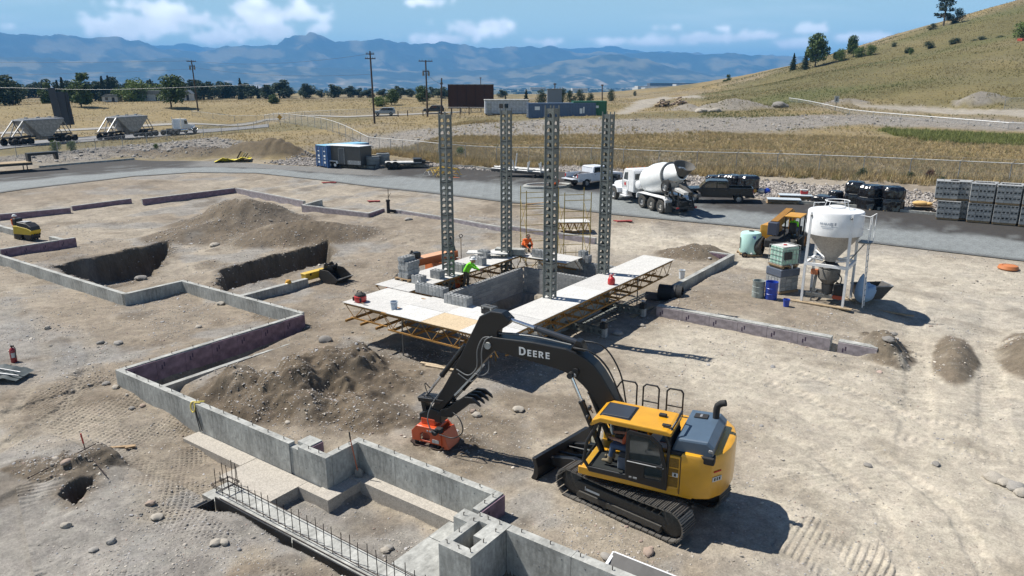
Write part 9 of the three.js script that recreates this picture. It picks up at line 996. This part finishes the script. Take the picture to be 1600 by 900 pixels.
{ const p = put(607, 333), o = thing('pipe_riser', 'black upright pipe riser against the far wall', 'pipe', p); mesh('pipe', [rod([0, -0.2, 0], [0, 1.0, 0], 0.14, 0.14, 12), rod([0, 0.95, 0], [0, 1.1, 0], 0.18, 0.18, 12)], M.matteBlack, o); mesh('stake', [rod([0.04, 1.0, 0], [0.05, 2.0, 0], 0.03, 0.03, 5), rod([0.04, 1.3, 0], [0.3, 1.7, 0.1], 0.02, 0.015, 4)], poleWood, o); mesh('side_branch', [rod([0, 0.2, 0], [0.6, 0.15, 0.1], 0.12, 0.12, 10)], M.matteBlack, o); }
{ const p = put(1047, 470), o = thing('culvert_pipe', 'short black drain pipe piece in the shade by the wall end', 'pipe', p, -0.4); mesh('shell', [lathe([[0.36, -0.6], [0.42, -0.6], [0.42, 0.6], [0.36, 0.6], [0.36, -0.6]], 22).rotateZ(Math.PI / 2).translate(0, 0.42, 0)], M.matteBlack, o); mesh('coupling', [lathe([[0.43, -0.08], [0.45, -0.08], [0.45, 0.08], [0.43, 0.08]], 22).rotateZ(Math.PI / 2).translate(0.2, 0.42, 0)], M.darkSteel, o); mesh('plug', [rbox(-0.9, 0.2, 0.1, 0.8, 0.36, 0.3, 0.08)], mat(0.1, 0.1, 0.11, 0.8), o); }
{ const p = put(22, 563), o = thing('fire_extinguisher', 'dark red fire extinguisher standing on the gravel', 'extinguisher', p); mesh('cylinder', [lathe([[0.001, 0], [0.11, 0], [0.115, 0.03], [0.115, 0.5], [0.08, 0.58], [0.03, 0.62], [0.03, 0.66], [0.001, 0.66]], 18)], paint(0.30, 0.014, 0.02, 0.35), o); mesh('valve', [rbox(0.02, 0.69, 0, 0.14, 0.06, 0.05, 0.01)], M.black, o); mesh('hose', [tube([[0.06, 0.68, 0], [0.16, 0.6, 0.04], [0.15, 0.35, 0.06], [0.13, 0.2, 0.06]], 0.018, 16, 5)], M.black, o); mesh('paper_label', [new THREE.CylinderGeometry(0.117, 0.117, 0.2, 10, 1, true, 0, 1.4).translate(0, 0.32, 0)], M.whiteDull, o);
  const q = put(6, 590), g = thing('tarp_bundle', 'dark tarp with loose pipes at the edge of the gravel', 'tarp', q); mesh('tarp', [(() => { const b = new THREE.PlaneGeometry(1.7, 1.1, 24, 16).rotateX(-Math.PI / 2), w = b.attributes.position; for (let i = 0; i < w.count; i++) w.setY(i, 0.06 + 0.4 * fbm(w.getX(i) * 2.2, w.getZ(i) * 2.2 + 4, 3) * ss(0.85, 0.2, Math.abs(w.getX(i)))); b.computeVertexNormals(); return b; })()], mat(0.03, 0.045, 0.05, 0.7), g); for (const [a, b2] of [[[-0.8, 0.35, -0.2], [0.75, 0.22, 0.1]], [[-0.6, 0.3, 0.2], [0.8, 0.16, 0.3]]]) mesh('pipe', [rod(a, b2, 0.03, 0.03, 6)], M.galv, g); mesh('sheet_metal', [box(-0.5, 0.34, 0.3, 0.6, 0.02, 0.4, 0.3, 0.2)], M.whiteDull, g); }
{ const p = put(135, 720), o = thing('marker_stake', 'red tipped stake beside the small dug hole', 'stake', p); mesh('post', [rod([0.05, -0.2, 0], [-0.02, 0.55, 0], 0.014, 0.014, 6)], M.rebar, o); mesh('red_tip', [rod([0.0, 0.3, 0], [-0.03, 0.62, 0], 0.022, 0.022, 6)], M.red, o); for (const [a, b, l] of [[[45, 751], [158, 711], 'long dark steel bar lying across the small hole'], [[136, 722], [168, 753], 'short dark steel bar at the hole edge']]) { const A = put(...a), B = put(...b); solo('steel_bar', [rod(A.clone().setY(A.y + 0.06), B.clone().setY(B.y + 0.1), 0.016, 0.016, 6), ball(A.x, A.y + 0.06, A.z, 0.03)], M.rebar, l, 'bar'); } const q = put(188, 684); solo('timber_scrap', [box(0, 0.03, 0, 0.8, 0.04, 0.1, 0.2), box(0.3, 0.05, 0.05, 0.3, 0.04, 0.08, 0.5)], M.wood, 'weathered timber scrap on the dirt by the hole', 'timber', null, q); }
{ const o = siteThing('formwork', 'white framed form panel propped by the wall running off', 'form panel', 0.62, 20.4, 0.1); mesh('sheet', [box(0.5, 0.3, -0.1, 1.6, 0.03, 0.6, 0, 0.5, 0)], M.darkSteel, o); for (const z of [-0.4, 0.2]) mesh('frame_bar', [bar([-0.3, 0.3 + z * -0.25, z], [1.3, 0.3 + z * -0.25, z], 0.07, 0.06)], M.white, o); for (const x of [-0.3, 1.3]) mesh('frame_bar', [bar([x, 0.42, -0.4], [x, 0.24, 0.2], 0.07, 0.06)], M.white, o); }
{ const p = put(372, 252), o = thing('yellow_tarp', 'bright yellow tarp with debris at the dirt heap foot', 'tarp', [p.x - 0.6, p.y, p.z], 0.2); mesh('sheet', [(() => { const b = new THREE.PlaneGeometry(4.4, 2.0, 40, 20).rotateX(-Math.PI / 2), w = b.attributes.position; for (let i = 0; i < w.count; i++) w.setY(i, 0.04 + 1.0 * Math.max(0, fbm(w.getX(i) * 0.9 + 3, w.getZ(i) * 1.2, 4) - 0.34) * ss(2.3, 1, Math.abs(w.getX(i))) + (w.getX(i) > 0.5 ? 0.3 * ss(0.5, 1.8, w.getX(i)) : 0)); b.computeVertexNormals(); return b; })()], mat(0.62, 0.52, 0.03, 0.6), o); for (let i = 0; i < 5; i++) mesh('debris', [bar([0.4 + i * 0.3, 0.3, -0.6], [1.0 + i * 0.25, 1.2 - 0.1 * i, -0.3 - 0.1 * i], 0.2, 0.1)], [M.darkSteel, M.paleWood, M.concrete][i % 3], o); }
for (const [px, py, w, l] of [[515, 286, 1.4, 'scatter of red paper scrap on the verge by the road'], [585, 315, 1.0, 'faded red tray on the dirt behind the far wall'], [975, 347, 1.2, 'rust red scrap lying before the mixer truck']]) { const p = put(px, py); solo('red_scrap', [box(0, 0.06, 0, w, 0.08, 0.35, 0.2), box(w * 0.3, 0.1, 0.2, w * 0.4, 0.06, 0.25, -0.4), box(-w * 0.5, 0.05, -0.2, 0.3, 0.05, 0.3, 0.7)], mat(0.28, 0.05, 0.045, 0.85), l, 'scrap', null, p); }
{ const p = put(1575, 420), o = thing('manhole_ring', 'flat orange ring lying on the pale dirt', 'ring', p); mesh('ring', [lathe([[0.32, 0.0], [0.52, 0.0], [0.55, 0.06], [0.48, 0.22], [0.34, 0.24], [0.3, 0.1]], 26)], paint(0.5, 0.17, 0.05, 0.6), o); mesh('cover', [lathe([[0.34, 0.2], [0.2, 0.25], [0.001, 0.26]], 20)], paint(0.55, 0.2, 0.07, 0.6), o); }
{ const p = put(650, 445), o = thing('block_saw', 'small orange masonry saw on thin legs by the block stack', 'saw', [P(12.9, 1.6).x, groundY(P(12.9, 1.6).x, P(12.9, 1.6).z) + 0.6, P(12.9, 1.6).z], 0.4); for (const [x, z] of [[-0.3, 0.2], [0.3, 0.2], [-0.3, -0.2], [0.3, -0.2]]) mesh('leg', [rod([x * 1.2, -0.6, z * 1.2], [x, 0.6, z], 0.02, 0.02, 5)], M.darkSteel, o); mesh('tray', [rbox(0, 0.64, 0, 0.8, 0.12, 0.5, 0.03)], M.orange, o); mesh('saw_head', [rod([0.1, 0.85, -0.04], [0.1, 0.85, 0.04], 0.18, 0.18, 18), rbox(0.3, 0.95, 0, 0.3, 0.14, 0.16, 0.03)], M.darkSteel, o); }
// ---------------------------------------------------------------- loose stones and grass
function scatter(name, label, category, n, geos, mats, place, colour) { // a field of small things nobody could count
  const per = Math.ceil(n / geos.length), m4 = new THREE.Matrix4(), q = new THREE.Quaternion(), e = new THREE.Euler(), col = new THREE.Color();
  geos.forEach((g, k) => { const im = new THREE.InstancedMesh(g, mats, per); let c = 0; for (let t = 0; t < per * 6 && c < per; t++) { const r = place(k); if (!r) continue; const [p, s, rx, ry, rz] = r; e.set(rx, ry, rz); q.setFromEuler(e); m4.compose(p, q, s); im.setMatrixAt(c, m4); im.setColorAt(c, col.setRGB(...colour(p, k))); c++; } im.count = c; im.name = numbered(name); stuff(im); tag(im, label, category); scene.add(im); });
}
const stoneGeo = seed => { srand(seed); const g = new THREE.IcosahedronGeometry(1, 1), p = g.attributes.position, o = rr(0, 99), k = [rr(0.8, 1.2), rr(0.5, 0.75), rr(0.8, 1.1)]; for (let i = 0; i < p.count; i++) { const v = V3().fromBufferAttribute(p, i), f = 0.75 + 0.5 * noise(v.x * 2 + o, v.y * 2 + v.z * 3 + o); p.setXYZ(i, v.x * f * k[0], v.y * f * k[1], v.z * f * k[2]); } g.computeVertexNormals(); return g; };
const whiteMat = mat(1, 1, 1, 0.95), stones = [51, 52, 53].map(stoneGeo);
const stoneTone = () => { const k = rr(0.55, 1.25), h = rnd(); return h < 0.5 ? [0.36 * k, 0.325 * k, 0.28 * k] : h < 0.8 ? [0.34 * k, 0.33 * k, 0.325 * k] : h < 0.93 ? [0.46 * k, 0.42 * k, 0.36 * k] : [0.33 * k, 0.25 * k, 0.21 * k]; };
const calmGround = (x, z) => near(paveZone, x, z, 0) && inside(paveZone, x, z);
srand(101);
scatter('gravel_stones', 'loose stones and pebbles strewn over the bare dirt', 'stones', 56000, stones, whiteMat, () => {
  const u = rnd(), d = 11.5 + 48 * Math.pow(u, 1.25), x = rr(-0.76, 0.76) * d, z = -d; if (calmGround(x, z)) return null; const pale = near(paleZone, x, z, 0) && inside(paleZone, x, z), patch = fbm(x * 0.45 + 9, z * 0.45, 3), [h, fresh] = relief(x, z); if (rnd() > (pale ? 0.2 : 0.4 + 0.6 * fresh) * (0.3 + 1.5 * ss(0.4, 0.62, patch))) return null;
  const s = (0.009 + 0.022 * Math.pow(rnd(), 3) + (rnd() < 0.008 ? rr(0.02, 0.05) : 0)) * (fresh > 0.4 ? 1.4 : 1) * (d > 26 ? 1.35 : 1); return [V3(x, land(x, z) + h + s * 0.2, z), V3(s, s * rr(0.6, 1), s), rr(-0.4, 0.4), rr(0, 6.3), rr(-0.4, 0.4)]; }, stoneTone);
const bankLine = resample(farEdge.map(p => at(...p)), 200), bankLine2 = resample([[577, 236.5], [700, 250], [860, 257.5], [1000, 263], [1200, 270], [1400, 280], [1600, 290.5], [1900, 312]].map(p => at(...p)), 200);
scatter('riprap_stones', 'grey riprap stones on the bank between road and fence', 'stones', 21000, stones, whiteMat, () => {
  const i = Math.floor(rr(0.36, 1) * 199), a = bankLine[i], b = bankLine2[Math.max(0, Math.min(199, Math.round((i - 72) / 127 * 199)))]; const t = rr(0.08, 0.62) * (i < 110 ? 0.6 : 1), x = lerp(a.x, b.x, t) + rr(-1, 1), z = lerp(a.z, b.z, t) + rr(-1, 1); if (calmGround(x, z)) return null; const s = rr(0.05, 0.17); return [V3(x, groundY(x, z) + s * 0.3, z), V3(s, s * 0.8, s), rr(0, 3), rr(0, 6), rr(0, 3)]; }, () => { const k = rr(0.6, 1.35); return [0.33 * k, 0.30 * k, 0.27 * k]; });
scatter('bank_gravel', 'coarse grey gravel on the bank and bench beyond the road', 'stones', 14000, stones.slice(0, 2), whiteMat, () => {
  const q = rnd() < 0.55 ? bankGravel : gravelBench, x = rr(q.b[0], q.b[1]), z = rr(q.b[2], q.b[3]); if (!inside(q, x, z) || Math.abs(x) > 0.75 * -z) return null; const s = rr(0.03, 0.09) + (rnd() < 0.02 ? 0.2 : 0); return [V3(x, groundY(x, z) + s * 0.25, z), V3(s, s * 0.7, s), rr(0, 1), rr(0, 6), rr(0, 1)]; }, () => { const k = rr(0.5, 1.2); return [0.30 * k, 0.28 * k, 0.255 * k]; });
{ // dry grass: tufts of blades
  const tuft = seed => { srand(seed); const pos = []; for (let i = 0; i < 16; i++) { const a = rr(0, 6.28), r = rr(0, 0.32), h = rr(0.5, 1), l = rr(0.1, 0.5), bx = Math.cos(a) * r, bz = Math.sin(a) * r, w = 0.035, c = rr(0, 6.28), tx = bx + Math.cos(c) * l, tz = bz + Math.sin(c) * l; pos.push(bx - w * Math.sin(c), -0.1, bz + w * Math.cos(c), bx + w * Math.sin(c), -0.1, bz - w * Math.cos(c), tx, h, tz); } const g = new THREE.BufferGeometry(); g.setAttribute('position', new THREE.Float32BufferAttribute(pos, 3)); g.computeVertexNormals(); return g; };
  const grassMat = new THREE.MeshPhysicalMaterial({ color: lin(1, 1, 1), roughness: 0.95, transmission: 0.2, thickness: 0, side: THREE.DoubleSide });
  const field = (n, seed, pick, tone, label, name) => { srand(seed); scatter(name, label, 'grass', n, [1, 2, 3].map(k => tuft(seed + k)), grassMat, () => { const r = pick(); if (!r) return null; const [x, z, s] = r; return [V3(x, groundY(x, z), z), V3(s * rr(0.8, 1.4), s * rr(0.7, 1.2), s * rr(0.8, 1.4)), rr(-0.1, 0.1), rr(0, 6.28), rr(-0.1, 0.1)]; }, tone); };
  const open = (x, z) => Math.abs(x) < 0.76 * -z && !calmGround(x, z) && !(near(gravelBench, x, z, 0) && edgeDist(gravelBench, x, z) > 0.5 && rnd() > 0.06) && !(near(bankGravel, x, z, 0) && inside(bankGravel, x, z) && rnd() > 0.05) && !(near(dirtRoad, x, z, 0) && inside(dirtRoad, x, z)) && !(near(hillRoad, x, z, 0) && inside(hillRoad, x, z)) && !roadZones.some(q => near(q, x, z, 0) && inside(q, x, z));
  const gold = () => { const k = rr(0.7, 1.25), h = rnd(); return h < 0.5 ? [0.44 * k, 0.34 * k, 0.17 * k] : h < 0.88 ? [0.36 * k, 0.29 * k, 0.17 * k] : [0.2 * k, 0.19 * k, 0.08 * k]; };
  const nearBand = () => { const i = Math.floor(rnd() * 199), b = bankLine2[i], n = V3(-0.45, 0, -0.89), t = rr(-2.0, 32), x = b.x + 0.45 * -t * 0 + n.x * -t * -1 * 0.0 + rr(-1, 1) + t * 0.42, z = b.z - t * 0.9; if (rnd() > 0.35 + 0.65 * ss(0.38, 0.6, fbm(x * 0.13, z * 0.13, 3))) return null; return open(x, z) ? [x, z, rr(0.2, 0.5) * (t < 2 ? 2.0 : 1)] : null; };
  field(42000, 201, nearBand, gold, 'tall dry grass along and behind the chain link fence', 'dry_grass');
  field(36000, 211, () => { const d = rr(100, 330), x = rr(-0.75, 0.5) * d, z = -d; if (rnd() > 0.25 + 0.75 * ss(0.35, 0.6, fbm(x * 0.06, z * 0.06 + 3, 3))) return null; if (groundColour(x, z, 0)[0] > 0.36) return null; return open(x, z) ? [x, z, rr(0.16, 0.4)] : null; }, gold, 'golden dry grass over the open fields', 'field_grass');
  field(22000, 221, () => { const d = rr(110, 290), x = rr(0.25, 0.76) * d, z = -d; if (rnd() > 0.2 + 0.8 * ss(0.35, 0.62, fbm(x * 0.05, z * 0.08 + 3, 3))) return null; return open(x, z) ? [x, z, rr(0.16, 0.42)] : null; }, p => { const g = ss(0.34, 0.6, fbm(p.x * 0.02 + 5, p.z * 0.06, 4)), k = rr(0.6, 1.2); return [lerp(0.24, 0.10, g) * k, lerp(0.19, 0.125, g) * k, lerp(0.07, 0.022, g) * k]; }, 'mixed dry and green grass on the hillside', 'hill_grass');
  field(5000, 231, () => { const q = greenStrip, x = rr(q.b[0], q.b[1]), z = rr(q.b[2], q.b[3]); return inside(q, x, z) ? [x, z, rr(0.5, 0.9)] : null; }, () => { const k = rr(0.7, 1.2); return [0.2 * k, 0.22 * k, 0.06 * k]; }, 'strip of fresh green grass below the white railed fence', 'green_grass');
}
for (const [px, py, h, l, k] of [[88, 236, 16, 'leafy green weed clump beside the highway fence', 'bush'], [112, 234, 14, 'smaller green weed clump by the highway fence', 'bush'], [244, 232, 8, 'small green weed on the gravel bank', 'bush'], [1345, 279, 16, 'dark shrub at the fence behind the black bundles', 'dark_bush'], [1420, 283, 14, 'low dark shrub at the fence by the small loaded pallet', 'dark_bush'], [1452, 282, 16, 'reddish brown dry shrub at the fence', 'dry'], [1310, 276, 11, 'olive shrub at the fence behind the slumped bundle', 'dark_bush'], [1468, 290, 14, 'dark shrub at the fence beside the block stacks', 'dark_bush'], [720, 246, 16, 'green shrub behind the fence between the masts', 'bush']]) { if (k === 'dry') KIND.dry = [KIND.bush[0], leaf(0.13, 0.06, 0.035)]; plant(k, 'fence_shrub', px, py, 0, h, l, 'shrubs along the fence', 0.9); }
// single larger rocks that stand out on the dirt
for (const [px, py, s, l, m] of [[104, 826, 0.14, 'pale rounded rock alone on the grey gravel', 1], [145, 858, 0.12, 'flat grey rock near the tread marks', 0], [174, 845, 0.12, 'grey rock at the edge of the grey gravel', 0], [245, 806, 0.17, 'largest white grey rock in the small rock cluster by the footing', 1], [236, 790, 0.12, 'brown rock beside the white one in the small cluster', 3], [108, 737, 0.16, 'reddish rock on the rim of the small hole', 3], [337, 851, 0.15, 'tan rock beside the dark form boards', 1], [351, 850, 0.12, 'smaller tan rock beside the dark form boards', 1], [304, 755, 0.13, 'dark rock on the bank above the dowels', 2], [185, 538, 0.2, 'broad flat grey stone on the open dirt', 0], [158, 537, 0.15, 'dark stone beside the broad flat one', 2], [165, 596, 0.16, 'dark round stone by the sharp wall corner', 2], [181, 605, 0.15, 'pale stone against the sharp wall corner', 1], [205, 630, 0.12, 'dark stone below the long wall', 2], [222, 626, 0.12, 'brown stone below the long wall', 3], [74, 513, 0.16, 'tilted pale slab of stone on the dirt', 1], [509, 535, 0.3, 'large grey boulder on top of the near dirt heap', 2], [570, 698, 0.2, 'pale rock beside the niche wall', 1], [600, 820, 0.13, 'pale rock in the middle of the gravel bed', 1], [606, 816, 0.12, 'grey rock in the middle of the gravel bed', 0], [745, 648, 0.17, 'flat pale rock beside the compactor', 1], [739, 642, 0.13, 'brown rock beside the compactor', 3], [810, 640, 0.22, 'rounded tan rock in front of the boom shadow', 1], [948, 872, 0.15, 'grey rock in front of the excavator track', 0], [1013, 862, 0.16, 'brown rock at the rear of the excavator track', 3], [965, 523, 0.26, 'pale rock in the shade by the outrigger beam', 0], [1002, 511, 0.16, 'pale stone by the tower shadow', 1], [1385, 556, 0.26, 'dark clod on the spoil heap by the wall end', 2], [1392, 545, 0.18, 'smaller dark clod on the spoil heap', 2], [1555, 750, 0.3, 'largest pale broken slab on the open ground', 1], [1570, 757, 0.26, 'second pale broken slab beside the largest', 1], [1585, 764, 0.26, 'third pale broken slab in the line', 0], [1596, 772, 0.22, 'last pale broken slab in the line', 1], [1462, 727, 0.13, 'dark stone on the pale open ground', 2], [1356, 727, 0.12, 'small dark stone on the pale open ground', 2], [335, 384, 0.35, 'round pale boulder at the foot of the big heap', 1], [220, 437, 0.35, 'boulder on the floor of the first pit', 2], [638, 344, 0.28, 'pale rock on the dirt before the far wall', 0], [345, 476, 0.22, 'pale slab beside the stepped wall', 1], [310, 510, 0.16, 'tan rock on the rise by the foam lined wall', 1]]) boulder(px, py, s, l, m);
shadows(scene);
renderer.render(scene, camera);
